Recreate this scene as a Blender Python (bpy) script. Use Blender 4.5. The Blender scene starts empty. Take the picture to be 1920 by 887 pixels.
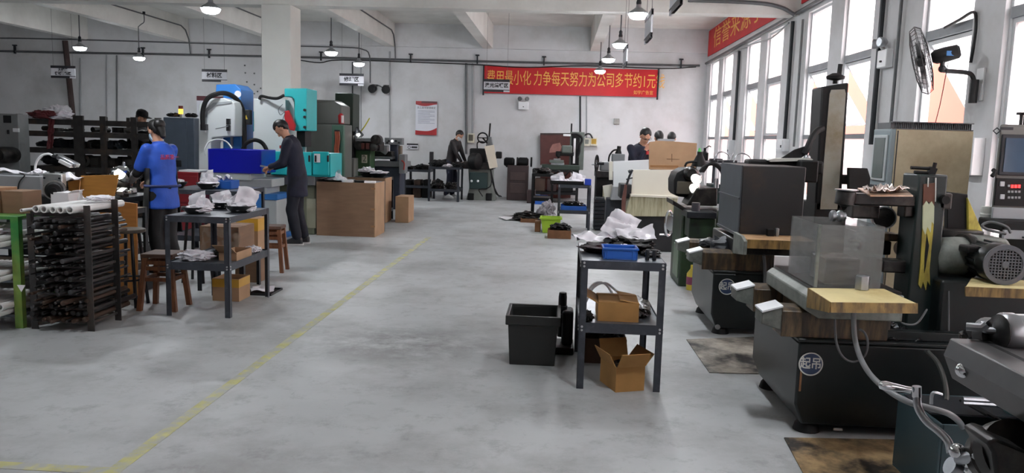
import bpy, bmesh, math, random
from mathutils import Vector as V, Matrix, noise
random.seed(7)
sc = bpy.context.scene
COL = sc.collection
PI = math.pi

# ---------------------------------------------------------------- camera
FOC, EYE, ROLL = 1480.0, 1.5, math.radians(1.65)      # focal length in pixels of the 1920 x 887 frame
dY = V((90.0, 443 - 262.0, -FOC)).normalized()
_e = V((math.cos(ROLL), -math.sin(ROLL), 0))
dX = (_e - _e.dot(dY) * dY).normalized()
dZ = dX.cross(dY)
RW = Matrix((dX, dY, dZ))                              # camera axes -> world axes
cam = bpy.data.objects.new('camera', bpy.data.cameras.new('camera'))
COL.objects.link(cam)
cam.data.sensor_width = 36
cam.data.lens = FOC / 1920 * 36
cam.data.clip_start = .05
cam.matrix_world = Matrix.Translation((0, 0, EYE)) @ RW.to_4x4()
sc.camera = cam
# ---------------------------------------------------------------- world, view, sampling
sc.view_settings.view_transform = 'Standard'
sc.view_settings.look = 'None'
sc.view_settings.gamma = 1
sc.view_settings.exposure = 0.95
sc.view_settings.use_curve_mapping = False
SKY = 9.0
LAMP = 135.0
w = bpy.data.worlds.new('overcast_sky')
sc.world = w
w.use_nodes = True
wn = w.node_tree.nodes
wl = w.node_tree.links
bg = wn['Background']
tc = wn.new('ShaderNodeTexCoord')
sp = wn.new('ShaderNodeSeparateXYZ')
rp = wn.new('ShaderNodeValToRGB')
rp.color_ramp.elements[0].position = .48
rp.color_ramp.elements[0].color = (.45, .45, .46, 1)
rp.color_ramp.elements[1].position = .75
rp.color_ramp.elements[1].color = (.94, .97, 1, 1)
mp = wn.new('ShaderNodeMapRange')
mp.inputs['From Min'].default_value = -1
wl.new(tc.outputs['Generated'], sp.inputs[0])
wl.new(sp.outputs['Z'], mp.inputs['Value'])
wl.new(mp.outputs[0], rp.inputs[0])
wl.new(rp.outputs[0], bg.inputs['Color'])
bg.inputs['Strength'].default_value = SKY
sc.cycles.use_denoising = True
sc.cycles.max_bounces = 8
sc.cycles.diffuse_bounces = 5
sc.cycles.transparent_max_bounces = 16
sc.cycles.sample_clamp_indirect = 6
sc.cycles.caustics_reflective = False
sc.cycles.caustics_refractive = False

# ---------------------------------------------------------------- pixel <-> world helpers (survey of the photo)
def ray(px, py):
    return RW @ V((px - 960, 443 - py, -FOC))
def at(px, py, Y):
    d = ray(px, py)
    return V((0, 0, EYE)) + d * (Y / d.y)
def fl(px, py, z=0):
    d = ray(px, py)
    return V((0, 0, EYE)) + d * ((z - EYE) / d.z)
def atx(px, py, X):
    d = ray(px, py)
    return V((0, 0, EYE)) + d * (X / d.x)
def R(x0, y0, x1, y1, Y):
    ym, xm = (y0 + y1) / 2, (x0 + x1) / 2
    return at(x0, ym, Y).x, at(x1, ym, Y).x, at(xm, y1, Y).z, at(xm, y0, Y).z     # X0 X1 Z0 Z1

# ---------------------------------------------------------------- materials
def lin(c):
    return tuple((v / 255 / 12.92 if v <= 10 else ((v / 255 + .055) / 1.055) ** 2.4) for v in c) + (1,)
MC = {}
def mat(name, c, rough=.5, metal=0, var=.18, scale=7, bump=0, c2=None, amt=.5, soft=.12, sc2=3, stretch=None, emit=0, alpha=1, trans=0, spec=.5, det=5):
    """procedural principled material: base colour with mottled variation, optional second colour in noise patches"""
    if name in MC:
        return MC[name]
    m = bpy.data.materials.new(name)
    m.use_nodes = True
    n, l = m.node_tree.nodes, m.node_tree.links
    b = n['Principled BSDF']
    t = n.new('ShaderNodeTexCoord')
    mpn = n.new('ShaderNodeMapping')
    l.new(t.outputs['Object'], mpn.inputs[0])
    if stretch:
        mpn.inputs['Scale'].default_value = stretch
    no = n.new('ShaderNodeTexNoise')
    no.inputs['Scale'].default_value = scale
    no.inputs['Detail'].default_value = det
    l.new(mpn.outputs[0], no.inputs['Vector'])
    r = n.new('ShaderNodeValToRGB')
    lc = lin(c)
    r.color_ramp.elements[0].position = .3
    r.color_ramp.elements[1].position = .7
    r.color_ramp.elements[0].color = tuple(max(0, v * (1 - var)) for v in lc[:3]) + (1,)
    r.color_ramp.elements[1].color = tuple(min(1, v * (1 + var)) for v in lc[:3]) + (1,)
    l.new(no.outputs['Fac'], r.inputs[0])
    out = r.outputs[0]
    if c2:
        n2 = n.new('ShaderNodeTexNoise')
        n2.inputs['Scale'].default_value = sc2
        n2.inputs['Detail'].default_value = 6
        n2.inputs['Roughness'].default_value = .65
        l.new(mpn.outputs[0], n2.inputs['Vector'])
        r2 = n.new('ShaderNodeValToRGB')
        p = 1 - amt
        p = .25 + .5 * p
        r2.color_ramp.elements[0].position = max(0, p - soft)
        r2.color_ramp.elements[0].color = (0, 0, 0, 1)
        r2.color_ramp.elements[1].position = min(1, p + soft)
        r2.color_ramp.elements[1].color = (1, 1, 1, 1)
        l.new(n2.outputs['Fac'], r2.inputs[0])
        mx = n.new('ShaderNodeMix')
        mx.data_type = 'RGBA'
        l.new(r2.outputs[0], mx.inputs['Factor'])
        l.new(out, mx.inputs['A'])
        mx.inputs['B'].default_value = lin(c2)
        out = mx.outputs['Result']
    l.new(out, b.inputs['Base Color'])
    b.inputs['Roughness'].default_value = rough
    b.inputs['Metallic'].default_value = metal
    b.inputs['Specular IOR Level'].default_value = spec
    if bump:
        bp = n.new('ShaderNodeBump')
        bp.inputs['Strength'].default_value = bump
        bp.inputs['Distance'].default_value = .02
        l.new(no.outputs['Fac'], bp.inputs['Height'])
        l.new(bp.outputs[0], b.inputs['Normal'])
    if emit:
        l.new(out, b.inputs['Emission Color'])
        b.inputs['Emission Strength'].default_value = emit
    if alpha < 1:
        b.inputs['Alpha'].default_value = alpha
    if trans:
        b.inputs['Transmission Weight'].default_value = trans
    MC[name] = m
    return m
def glassy(name, tint, clear, rough=.3):
    """sheet of frosted or clear glazing: part clear, part milky"""
    m = bpy.data.materials.new(name)
    m.use_nodes = True
    n, l = m.node_tree.nodes, m.node_tree.links
    n.remove(n['Principled BSDF'])
    o = n['Material Output']
    tr = n.new('ShaderNodeBsdfTransparent')
    tl = n.new('ShaderNodeBsdfTranslucent')
    gl = n.new('ShaderNodeBsdfGlossy')
    gl.inputs['Roughness'].default_value = rough
    no = n.new('ShaderNodeTexNoise')
    no.inputs['Scale'].default_value = 1.5
    t = n.new('ShaderNodeTexCoord')
    l.new(t.outputs['Object'], no.inputs['Vector'])
    r = n.new('ShaderNodeValToRGB')
    r.color_ramp.elements[0].color = tuple(v * .9 for v in tint) + (1,)
    r.color_ramp.elements[1].color = tuple(tint) + (1,)
    l.new(no.outputs['Fac'], r.inputs[0])
    l.new(r.outputs[0], tl.inputs['Color'])
    a = n.new('ShaderNodeMixShader')
    a.inputs[0].default_value = clear
    l.new(tl.outputs[0], a.inputs[1])
    l.new(tr.outputs[0], a.inputs[2])
    b = n.new('ShaderNodeMixShader')
    b.inputs[0].default_value = .05
    l.new(a.outputs[0], b.inputs[1])
    l.new(gl.outputs[0], b.inputs[2])
    l.new(b.outputs[0], o.inputs[0])
    MC[name] = m
    return m

# ---------------------------------------------------------------- mesh building
class G:
    def __init__(s):
        s.bm = bmesh.new()
    def add(s, vs, fs):
        v = [s.bm.verts.new(p) for p in vs]
        for f in fs:
            try:
                s.bm.faces.new([v[i] for i in f])
            except ValueError:
                pass
        return s
    def box(s, x0, x1, y0, y1, z0, z1):
        return s.add([(x, y, z) for z in (z0, z1) for y in (y0, y1) for x in (x0, x1)],
                     [(0, 2, 3, 1), (4, 5, 7, 6), (0, 1, 5, 4), (2, 6, 7, 3), (0, 4, 6, 2), (1, 3, 7, 5)])
    def ob(s, c, size, rz=0, rx=0, ry=0):
        m = Matrix.Rotation(rz, 3, 'Z') @ Matrix.Rotation(ry, 3, 'Y') @ Matrix.Rotation(rx, 3, 'X')
        h = [v / 2 for v in size]
        c = V(c)
        return s.add([c + m @ V((x * h[0], y * h[1], z * h[2])) for z in (-1, 1) for y in (-1, 1) for x in (-1, 1)],
                     [(0, 2, 3, 1), (4, 5, 7, 6), (0, 1, 5, 4), (2, 6, 7, 3), (0, 4, 6, 2), (1, 3, 7, 5)])
    def prism(s, pts, ax, a, b):
        """2-D outline (counter-clockwise or not) extruded along an axis: 'x' -> (y,z), 'y' -> (x,z), 'z' -> (x,y)"""
        f = {'x': lambda p, t: (t, p[0], p[1]), 'y': lambda p, t: (p[0], t, p[1]), 'z': lambda p, t: (p[0], p[1], t)}[ax]
        n = len(pts)
        s.add([f(p, a) for p in pts] + [f(p, b) for p in pts],
              [tuple(range(n)), tuple(range(2 * n - 1, n - 1, -1))] + [(i, (i + 1) % n, n + (i + 1) % n, n + i) for i in range(n)])
        return s
    def rings(s, rings, cap=True):
        n = len(rings[0])
        vs = [p for r in rings for p in r]
        fs = []
        for k in range(len(rings) - 1):
            for i in range(n):
                j = (i + 1) % n
                fs.append((k * n + i, k * n + j, (k + 1) * n + j, (k + 1) * n + i))
        if cap:
            fs.append(tuple(range(n - 1, -1, -1)))
            fs.append(tuple((len(rings) - 1) * n + i for i in range(n)))
        return s.add(vs, fs)
    def cyl(s, p0, p1, r0, r1=None, n=16):
        return s.lathe([(r0, 0), (r0 if r1 is None else r1, 1)], p0, p1, n)
    def lathe(s, prof, p0, p1, n=20):
        """profile [(radius, t along p0..p1)]"""
        p0, p1 = V(p0), V(p1)
        d = p1 - p0
        q = d.to_track_quat('Z', 'Y')
        return s.rings([[p0 + d * t + q @ V((r * math.cos(2 * PI * i / n), r * math.sin(2 * PI * i / n), 0)) for i in range(n)] for r, t in prof])
    def ring(s, p0, p1, ro, ri, n=20):
        p0, p1 = V(p0), V(p1)
        d = p1 - p0
        q = d.to_track_quat('Z', 'Y')
        c = lambda r, t: [p0 + d * t + q @ V((r * math.cos(2 * PI * i / n), r * math.sin(2 * PI * i / n), 0)) for i in range(n)]
        return s.rings([c(ro, 0), c(ro, 1), c(ri, 1), c(ri, 0), c(ro, 0)], cap=False)
    def tube(s, pts, r, n=8, sub=6):
        pts = [V(p) for p in pts]
        if sub > 1 and len(pts) > 2:
            o = []
            P = [pts[0] * 2 - pts[1]] + pts + [pts[-1] * 2 - pts[-2]]
            for k in range(1, len(P) - 2):
                for i in range(sub):
                    t = i / sub
                    a, b, c, d = P[k - 1], P[k], P[k + 1], P[k + 2]
                    o.append(.5 * (2 * b + (c - a) * t + (2 * a - 5 * b + 4 * c - d) * t * t + (3 * b - a - 3 * c + d) * t ** 3))
            pts = o + [pts[-1]]
        rr = r if callable(r) else (lambda t: r)
        rings = []
        up = None
        for i, p in enumerate(pts):
            d = (pts[min(i + 1, len(pts) - 1)] - pts[max(i - 1, 0)]).normalized()
            if up is None:
                up = d.orthogonal().normalized()
            up = (up - d * up.dot(d)).normalized()
            sd = d.cross(up)
            q = rr(i / max(1, len(pts) - 1))
            rings.append([p + up * q * math.cos(2 * PI * k / n) + sd * q * math.sin(2 * PI * k / n) for k in range(n)])
        return s.rings(rings)
    def sph(s, c, r, u=14, v=9, rot=None):
        c = V(c)
        r = V((r, r, r)) if not hasattr(r, '__len__') else V(r)
        m = rot if rot else Matrix.Identity(3)
        rs = []
        for j in range(v + 1):
            a = -PI / 2 + PI * min(max(j / v, .02), .98)
            rs.append([c + m @ V((r.x * math.cos(a) * math.cos(2 * PI * i / u), r.y * math.cos(a) * math.sin(2 * PI * i / u), r.z * math.sin(a))) for i in range(u)])
        return s.rings(rs)
    def caps(s, a, b, ra, rb, n=12):
        a, b = V(a), V(b)
        d = b - a
        L = max(d.length, 1e-5)
        q = d.to_track_quat('Z', 'Y')
        pr = [(ra * math.cos(t), -ra * math.sin(t)) for t in (1.45, 1.0, .5, 0)] + [(rb * math.cos(t), L + rb * math.sin(t)) for t in (0, .5, 1.0, 1.45)]
        return s.rings([[a + q @ V((r * math.cos(2 * PI * i / n), r * math.sin(2 * PI * i / n), z)) for i in range(n)] for r, z in pr])
    def lump(s, c, r, seed=0, amp=.35, fr=2.2, sub=3, sharp=True):
        """irregular crumpled lump"""
        b2 = bmesh.new()
        bmesh.ops.create_icosphere(b2, subdivisions=sub, radius=1)
        c = V(c)
        o = V((seed * 7.31, seed * 3.17, seed * 1.7))
        vs = []
        for v in b2.verts:
            d = v.co.normalized()
            k = noise.noise(d * fr + o) + .5 * noise.noise(d * fr * 2.3 + o)
            if sharp:
                k = abs(k) * 1.6 - .4
            p = d * (1 + amp * k)
            vs.append(c + V((p.x * r[0], p.y * r[1], max(p.z, -.8) * r[2])))
        b2.verts.index_update()
        fs = [tuple(v.index for v in f.verts) for f in b2.faces]
        b2.free()
        return s.add(vs, fs)
    def sheet(s, c, w, d, seed=0, amp=.05, fr=3, n=14, th=.003, rz=0, rx=0, ry=0):
        """crumpled sheet with real thickness"""
        m = Matrix.Rotation(rz, 3, 'Z') @ Matrix.Rotation(ry, 3, 'Y') @ Matrix.Rotation(rx, 3, 'X')
        c = V(c)
        vs = []
        for side in (0, 1):
            for j in range(n + 1):
                for i in range(n + 1):
                    x, y = (i / n - .5) * w, (j / n - .5) * d
                    k = noise.noise(V((x * fr / max(w, d) * 2, y * fr / max(w, d) * 2, seed * 5.3)))
                    k2 = noise.noise(V((x * fr / max(w, d) * 5, y * fr / max(w, d) * 5, seed * 2.3)))
                    z = amp * (abs(k) * 2 - .5 + .4 * k2) - side * th
                    vs.append(c + m @ V((x * (1 + .1 * k2), y * (1 + .1 * k), z)))
        N = (n + 1) ** 2
        fs = []
        for j in range(n):
            for i in range(n):
                a = j * (n + 1) + i
                fs.append((a, a + 1, a + n + 2, a + n + 1))
                fs.append((N + a, N + a + n + 1, N + a + n + 2, N + a + 1))
        for i in range(n):
            for a, b in ((i, i + 1), (n * (n + 1) + i + 1, n * (n + 1) + i), ((i + 1) * (n + 1), i * (n + 1)), (i * (n + 1) + n, (i + 1) * (n + 1) + n)):
                fs.append((a, b, N + b, N + a)[::-1])
        return s.add(vs, fs)
    def tray(s, x0, x1, y0, y1, z0, z1, t=.004, ft=None):
        """open-topped box with wall thickness"""
        ft = ft or t
        s.box(x0, x1, y0, y1, z0, z0 + ft)
        s.box(x0, x0 + t, y0, y1, z0 + ft, z1)
        s.box(x1 - t, x1, y0, y1, z0 + ft, z1)
        s.box(x0 + t, x1 - t, y0, y0 + t, z0 + ft, z1)
        return s.box(x0 + t, x1 - t, y1 - t, y1, z0 + ft, z1)
    def xf(s, M):
        bmesh.ops.transform(s.bm, matrix=M, verts=s.bm.verts)
        return s
ORG = {}
def mk(name, g, m, origin, parent=None, bev=0, flat=False, ang=38):
    bmesh.ops.recalc_face_normals(g.bm, faces=g.bm.faces)
    bmesh.ops.translate(g.bm, verts=g.bm.verts, vec=-origin)
    me = bpy.data.meshes.new(name)
    g.bm.to_mesh(me)
    g.bm.free()
    if not flat:
        me.polygons.foreach_set('use_smooth', [True] * len(me.polygons))
        me.set_sharp_from_angle(angle=math.radians(ang))
    for x in (m if isinstance(m, (list, tuple)) else [m]):
        me.materials.append(x)
    o = bpy.data.objects.new(name, me)
    COL.objects.link(o)
    if bev:
        md = o.modifiers.new('bevel', 'BEVEL')
        md.width = bev
        md.segments = 2
        md.limit_method = 'ANGLE'
        md.angle_limit = math.radians(40)
    return o
def tag(o, label, cat, group=None):
    o['label'] = label
    o['category'] = cat
    if group:
        o['group'] = group
    return o
def thing(name, label, cat, loc, group=None):
    o = bpy.data.objects.new(name, None)
    o.empty_display_size = .1
    COL.objects.link(o)
    o.location = loc
    ORG[o] = V(loc)
    return tag(o, label, cat, group)
def part(name, par, m, g, bev=0, label=None, flat=False):
    o = mk(name, g, m, ORG[par], bev=bev, flat=flat)
    o.parent = par
    ORG[o] = ORG[par]
    if label:
        o['label'] = label
    return o
def solo(name, label, cat, m, g, group=None, bev=0, flat=False):
    co = [v.co for v in g.bm.verts]
    o0 = V(((min(c.x for c in co) + max(c.x for c in co)) / 2, (min(c.y for c in co) + max(c.y for c in co)) / 2, min(c.z for c in co)))
    o = mk(name, g, m, o0, bev=bev, flat=flat)
    o.location = o0
    ORG[o] = o0.copy()
    return tag(o, label, cat, group)
def struct(name, m, g, bev=0, par=None):
    o0 = ORG.get(par, V((0, 0, 0)))
    o = mk(name, g, m, o0, bev=bev)
    if par:
        o.parent = par
        ORG[o] = o0
    else:
        o['kind'] = 'structure'
        ORG[o] = o0
    return o
def dup(root, loc, rz=0, label=None, scale=None):
    r = root.copy()
    COL.objects.link(r)
    r.location = loc
    r.rotation_euler = (0, 0, rz)
    if scale:
        r.scale = scale
    if label:
        r['label'] = label
    for ch in list(root.children):
        c = ch.copy()
        COL.objects.link(c)
        c.parent = r
        for g2 in list(ch.children):
            d = g2.copy()
            COL.objects.link(d)
            d.parent = c
    return r
def text(s, size, m, name, par, loc, rot=(PI / 2, 0, 0), depth=.002, sx=1, align='CENTER', label=None, bold=0):
    """lettering as real raised geometry"""
    cu = bpy.data.curves.new('lettering', 'FONT')
    cu.body = s
    cu.size = size
    cu.align_x = align
    cu.align_y = 'CENTER'
    cu.extrude = depth
    cu.resolution_u = 2
    cu.offset = bold
    o = bpy.data.objects.new('lettering', cu)
    COL.objects.link(o)
    dg = bpy.context.evaluated_depsgraph_get()
    me = bpy.data.meshes.new_from_object(o.evaluated_get(dg))
    bpy.data.objects.remove(o)
    bpy.data.curves.remove(cu)
    from mathutils import Euler
    M = Matrix.Translation(V(loc) - ORG[par]) @ Euler(rot).to_matrix().to_4x4() @ Matrix.Diagonal((sx, 1, 1, 1))
    me.transform(M)
    me.materials.clear()
    me.materials.append(m)
    t = bpy.data.objects.new(name, me)
    COL.objects.link(t)
    t.parent = par
    ORG[t] = ORG[par]
    if label:
        t['label'] = label
    return t
def bake(o):
    """apply modifiers, keep one plain mesh"""
    dg = bpy.context.evaluated_depsgraph_get()
    me = bpy.data.meshes.new_from_object(o.evaluated_get(dg))
    o.modifiers.clear()
    o.data = me
    return o
# ================================================================ the room
YB, XR, ZC = 20.45, 3.62, 4.33
M_wall = mat('painted_wall', (207, 208, 210), .7, var=.06, scale=1.3, c2=(180, 180, 178), amt=.22, sc2=1.1, soft=.2)
M_ceil = mat('painted_ceiling', (222, 221, 216), .8, var=.06, scale=1.0, c2=(190, 188, 182), amt=.25, sc2=.8, soft=.2)
M_col = mat('painted_column', (212, 212, 206), .7, var=.05, scale=2)
M_frame = mat('window_frame_paint', (205, 208, 210), .5, var=.08, scale=3)
M_edge = mat('window_rail_grey', (128, 132, 136), .5, var=.1, scale=5)
M_black = mat('black_plastic', (24, 25, 27), .45, var=.3)
M_dark = mat('dark_steel', (36, 39, 44), .45, metal=.25, var=.25, scale=12)
M_steel = mat('bare_steel', (165, 168, 172), .3, metal=.9, var=.15, scale=14)
M_chrome = mat('chrome', (215, 217, 220), .12, metal=1, var=.05)
M_white = mat('white_plastic', (226, 228, 230), .4, var=.05)
M_rub = mat('black_rubber', (15, 15, 16), .6, var=.2, spec=.3)
M_pipe = mat('grey_conduit', (96, 98, 100), .5, metal=.3, var=.15)
M_pipew = mat('pale_conduit', (150, 153, 155), .5, var=.1)

# concrete floor: pale paint with scuffs, darker trodden patches near the camera and oil by the machines
def floor_mat():
    m = bpy.data.materials.new('painted_concrete')
    m.use_nodes = True
    n, l = m.node_tree.nodes, m.node_tree.links
    b = n['Principled BSDF']
    t = n.new('ShaderNodeTexCoord')
    def nz(scale, det=6, ro=.6, st=None):
        q = n.new('ShaderNodeTexNoise')
        q.inputs['Scale'].default_value = scale
        q.inputs['Detail'].default_value = det
        q.inputs['Roughness'].default_value = ro
        src = t.outputs['Object']
        if st:
            mm = n.new('ShaderNodeMapping')
            mm.inputs['Scale'].default_value = st
            l.new(src, mm.inputs[0])
            src = mm.outputs[0]
        l.new(src, q.inputs['Vector'])
        return q.outputs['Fac']
    def ramp(f, p0, p1, a=(0, 0, 0, 1), c=(1, 1, 1, 1)):
        r = n.new('ShaderNodeValToRGB')
        r.color_ramp.elements[0].position = p0
        r.color_ramp.elements[1].position = p1
        r.color_ramp.elements[0].color = a
        r.color_ramp.elements[1].color = c
        l.new(f, r.inputs[0])
        return r.outputs[0]
    def mix(f, A, B, mul=1):
        x = n.new('ShaderNodeMix')
        x.data_type = 'RGBA'
        if mul != 1:
            k = n.new('ShaderNodeMath')
            k.operation = 'MULTIPLY'
            k.inputs[1].default_value = mul
            l.new(f, k.inputs[0])
            f = k.outputs[0]
        l.new(f, x.inputs['Factor'])
        l.new(A, x.inputs['A'])
        if isinstance(B, tuple):
            x.inputs['B'].default_value = B
        else:
            l.new(B, x.inputs['B'])
        return x.outputs['Result']
    base = ramp(nz(.5), .3, .7, lin((160, 163, 164)), lin((183, 186, 187)))
    c = mix(ramp(nz(1.1, 8, .7), .46, .7), base, lin((126, 125, 122)), .7)
    c = mix(ramp(nz(5, 8, .75), .53, .7), c, lin((104, 103, 101)), .5)
    c = mix(ramp(nz(9, 6, .8, (1, .35, 1)), .62, .75), c, lin((96, 94, 90)), .4)
    # one trodden dark smear on the aisle
    mm = n.new('ShaderNodeMapping')
    mm.inputs['Location'].default_value = (1.1, -5.55, 0)
    v = n.new('ShaderNodeVectorMath')
    v.operation = 'LENGTH'
    l.new(t.outputs['Object'], mm.inputs[0])
    ms = n.new('ShaderNodeMapping')
    ms.inputs['Scale'].default_value = (1 / 1.0, 1 / .75, 1)
    l.new(mm.outputs[0], ms.inputs[0])
    l.new(ms.outputs[0], v.inputs[0])
    sm = ramp(v.outputs['Value'], .2, 1, (1, 1, 1, 1), (0, 0, 0, 1))
    pm = n.new('ShaderNodeMath')
    pm.operation = 'MULTIPLY'
    l.new(sm, pm.inputs[0])
    l.new(ramp(nz(2.6, 8, .75), .36, .55), pm.inputs[1])
    c = mix(pm.outputs[0], c, lin((98, 97, 95)), .75)
    l.new(c, b.inputs['Base Color'])
    rr = n.new('ShaderNodeMapRange')
    rr.inputs['To Min'].default_value = .3
    rr.inputs['To Max'].default_value = .62
    l.new(nz(1.7), rr.inputs['Value'])
    l.new(rr.outputs[0], b.inputs['Roughness'])
    bp = n.new('ShaderNodeBump')
    bp.inputs['Strength'].default_value = .08
    l.new(nz(14), bp.inputs['Height'])
    l.new(bp.outputs[0], b.inputs['Normal'])
    return m
XL, YF = -17.0, -7.0
struct('floor', floor_mat(), G().box(XL, XR + .3, YF, YB + .2, -.1, 0))
struct('ceiling', M_ceil, G().box(XL, XR + .3, YF, YB + .2, ZC, ZC + .15))
g = G().box(XL, XR + .3, YB, YB + .25, 0, ZC)
g.box(XL, XR, YB - .09, YB, 3.75, ZC)                      # the wall beam under the ceiling
struct('wall_back', M_wall, g)
struct('wall_left', M_wall, G().box(XL - .2, XL, YF, YB, 0, ZC))
struct('wall_front', M_wall, G().box(XL, XR + .3, YF - .2, YF, 0, ZC))
# ceiling beams
g = G()
for yb in (12.9, 5.2, -2.5):
    struct('beam_cross', M_ceil, G().box(XL, XR, yb - .16, yb + .16, 3.515, ZC))
for xb in (-15.2, -12.5, -9.8, -7.1, -4.42, -1.9, .80):
    struct('beam_joist', M_ceil, G().box(xb - .12, xb + .12, YF, YB - .09, 3.74, ZC))
for xb in (-4.59, -12.8):
    struct('column', M_col, G().box(xb - .24, xb + .24, 12.66, 13.16, 0, 3.515), bev=.01)
# right wall with its window bays
PITCH = 3.84
SILL, T1, T2, TOP = .5, 1.65, 2.64, 3.48
g = G()
bays = []
y = 8.43 - PITCH * 4
pil = []
while y < YB:
    pil.append((max(y, YF), min(y + 1.3, YB)))
    bays.append(y + 1.3)
    y += PITCH
for a, b in pil:
    g.box(XR, XR + .14, a, b, 0, ZC)
g2 = G()
for b in bays:
    e = min(b + 2.54, YB)
    if b >= YB:
        continue
    g.box(XR, XR + .14, b, e, 0, SILL)
    g.box(XR, XR + .14, b, e, TOP, ZC)
    if b + 1.5 < YB:
        g.box(XR + .0, XR + .12, b + 1.02, b + 1.53, SILL, TOP)
struct('wall_right', M_wall, g)
M_frost = glassy('frosted_glazing', (.97, .97, .98), .22, .4)
M_pink = glassy('filmed_glazing', (.97, .95, .95), .45, .3)
M_clear = glassy('clear_glazing', (.95, .97, .97), .93, .05)
k = 0
for bi, b in enumerate(bays):
    for wi, (y0, y1) in enumerate(((b, b + 1.02), (b + 1.53, b + 2.54))):
        if y1 > YB:
            continue
        k += 1
        xa, xb = XR + .045, XR + .1
        f = G()
        t = .035
        f.box(xa, xb, y0, y0 + t, SILL, TOP).box(xa, xb, y1 - t, y1, SILL, TOP)
        f.box(xa, xb, y0 + t, y1 - t, SILL, SILL + t).box(xa, xb, y0 + t, y1 - t, TOP - t, TOP)
        wfr = struct('window_%d' % k, M_frame, f, bev=.004)
        f = G()
        f.box(xa - .015, xb, y0 + t, y1 - t, T1 - .03, T1 + .03).box(xa - .015, xb, y0 + t, y1 - t, T2 - .045, T2 + .045)
        struct('transom', M_edge, f, par=wfr)
        xg = XR + .075
        far = wi == 1
        struct('pane', M_pink if not far else M_frost, G().box(xg, xg + .006, y0 + t, y1 - t, T2 + .045, TOP - t), par=wfr)
        struct('pane', M_frost if bi != 4 or wi == 0 else M_clear, G().box(xg, xg + .006, y0 + t, y1 - t, SILL + t, T1 - .03), par=wfr)
        # the hinged middle sash, swung out at the bottom on most windows
        op = math.radians(33) if (wi == 1 or bi in (4, 6)) else 0
        s = G()
        h = T2 - T1 - .08
        s.box(-.02, .02, y0 + t, y0 + t + .04, -h, 0).box(-.02, .02, y1 - t - .04, y1 - t, -h, 0)
        s.box(-.02, .02, y0 + t + .04, y1 - t - .04, -.04, 0).box(-.02, .02, y0 + t + .04, y1 - t - .04, -h, -h + .04)
        p = G().box(-.003, .003, y0 + t + .04, y1 - t - .04, -h + .04, -.04)
        Mx = Matrix.Translation((xg, 0, T2 - .045)) @ Matrix.Rotation(-op, 4, 'Y')
        ss = struct('sash', M_frame, s.xf(Mx), par=wfr)
        struct('pane', M_frost, p.xf(Mx), par=ss)
        if op:
            q = Mx @ V((0, y0 + t + .05, -h * .55))
            struct('stay', M_edge, G().tube([(xg, y0 + t + .06, T2 - .35), q], .008, sub=1), par=ss)
# outside: the terracotta building across the yard, the yard and the railing
M_ter = mat('terracotta_render', (150, 62, 44), .8, var=.08, scale=.6)
bld = thing('building', 'terracotta building across the yard behind the windows', 'building', (9.4, 8, -.2))
part('facade', bld, M_ter, G().box(9, 9.8, -14, 75, -.2, 5.3))
g = G()
for z in (1.85, 4.9):
    g.box(8.96, 9.0, -14, 75, z, z + .05)
part('joint_band', bld, mat('facade_joint', (95, 55, 48), .8), g)
struct('yard', mat('yard_paving', (150, 150, 146), .8), G().box(XR + .3, 30, -14, 75, -.3, -.2))
rl = thing('railing', 'white metal railing outside behind the tall machine column', 'railing', (4.7, 11, -.2))
part('handrail', rl, M_white, G().box(4.68, 4.72, 8.2, 14.2, .95, 1.0).box(4.68, 4.72, 8.2, 14.2, .1, .14))
for i in range(41):
    yy = 8.25 + i * .147
    part('baluster', rl, M_white, G().box(4.69, 4.71, yy, yy + .02, -.2, .95))
# yellow floor line
M_yel = mat('worn_yellow_paint', (186, 184, 122), .6, var=.2, scale=8, c2=(168, 170, 166), amt=.5, sc2=7, soft=.07)
solo('floor_line', 'worn yellow line painted along the floor of the aisle', 'floor marking', M_yel, G().box(-1.94, -1.87, 3.24, 11.6, 0, .002))
solo('floor_line', 'worn yellow line painted across the floor at the lower left corner', 'floor marking', M_yel, G().box(-6.0, -1.87, 3.17, 3.24, 0, .002))
# ================================================================ lamps, conduits, signs, banners on walls and ceiling
M_led = mat('led_diffuser', (246, 250, 255), .5, var=0, emit=LAMP)
M_shade = mat('lamp_shade_grey', (150, 152, 154), .35, metal=.4, var=.08)
def lamp(px, py, label, grp, dx):
    p = fl(px, py, 3.1)
    if isinstance(px, float):
        p = V((px, py, 3.1))
    return lamp_at(p, label, grp, dx)
def lamp_at(p, label, grp, dx):
    t = thing('pendant_lamp', label, 'lamp', (p.x, p.y, 3.06), grp)
    c = V((p.x, p.y, 3.06))
    part('diffuser', t, M_led, G().lathe([(.02, 0), (.07, .06), (.1, .3), (.118, .75), (.12, 1)], c + V((0, 0, -.03)), c + V((0, 0, .03)), 24))
    part('shade', t, M_shade, G().lathe([(.122, 0), (.135, .08), (.128, .16), (.07, .5), (.035, .72), (.03, 1)], c + V((0, 0, .03)), c + V((0, 0, .15)), 24))
    part('neck', t, M_dark, G().lathe([(.03, 0), (.034, .2), (.026, .5), (.03, .8), (.015, 1)], c + V((0, 0, .15)), c + V((0, 0, .26)), 14))
    part('rod', t, M_pipe, G().tube([c + V((0, 0, .26)), c + V((0, 0, .68)), c + V((0, 0, .72)), c + V((dx * .5, 0, .78)), c + V((dx, 0, .84)), c + V((dx, 0, 1.02))], .011, sub=4))
    part('junction_cap', t, M_dark, G().cyl(c + V((dx, 0, 1.0)), c + V((dx, 0, 1.06)), .03))
    return t
RG = 'pendant lamps along the right-hand beam'
lamp(1197, 25, 'nearest lit pendant lamp of the right row, its cone shade at the frame top', RG, -.12)
lamp(1163, 82, 'lit pendant lamp second from the front in the row running to the red wall banner', RG, -.12)
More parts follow.
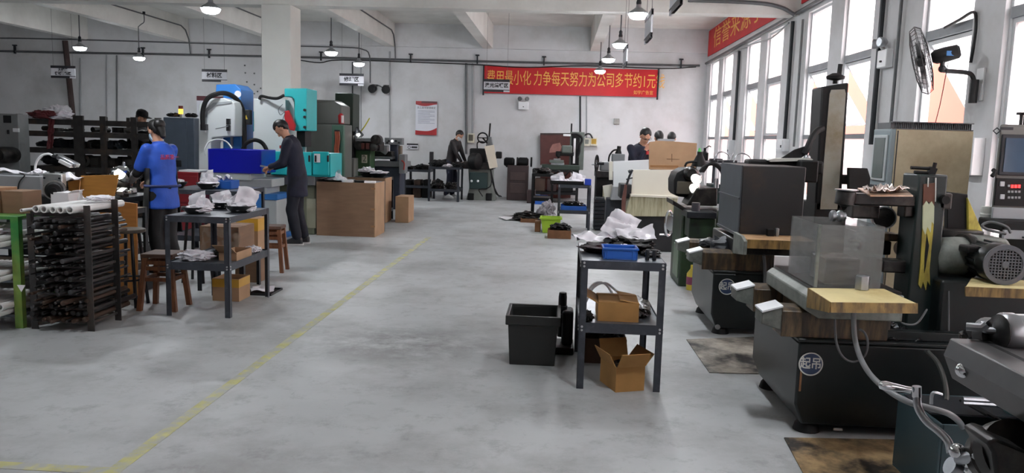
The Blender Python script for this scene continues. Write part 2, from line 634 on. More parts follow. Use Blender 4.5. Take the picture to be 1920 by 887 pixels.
lamp(1141, 110, 'lit pendant lamp with grey conical shade visible, third in the row toward the banner', RG, -.12)
lamp(1125, 132, 'lit pendant lamp in front of the red wall banner, last of its row', RG, -.12)
lamp(395, 15, 'lit pendant lamp high left of the white column, nearest in the middle row', 'pendant lamps in the middle row', .16)
lamp(621, 97, 'lit pendant lamp just right of the white column', 'pendant lamps in the middle row', .16)
lamp(673, 118, 'lit pendant lamp above the repair area sign', 'pendant lamps in the middle row', .16)
lamp(150, 88, 'lit pendant lamp beside the brown wall pipe at far left', 'pendant lamps in the left row', .14)
lamp(261, 107, 'small round lit pendant lamp far back between brown pipe and column', 'pendant lamps in the left row', .14)
# extra unseen lamps added overhead in the same rows, to light the near floor
for i, (x, yy) in enumerate(((.95, 6.6), (-4.6, 7.2), (-4.6, 4.2), (.95, 3.2))):
    lamp_at(V((x, yy, 3.1)), 'added unseen pendant lamp overhead near the camera, %s of the %s row' % (['first', 'first', 'second', 'second'][i], 'right' if x > 0 else 'middle'), RG if x > 0 else 'pendant lamps in the middle row', -.12 if x > 0 else .16)
def pipe(label, pts, r, m=None, sub=1, name='conduit'):
    return solo(name, label, 'pipe', m or M_pipe, G().tube(pts, r, sub=sub))
pipe('grey conduit along the right-hand ceiling joist feeding the pendant lamps', [(.945, -5, 3.99), (.945, 20.3, 3.99)], .013)
pipe('dark conduit along the middle ceiling joist, bending down the back wall', [(-4.28, -5, 4.1), (-4.28, 19.9, 4.1), (-4.28, 20.15, 4.02), (-4.28, 20.32, 3.8), (-4.28, 20.39, 3.45)], .016)
pipe('dark conduit along the left ceiling joist, bending down the back wall', [(-9.66, -5, 4.1), (-9.66, 19.9, 4.1), (-9.66, 20.15, 4.02), (-9.66, 20.32, 3.8), (-9.66, 20.39, 3.45)], .016)
pipe('dark conduit along the joist left of the white column', [(-6.96, -5, 4.1), (-6.96, 20.3, 4.1)], .016)
YW = YB - .04
W = lambda px, py, dy=0: at(px, py, YW - dy)
t = thing('conduit', 'thick dark cable conduit on hangers running across the whole back wall', 'pipe', W(500, 105))
part('pipe', t, M_pipe, G().tube([W(-60, 94), W(120, 98), W(300, 101), W(490, 105), W(700, 110), W(870, 114), W(1100, 119), W(1312, 123)], .028, sub=1))
for px, py in ((602, 108), (770, 112), (895, 114), (1020, 117), (1277, 122), (392, 103), (268, 100), (28, 95)):
    p = W(px, py)
    part('hanger', t, M_dark, G().box(p.x - .015, p.x + .015, p.y - .035, p.y + .03, p.z - .07, p.z + .16).box(p.x - .05, p.x + .05, p.y - .03, p.y + .03, p.z + .13, p.z + .16))
pipe('sagging dark cable slung under the wall conduit', [W(560, 112, .08), W(600, 117, .08), W(640, 112, .08), W(800, 117, .08), W(900, 121, .08), W(985, 126, .08), W(1100, 123, .08), W(1240, 128, .08), W(1305, 125, .08)], .014, M_black, sub=4)
pipe('thin upper conduit on the left part of back wall under the beam', [W(-60, 70, .1), W(120, 73, .1), W(480, 84, .1), W(640, 88, .1), W(680, 92, .1), W(693, 105, .1), W(694, 155, .1)], .016, M_pipe, sub=3)
for px, y0, y1, r, m, lb in ((200, 102, 225, .018, M_pipew, 'pale pipe down the back wall above the left rack'), (219, 103, 234, .02, M_pipe, 'dark pipe down the back wall right beside the pale one above the rack'),
                             (661, 116, 296, .02, M_dark, 'dark pipe down the back wall behind the tall green cabinet'), (677, 116, 275, .016, M_pipew, 'pale pipe down the back wall right of the tall green cabinet'),
                             (731, 96, 272, .02, M_pipew, 'pale pipe down the wall between twin floodlight and poster'), (874, 118, 288, .03, M_pipe, 'thick grey pipe down the back wall behind the man in black'),
                             (886, 118, 252, .022, M_pipew, 'pale pipe down the back wall to the switch left of the grinder'), (1088, 180, 247, .022, M_dark, 'dark pipe coming out below the red banner'),
                             (1100, 180, 258, .016, M_pipew, 'pale pipe below the red banner beside the dark one'), (151, 108, 220, .02, M_pipew, 'pale pipe beside the brown pipe on the back wall')):
    pipe(lb, [W(px, y0), W(px, y1)], r, m)
pipe('thick brown drain pipe standing against the back wall at far left', [W(122, 76, .14), W(139, 240, .14)], .07, mat('brown_pipe', (58, 42, 40), .5), name='drain_pipe')
# right wall conduits
pipe('grey conduit along the top of the right-hand windows', [(XR - .05, 20.35, 3.5), (XR - .05, 16, 3.52), (XR - .05, 12.9, 3.54), (XR - .05, 8, 3.6), (XR - .05, 3, 3.6)], .03, M_pipe)
pipe('pale cable draped along the window heads', [(XR - .06, 20.2, 3.44), (XR - .06, 18.6, 3.42), (XR - .06, 17.0, 3.44), (XR - .06, 15.5, 3.40), (XR - .06, 14.1, 3.34), (XR - .06, 13.1, 3.45)], .014, M_pipew, sub=4)
for yy, z0, z1, r, m, lb in ((12.93, 1.6, 3.45, .03, M_dark, 'dark pipe down the third wall pillar from the back'), (12.4, 1.5, 3.4, .018, M_pipe, 'thin grey pipe down the wall pillar beside the tall column'),
                             (16.64, 1.6, 3.4, .03, M_dark, 'dark pipe down the far wall pillar near the back corner'), (9.38, 1.55, 4.3, .03, M_dark, 'dark pipe down the pillar left of the emergency light'), (8.88, 1.4, 4.3, .018, M_pipe, 'thin pipe down the pillar right of the emergency light')):
    pipe(lb, [(XR - .045, yy, z0), (XR - .045, yy, min(z1, 3.54))], r, m)
pipe('thin pale pipe crossing from the ceiling beam to the window head', [(1.9, 12.69, 3.7), (2.9, 12.69, 3.68), (3.3, 12.68, 3.62), (3.5, 12.6, 3.5)], .03, M_pipe, sub=5)
# hanging direction signs
M_sgnw = mat('sign_white', (205, 206, 212), .5, var=.03)
M_sgnd = mat('sign_dark', (40, 40, 46), .5, var=.1)
M_ink = mat('sign_lettering', (34, 34, 40), .6, var=0)
def sign(c, lines, label, rz=0):
    c = V(c)
    t = thing('hanging_sign', label, 'sign', c, 'area signs hung from the ceiling')
    w, h = .6, .29
    part('board', t, M_sgnw, G().box(c.x - w / 2, c.x + w / 2, c.y, c.y + .02, c.z, c.z + h), bev=.003)
    part('top_band', t, M_sgnd, G().box(c.x - w / 2, c.x + w / 2, c.y - .003, c.y + .023, c.z + h - .06, c.z + h))
    part('bottom_band', t, M_sgnd, G().box(c.x - w / 2, c.x + w / 2 - .14, c.y - .003, c.y + .023, c.z, c.z + .055))
    part('bottom_band', t, M_sgnd, G().box(c.x + w / 2 - .14, c.x + w / 2, c.y - .003, c.y + .023, c.z + .04, c.z + .055))
    for i, s in enumerate(lines):
        z = c.z + .145 + ((.045 if i == 0 else -.04) if len(lines) > 1 else 0)
        text(s, (.125 if len(s) < 5 else .108) if len(lines) == 1 else .08, M_ink, 'lettering', t, (c.x, c.y - .002, z), depth=.001, sx=1.0, bold=.0035)
    for sx in (-.24, .24):
        part('hanging_wire', t, M_pipe, G().cyl((c.x + sx, c.y + .01, c.z + h), (c.x + sx, c.y + .01, ZC), .003, n=5))
    t.rotation_euler.z = rz
    return t
sign(at(118.5, 146, 18.4), ['大规格', '待领物料区'], 'hanging sign with two lines of characters in front of the brown drain pipe')
sign(at(402, 153, 18.4), ['材料区'], 'hanging sign reading 材料区 above the blue machine column')
sign(at(659, 160, 19.3), ['修理区'], 'hanging sign reading 修理区 left of the twin floodlight')
sign(at(931, 172, 18.4), ['激光清模区'], 'hanging sign with five characters in front of the red banner')
for yy, lb in ((6.6, 'edge-on hanging sign at the top of the frame, nearest of the row'), (8.6, 'edge-on hanging sign just behind the nearest right pendant lamp'), (11.6, 'edge-on hanging sign behind the second right pendant lamp')):
    sign((.9, yy, 2.56), ['加工区'], lb, rz=PI / 2)
# banners
M_red = mat('banner_cloth_red', (190, 22, 30), .6, var=.12, scale=1.5)
M_gold = mat('banner_lettering_gold', (232, 178, 84), .6, var=.05)
p0, p1 = W(905, 175), W(1236, 130)
t = thing('banner', 'long red cloth banner with gold characters on the back wall', 'banner', ((p0.x + p1.x) / 2, YW, p0.z))
z0, z1 = W(1070, 178).z, W(1070, 127).z
part('cloth', t, M_red, G().box(p0.x, p1.x, YW - .06, YW - .045, z0, z1))
Lw = p1.x - p0.x
zc = (z0 + z1) / 2 + .03
def bt(s, fx, size, z, sx=.8, al='LEFT'):
    text(s, size, M_gold, 'lettering', t, (p0.x + Lw * fx, YW - .062, z), depth=.001, sx=sx, align=al)
bt('费用最小化', .022, .39, zc, .585)
bt('力争每天努力为公司多节约1元钱', .29, .39, zc, .585)
bt('如宇广告宣', .86, .11, z0 + .1, .9)
for x in (p0.x + .02, p1.x - .02):
    part('batten', t, M_dark, G().box(x - .02, x + .02, YW - .07, YW - .03, z0 - .06, z1 + .03))
def side_banner(y0, y1, label, s):
    t = thing('banner', label, 'banner', (XR, (y0 + y1) / 2, 3.66))
    part('cloth', t, M_red, G().box(XR - .03, XR - .015, y0, y1, 3.66, 4.28))
    text(s, .5, M_gold, 'lettering', t, (XR - .032, (y0 + y1) / 2 + .0, 3.98), rot=(PI / 2, 0, -PI / 2), depth=.001, sx=1.9)
    return t
side_banner(13.25, 20.3, 'red cloth banner above the far right windows, running into the back corner', '信誉来源于汉')
t = thing('banner', 'red cloth banner piece above the nearer right windows beyond the cross beam', 'banner', (XR, 10, 3.66))
part('cloth', t, M_red, G().box(XR - .03, XR - .015, 5.6, 12.6, 3.66, 4.3))
# poster with red waves
p0, p1 = W(779, 252), W(820, 190)
t = thing('poster', 'white notice poster with red wave borders on the back wall', 'poster', ((p0.x + p1.x) / 2, YW, p0.z))
M_pr = mat('poster_red', (165, 30, 36), .4, var=.1)
M_pd = mat('poster_dark_red', (86, 30, 38), .4, var=.1)
part('sheet', t, mat('poster_paper', (214, 216, 224), .4, var=.02), G().box(p0.x, p1.x, YW - .02, YW + .0, p0.z, p1.z))
wv = lambda a, f: [(p0.x + (p1.x - p0.x) * i / 16, a + f * math.sin(i / 16 * 5.2 - .6)) for i in range(17)]
part('top_wave', t, M_pr, G().prism([(p1.x, p1.z), (p0.x, p1.z)] + wv(p1.z - .1, -.025), 'y', YW - .024, YW - .02))
part('top_band', t, M_pd, G().box(p0.x + .15, p1.x, YW - .027, YW - .024, p1.z - .05, p1.z))
part('bottom_wave', t, M_pr, G().prism([(p1.x, p0.z), (p0.x, p0.z)] + [(p0.x + (p1.x - p0.x) * i / 16, p0.z + .1 + .07 * ((i / 8 - 1) ** 2) * (1.3 if i > 8 else .2)) for i in range(17)], 'y', YW - .024, YW - .02))
text('员工现场管理规定', .06, M_ink, 'title', t, ((p0.x + p1.x) / 2, YW - .022, p1.z - .17), depth=.001)
for i in range(10):
    part('text_line', t, mat('print_grey', (150, 155, 170), .6), G().box(p0.x + .06, p1.x - .06 - (.12 if i % 3 == 2 else 0), YW - .022, YW - .02, p1.z - .25 - i * .035, p1.z - .238 - i * .035))
p0, p1 = W(763, 279), W(784, 269)
t = thing('wall_sign', 'small white and black plate low on the wall under the poster', 'sign', ((p0.x + p1.x) / 2, YW, p0.z))
part('bar', t, M_sgnd, G().box(p0.x, p1.x, YW - .02, YW, p1.z - .04, p1.z))
part('plate', t, M_sgnw, G().box(p0.x, p1.x, YW - .015, YW, p0.z, p1.z - .04))
part('ring_mark', t, M_sgnd, G().ring((p0.x + .06, YW - .02, p0.z + .05), (p0.x + .06, YW - .015, p0.z + .05), .04, .028))
part('lettering_bar', t, M_sgnd, G().box(p0.x + .12, p1.x - .02, YW - .018, YW - .015, p0.z + .03, p0.z + .075))
# switch boxes on the back wall
def swbox(x0, y0, x1, y1, label, cface):
    a, b = W(x0, y1), W(x1, y0)
    t = thing('switch_box', label, 'switch box', ((a.x + b.x) / 2, YW, a.z))
    part('body', t, mat('aged_plastic', (205, 200, 182), .5), G().box(a.x, b.x, YW - .1, YW + .04, a.z, b.z), bev=.01)
    part('window', t, cface, G().box(a.x + .03, b.x - .03, YW - .106, YW - .098, a.z + .05, b.z - .03))
swbox(877, 250, 890, 267, 'pale switch box on back wall left of the bench grinding machine', mat('switch_grey', (90, 88, 76), .4))
swbox(1094, 259, 1106, 273, 'grey switch box on the wall right of the drilling column, left of two', mat('switch_grey2', (120, 122, 116), .4))
swbox(1106, 258, 1120, 273, 'yellow-faced switch box on the wall, right of two', mat('switch_yellow', (176, 140, 50), .4))
pipe('black cable looping from the drill column to the yellow switch box', [W(1090, 262, .1), W(1098, 252, .1), W(1106, 251, .1), W(1111, 259, .1)], .02, M_black, sub=4, name='cable')
# emergency lights
def emergency(c, face, label, mb, ml):
    """twin-spot emergency light, face = unit vector out of the wall"""
    c = V(c)
    f = V(face)
    s = V((-f.y, f.x, 0))
    t = thing('emergency_light', label, 'emergency light', c)
    b = G()
    q = c + f * .04
    b.ob(q, (abs(s.x) * .26 + abs(f.x) * .08, abs(s.y) * .26 + abs(f.y) * .08, .2))
    part('body', t, mb, b, bev=.012)
    for k in (-1, 1):
        h = c + f * .1 + s * (.07 * k) + V((0, 0, .17))
        part('spot_head', t, ml, G().lathe([(.02, 0), (.05, .35), (.055, .9), (.045, 1)], h - f * .04, h + f * .06 + s * .03 * k, 16))
        part('bracket', t, mb, G().cyl(c + f * .04 + s * .06 * k + V((0, 0, .09)), h, .012))
    part('indicator', t, M_black, G().ob(c + f * .083 + V((0, 0, -.03)), (.03, .03, .02)))
    return t
emergency((XR - .0, 9.2, 2.5), (-1, 0, 0), 'white twin-spot emergency light on the pillar left of the fan', M_white, M_steel)
p = W(982, 186)
emergency((p.x, YW - .0, p.z - .16), (0, -1, 0), 'pale twin-spot emergency light below the left half of the banner', M_white, M_pipe)
t = thing('floodlight', 'black twin floodlight pair on the wall right of the hanging repair sign', 'floodlight', W(712, 165))
a, b = W(702, 165, .1), W(723, 166, .1)
for q, dx in ((a, -.06), (b, .03)):
    part('spot_head', t, M_black, G().lathe([(.05, 0), (.1, .3), (.11, .85), (.09, 1)], q + V((0, .06, .03)), q + V((dx, -.12, -.04)), 16))
    part('mount', t, M_black, G().box(q.x - .06, q.x + .06, YW - .08, YW + .04, q.z + .06, q.z + .1))
part('cable', t, M_pipe, G().tube([a + V((.06, .06, .09)), (a + b) / 2 + V((0, .06, .06)), b + V((-.08, .06, .02))], .014))
solo('wall_plate', 'small grey square socket plate on the back wall left of the standing man', 'socket', mat('plate_grey', (150, 150, 146), .5), G().box(*(lambda p: (p.x - .07, p.x + .07, YW - .02, YW + .04, p.z - .07, p.z + .07))(W(1156, 227))), bev=.006)
# wall fan on the window mullion
t = thing('wall_fan', 'black wall fan with wire cage on a bracket between the right windows', 'fan', (3.2, 7.15, 2.2))
wx = XR
brk = V((wx, 7.17, 2.1))
hub = at(1757, 106, 7.12)
mot = at(1776, 101, 7.12)
ax = (hub - mot).normalized()
ax = (ax + V((0, .42, .0))).normalized()
part('wall_plate', t, M_white, G().box(wx - .02, wx, brk.y - .06, brk.y + .06, brk.z - .16, brk.z + .12), bev=.004)
part('socket_clamp', t, M_black, G().cyl((wx - .06, brk.y, brk.z - .18), (wx - .06, brk.y, brk.z + .02), .035))
part('arm', t, M_black, G().tube([(wx - .06, brk.y, brk.z), (wx - .09, brk.y, brk.z + .06), (wx - .15, brk.y, brk.z + .08), (mot.x, mot.y, brk.z + .085), (mot.x - .03, mot.y, brk.z + .1), mot + V((-.03, 0, -.04))], .02))
part('motor', t, M_black, G().lathe([(.04, 0), (.06, .08), (.066, .5), (.062, .85), (.04, 1)], mot - ax * .1, mot + ax * .12, 20))
part('motor_band', t, mat('fan_blue_label', (40, 110, 170), .4), G().ob(mot + V((-.0, -.064, 0)), (.07, .01, .04)))
part('tilt_knob', t, M_black, G().sph(V((mot.x - .03, mot.y, brk.z + .1)), .032))
q = ax.to_track_quat('Z', 'Y')
cc = mot + ax * .2
ringpt = lambda r, a, z: cc + q @ V((r * math.cos(a), r * math.sin(a), z))
cage = G()
for rr, z in ((.3, 0), (.27, .045), (.27, -.045), (.16, .065), (.16, -.065), (.06, .07)):
    cage.tube([ringpt(rr, 2 * PI * i / 24, z) for i in range(25)], .0032, n=5, sub=2)
for i in range(30):
    a = 2 * PI * i / 30
    cage.tube([ringpt(.05, a, .07), ringpt(.16, a, .065), ringpt(.27, a, .045), ringpt(.3, a, 0), ringpt(.27, a, -.045), ringpt(.16, a, -.065), ringpt(.06, a, -.07)], .002, n=4, sub=1)
part('cage', t, M_black, cage)
for k in range(3):
    a0 = 2 * PI * k / 3 + .4
    bl = G()
    vs = []
    for s_, zz in ((0, 0), (1, .004)):
        for i in range(6):
            r_ = .05 + .2 * i / 5
            wdt = .12 + .22 * math.sin(i / 5 * PI * .8)
            vs += [ringpt(r_, a0 - wdt, -.02 + zz), ringpt(r_, a0 + wdt, .02 + zz)]
    fs = []
    for i in range(5):
        fs += [(2 * i, 2 * i + 1, 2 * i + 3, 2 * i + 2), (12 + 2 * i, 12 + 2 * i + 2, 12 + 2 * i + 3, 12 + 2 * i + 1)]
    bl.add(vs, fs)
    part('blade', t, M_black, bl)
part('hub', t, M_black, G().lathe([(.05, 0), (.05, .7), (.02, 1)], cc - ax * .03, cc + ax * .05))
part('pull_cord', t, M_black, G().tube([mot + V((0, -.03, -.08)), mot + V((-.03, -.03, -.4)), mot + V((-.07, -.03, -.7)), mot + V((-.05, -.03, -.95))], .004, n=5))
pipe('black power cable hooked down the mullion beside the fan', [(XR - .02, 7.9, 2.66), (XR - .03, 7.6, 2.69), (XR - .03, 7.36, 2.72), (XR - .03, 7.3, 2.6), (XR - .03, 7.31, 2.4), (XR - .03, 7.33, 2.28)], .014, M_black, sub=4, name='cable')
# white boxes on the right-hand wall
def wbox(y0, y1, z0, z1, label, m=None, d=.1):
    t = thing('electrical_box', label, 'electrical box', (XR, (y0 + y1) / 2, z0))
    part('body', t, m or M_white, G().box(XR - d, XR, y0, y1, z0, z1), bev=.006)
    part('cover', t, m or M_white, G().box(XR - d - .012, XR - d, y0 + .02, y1 - .02, z0 + .02, z1 - .02), bev=.004)
    part('latch', t, M_black, G().box(XR - d - .02, XR - d - .012, y0 + .05, y0 + .09, z0 + .06, z0 + .1))
    return t
wbox(7.0, 7.28, 1.3, 1.62, 'white electrical box on the mullion behind the screen console')
wbox(12.8, 13.2, 1.42, 1.62, 'white junction box with a grey square on the pillar left of the tall column')
wbox(16.78, 16.98, 1.3, 1.6, 'narrow white box on the far window pillar')

# second notice half hidden behind the white machine, and small marks on the wall by the column
p0, p1 = W(371, 262), W(436, 181)
t = thing('poster', 'notice poster with a dark red header behind the white drilling machine', 'poster', ((p0.x + p1.x) / 2, YW, p0.z))
part('sheet', t, MC['poster_paper'], G().box(p0.x, p1.x, YW - .02, YW, p0.z, p1.z))
part('header', t, M_pd, G().box(p0.x, p1.x, YW - .024, YW - .02, p1.z - .12, p1.z))
part('header_text', t, M_sgnw, G().box(p0.x + .3, p0.x + .6, YW - .026, YW - .024, p1.z - .08, p1.z - .05))
g = G()
for px, py in ((458, 122), (459, 136), (476, 137), (462, 153), (476, 158), (460, 165), (488, 165), (476, 175), (482, 171)):
    q = W(px, py)
    g.lathe([(.022, 0), (.018, 1)], (q.x, YW + .03, q.z), (q.x, YW + .015, q.z), 10)
o = solo('wall_marks', 'scatter of small dark marks on the back wall left of the white column', 'marks', M_pipe, g)
o['kind'] = 'stuff'
# ================================================================ builders for repeated furniture and goods
M_tab = mat('table_grey_paint', (52, 56, 64), .45, var=.12, scale=9, c2=(78, 82, 88), amt=.22, sc2=12)
M_tabt = mat('table_top_worn', (98, 104, 112), .35, metal=.3, var=.15, scale=10, c2=(70, 74, 80), amt=.35, sc2=7)
M_bolt = mat('zinc_bolt', (205, 206, 208), .3, metal=.8)
M_card = mat('cardboard', (124, 97, 75), .8, var=.1, scale=4, stretch=(1, 1, 6))
M_card2 = mat('cardboard_light', (166, 133, 102), .8, var=.1, scale=5)
M_cardy = mat('cardboard_yellow', (168, 124, 70), .75, var=.14, scale=6)
M_tape = mat('yellow_tape', (196, 150, 52), .35, var=.08)
M_tapeb = mat('brown_tape', (140, 100, 62), .35, var=.08)
M_bag = mat('white_plastic_bag', (222, 220, 226), .35, var=.06, scale=12)
M_paper = mat('white_paper', (232, 230, 232), .6, var=.03)
M_bowl = mat('dark_plastic_bowl', (34, 38, 38), .4, var=.2)
M_wood = mat('stool_wood', (122, 78, 50), .55, var=.25, scale=5, stretch=(6, 6, 1), c2=(86, 54, 38), amt=.35, sc2=4)
M_oil = mat('oily_dark_steel', (26, 25, 25), .35, metal=.3, var=.45, scale=9, c2=(70, 66, 62), amt=.3, sc2=8)
M_blue = mat('blue_plastic', (34, 92, 178), .4, var=.08)
def table(name, label, cat, X0, X1, Y0, Y1, h, zs, group=None, t=.042, ap=.05, bolts=True, m=None, mt=None):
    T = thing(name, label, cat, ((X0 + X1) / 2, (Y0 + Y1) / 2, 0), group)
    m, mt = m or M_tab, mt or M_tabt
    def shelf(nm, z):
        s = part(nm, T, mt, G().box(X0 + .004, X1 - .004, Y0 + .004, Y1 - .004, z - .012, z))
        g = G().box(X0 + .003, X1 - .003, Y0, Y0 + .003, z - ap, z + .001).box(X0 + .003, X1 - .003, Y1 - .003, Y1, z - ap, z + .001)
        g.box(X0, X0 + .003, Y0, Y1, z - ap, z + .001).box(X1 - .003, X1, Y0, Y1, z - ap, z + .001)
        part('apron', T, m, g)
    shelf('tabletop', h)
    for z in (zs if hasattr(zs, '__len__') else [zs]):
        if z:
            s0 = z
            part('shelf', T, mt, G().box(X0 + .004, X1 - .004, Y0 + .004, Y1 - .004, z - .012, z))
            g = G().box(X0 + .003, X1 - .003, Y0, Y0 + .003, z - ap, z + .012).box(X0 + .003, X1 - .003, Y1 - .003, Y1, z - ap, z + .012)
            g.box(X0, X0 + .003, Y0, Y1, z - ap, z + .012).box(X1 - .003, X1, Y0, Y1, z - ap, z + .012)
            part('shelf_apron', T, m, g)
    for sx in (0, 1):
        for sy in (0, 1):
            x, y = (X0 - .002, X1 + .002)[sx], (Y0 - .002, Y1 + .002)[sy]
            dx, dy = (t, -t)[sx], (t, -t)[sy]
            k = (.003, -.003)
            g = G().box(min(x, x + dx), max(x, x + dx), min(y, y + k[sy]), max(y, y + k[sy]), 0, h)
            g.box(min(x, x + k[sx]), max(x, x + k[sx]), min(y, y + dy), max(y, y + dy), 0, h)
            L = part('leg', T, m, g)
            if bolts and sy == 0:
                for z in [h] + [q for q in (zs if hasattr(zs, '__len__') else [zs]) if q]:
                    for dz in (.013, .034):
                        part('bolt', L, M_bolt, G().cyl((x + dx * .45, y, z - dz), (x + dx * .45, y - .005, z - dz), .007, n=8))
                        part('bolt', L, M_bolt, G().cyl((x, y + dy * .45, z - dz), (x + (-.005, .005)[sx], y + dy * .45, z - dz), .007, n=8))
    return T
def carton(label, X0, X1, Y0, Y1, z0, z1, m=None, rz=0, flaps=None, tape=None, group=None, name='cardboard_box'):
    """cardboard box; flaps = opening angles (degrees from lying shut) for the -y, +y, -x, +x flap, None = closed"""
    m = m or M_card
    c = V(((X0 + X1) / 2, (Y0 + Y1) / 2, z0))
    T = thing(name, label, 'cardboard box', c, group)
    th = .005
    if flaps is None:
        part('carton', T, m, G().box(X0, X1, Y0, Y1, z0, z1), bev=.003)
        part('lid_seam', T, M_tapeb, G().box(X0, X1, c.y - .025, c.y + .025, z1, z1 + .001))
    else:
        part('carton', T, m, G().tray(X0, X1, Y0, Y1, z0, z1, th))
        w, d = X1 - X0, Y1 - Y0
        fl_ = [(d * .48, 0), (d * .48, 1), (w * .48, 2), (w * .48, 3)]
        for (L, k), a in zip(fl_, flaps):
            if a is None:
                continue
            a = math.radians(a)
            if k == 0:
                q = G().box(X0 + .003, X1 - .003, 0, L, 0, th); M_ = Matrix.Translation((0, Y0, z1)) @ Matrix.Rotation(a, 4, 'X')
            elif k == 1:
                q = G().box(X0 + .003, X1 - .003, -L, 0, 0, th); M_ = Matrix.Translation((0, Y1, z1)) @ Matrix.Rotation(-a, 4, 'X')
            elif k == 2:
                q = G().box(0, L, Y0 + .003, Y1 - .003, 0, th); M_ = Matrix.Translation((X0, 0, z1)) @ Matrix.Rotation(-a, 4, 'Y')
            else:
                q = G().box(-L, 0, Y0 + .003, Y1 - .003, 0, th); M_ = Matrix.Translation((X1, 0, z1)) @ Matrix.Rotation(a, 4, 'Y')
            part('flap', T, m, q.xf(M_))
    if tape:
        h = z1 - z0
        part('tape', T, tape, G().box(X0 - .001, X1 + .001, Y0 - .001, Y0 - .0002, z1 - h * .38, z1 - .003).box(X1 + .0002, X1 + .001, Y0, Y1, z1 - h * .38, z1 - .003))
    T.rotation_euler.z = rz
    return T
def bowl(label, c, r, h, group=None, m=None):
    c = V(c)
    g = G().lathe([(r * .55, 0), (r * .6, .02), (r * .85, .5), (r, .95), (r * 1.05, 1), (r * 1.03, .97), (r * .94, .9), (r * .8, .5), (r * .52, .12), (.005, .1)], c, c + V((0, 0, h)), 28)
    return solo('bowl', label, 'bowl', m or M_bowl, g, group)
def bag(label, c, r, seed, group=None, m=None, name='plastic_bag', cat='plastic bag', amp=.42):
    c = V(c)
    g = G().lump(c + V((0, 0, r[2] * .8)), r, seed, amp=amp, fr=1.9, sub=4)
    return solo(name, label, cat, m or M_bag, g, group)
def bagtop(label, c, w, h, seed, rz=0, m=None, name='plastic_bag', cat='plastic bag'):
    """open bag standing up, its mouth pulled into peaks"""
    c = V(c)
    r_ = random.Random(seed)
    g = G().lump(c + V((0, 0, h * .12)), (w * .95, w * .8, h * .3), seed, .3, 1.5, sub=4)
    side = -1 if seed % 2 else 1
    g.sheet(c + V((side * w * .25, w * .2, h * .62)), w * 1.5, h * 1.25, seed, w * .22, fr=1.0, n=16, rx=1.15, ry=side * .3, rz=rz * .3 + .2 * side)
    g.sheet(c + V((-side * w * .5, 0, h * .42)), w * 1.2, h * .8, seed + 5, w * .2, fr=1.2, n=14, rx=.9, ry=-side * .5, rz=.4)
    return solo(name, label, cat, m or M_bag, g)
def sheet(label, c, w, d, seed, amp=.03, rz=0, rx=0, ry=0, m=None, name='paper_sheet', cat='paper', n=16, fr=1.1):
    return solo(name, label, cat, m or M_paper, G().sheet(c, w, d, seed, amp, fr=fr, rz=rz, rx=rx, ry=ry, n=n))
def stool_wood(label, c, s, h, rz=0):
    c = V(c)
    T = thing('wooden_stool', label, 'stool', c)
    a = s / 2
    part('seat', T, mat('stool_seat', (86, 62, 50), .6, var=.3, scale=9, c2=(120, 90, 70), amt=.3), G().box(c.x - a, c.x + a, c.y - a, c.y + a, c.z + h - .035, c.z + h), bev=.008)
    for sx in (-1, 1):
        for sy in (-1, 1):
            p1 = c + V((sx * a * .78, sy * a * .78, h - .035))
            p0 = c + V((sx * a * 1.08, sy * a * 1.08, 0))
            g = G()
            w = .019
            g.rings([[p + V((q[0] * w, q[1] * w, 0)) for q in ((-1, -1), (1, -1), (1, 1), (-1, 1))] for p in (p0, p1)])
            part('leg', T, M_wood, g)
    for k, z in ((.82, h - .075), (.88, h * .55), (.84, h * .74)):
        for sx in (-1, 1):
            part('stretcher', T, M_wood, G().box(c.x - a * k, c.x + a * k, c.y + sx * a * k - .009, c.y + sx * a * k + .009, c.z + z - .016, c.z + z + .016))
            if k != .84:
                part('stretcher', T, M_wood, G().box(c.x + sx * a * k - .009, c.x + sx * a * k + .009, c.y - a * k, c.y + a * k, c.z + z - .016, c.z + z + .016))
    T.rotation_euler.z = rz
    return T
def stool_round(label, c, r, h, m=None, top=None):
    c = V(c)
    T = thing('round_stool', label, 'stool', c)
    part('seat', T, top or m or M_dark, G().lathe([(r * .9, 0), (r, .2), (r, .85), (r * .97, 1)], c + V((0, 0, h - .03)), c + V((0, 0, h)), 28))
    for k in range(4):
        a = PI / 4 + k * PI / 2
        part('leg', T, m or M_dark, G().cyl(c + V((math.cos(a) * r * 1.05, math.sin(a) * r * 1.05, 0)), c + V((math.cos(a) * r * .6, math.sin(a) * r * .6, h - .03)), .014))
    rg = [c + V((math.cos(2 * PI * i / 20) * r * .9, math.sin(2 * PI * i / 20) * r * .9, h * .35)) for i in range(21)]
    part('foot_ring', T, m or M_dark, G().tube(rg, .009, sub=1))
    return T
def PP(pts, Y):
    return [(lambda q: (q.x, q.z))(at(a, b, Y)) for a, b in pts]
def pbox(x0, y0, x1, y1, Y, d, z0=None, g=None):
    """box whose front face sits at depth Y over a surveyed rectangle, d deep"""
    a, b, c, e = R(x0, y0, x1, y1, Y)
    return (g or G()).box(a, b, Y, Y + d, c if z0 is None else z0, e)
def ppoly(pts, Y, d, g=None):
    return (g or G()).prism(PP(pts, Y), 'y', Y, Y + d)

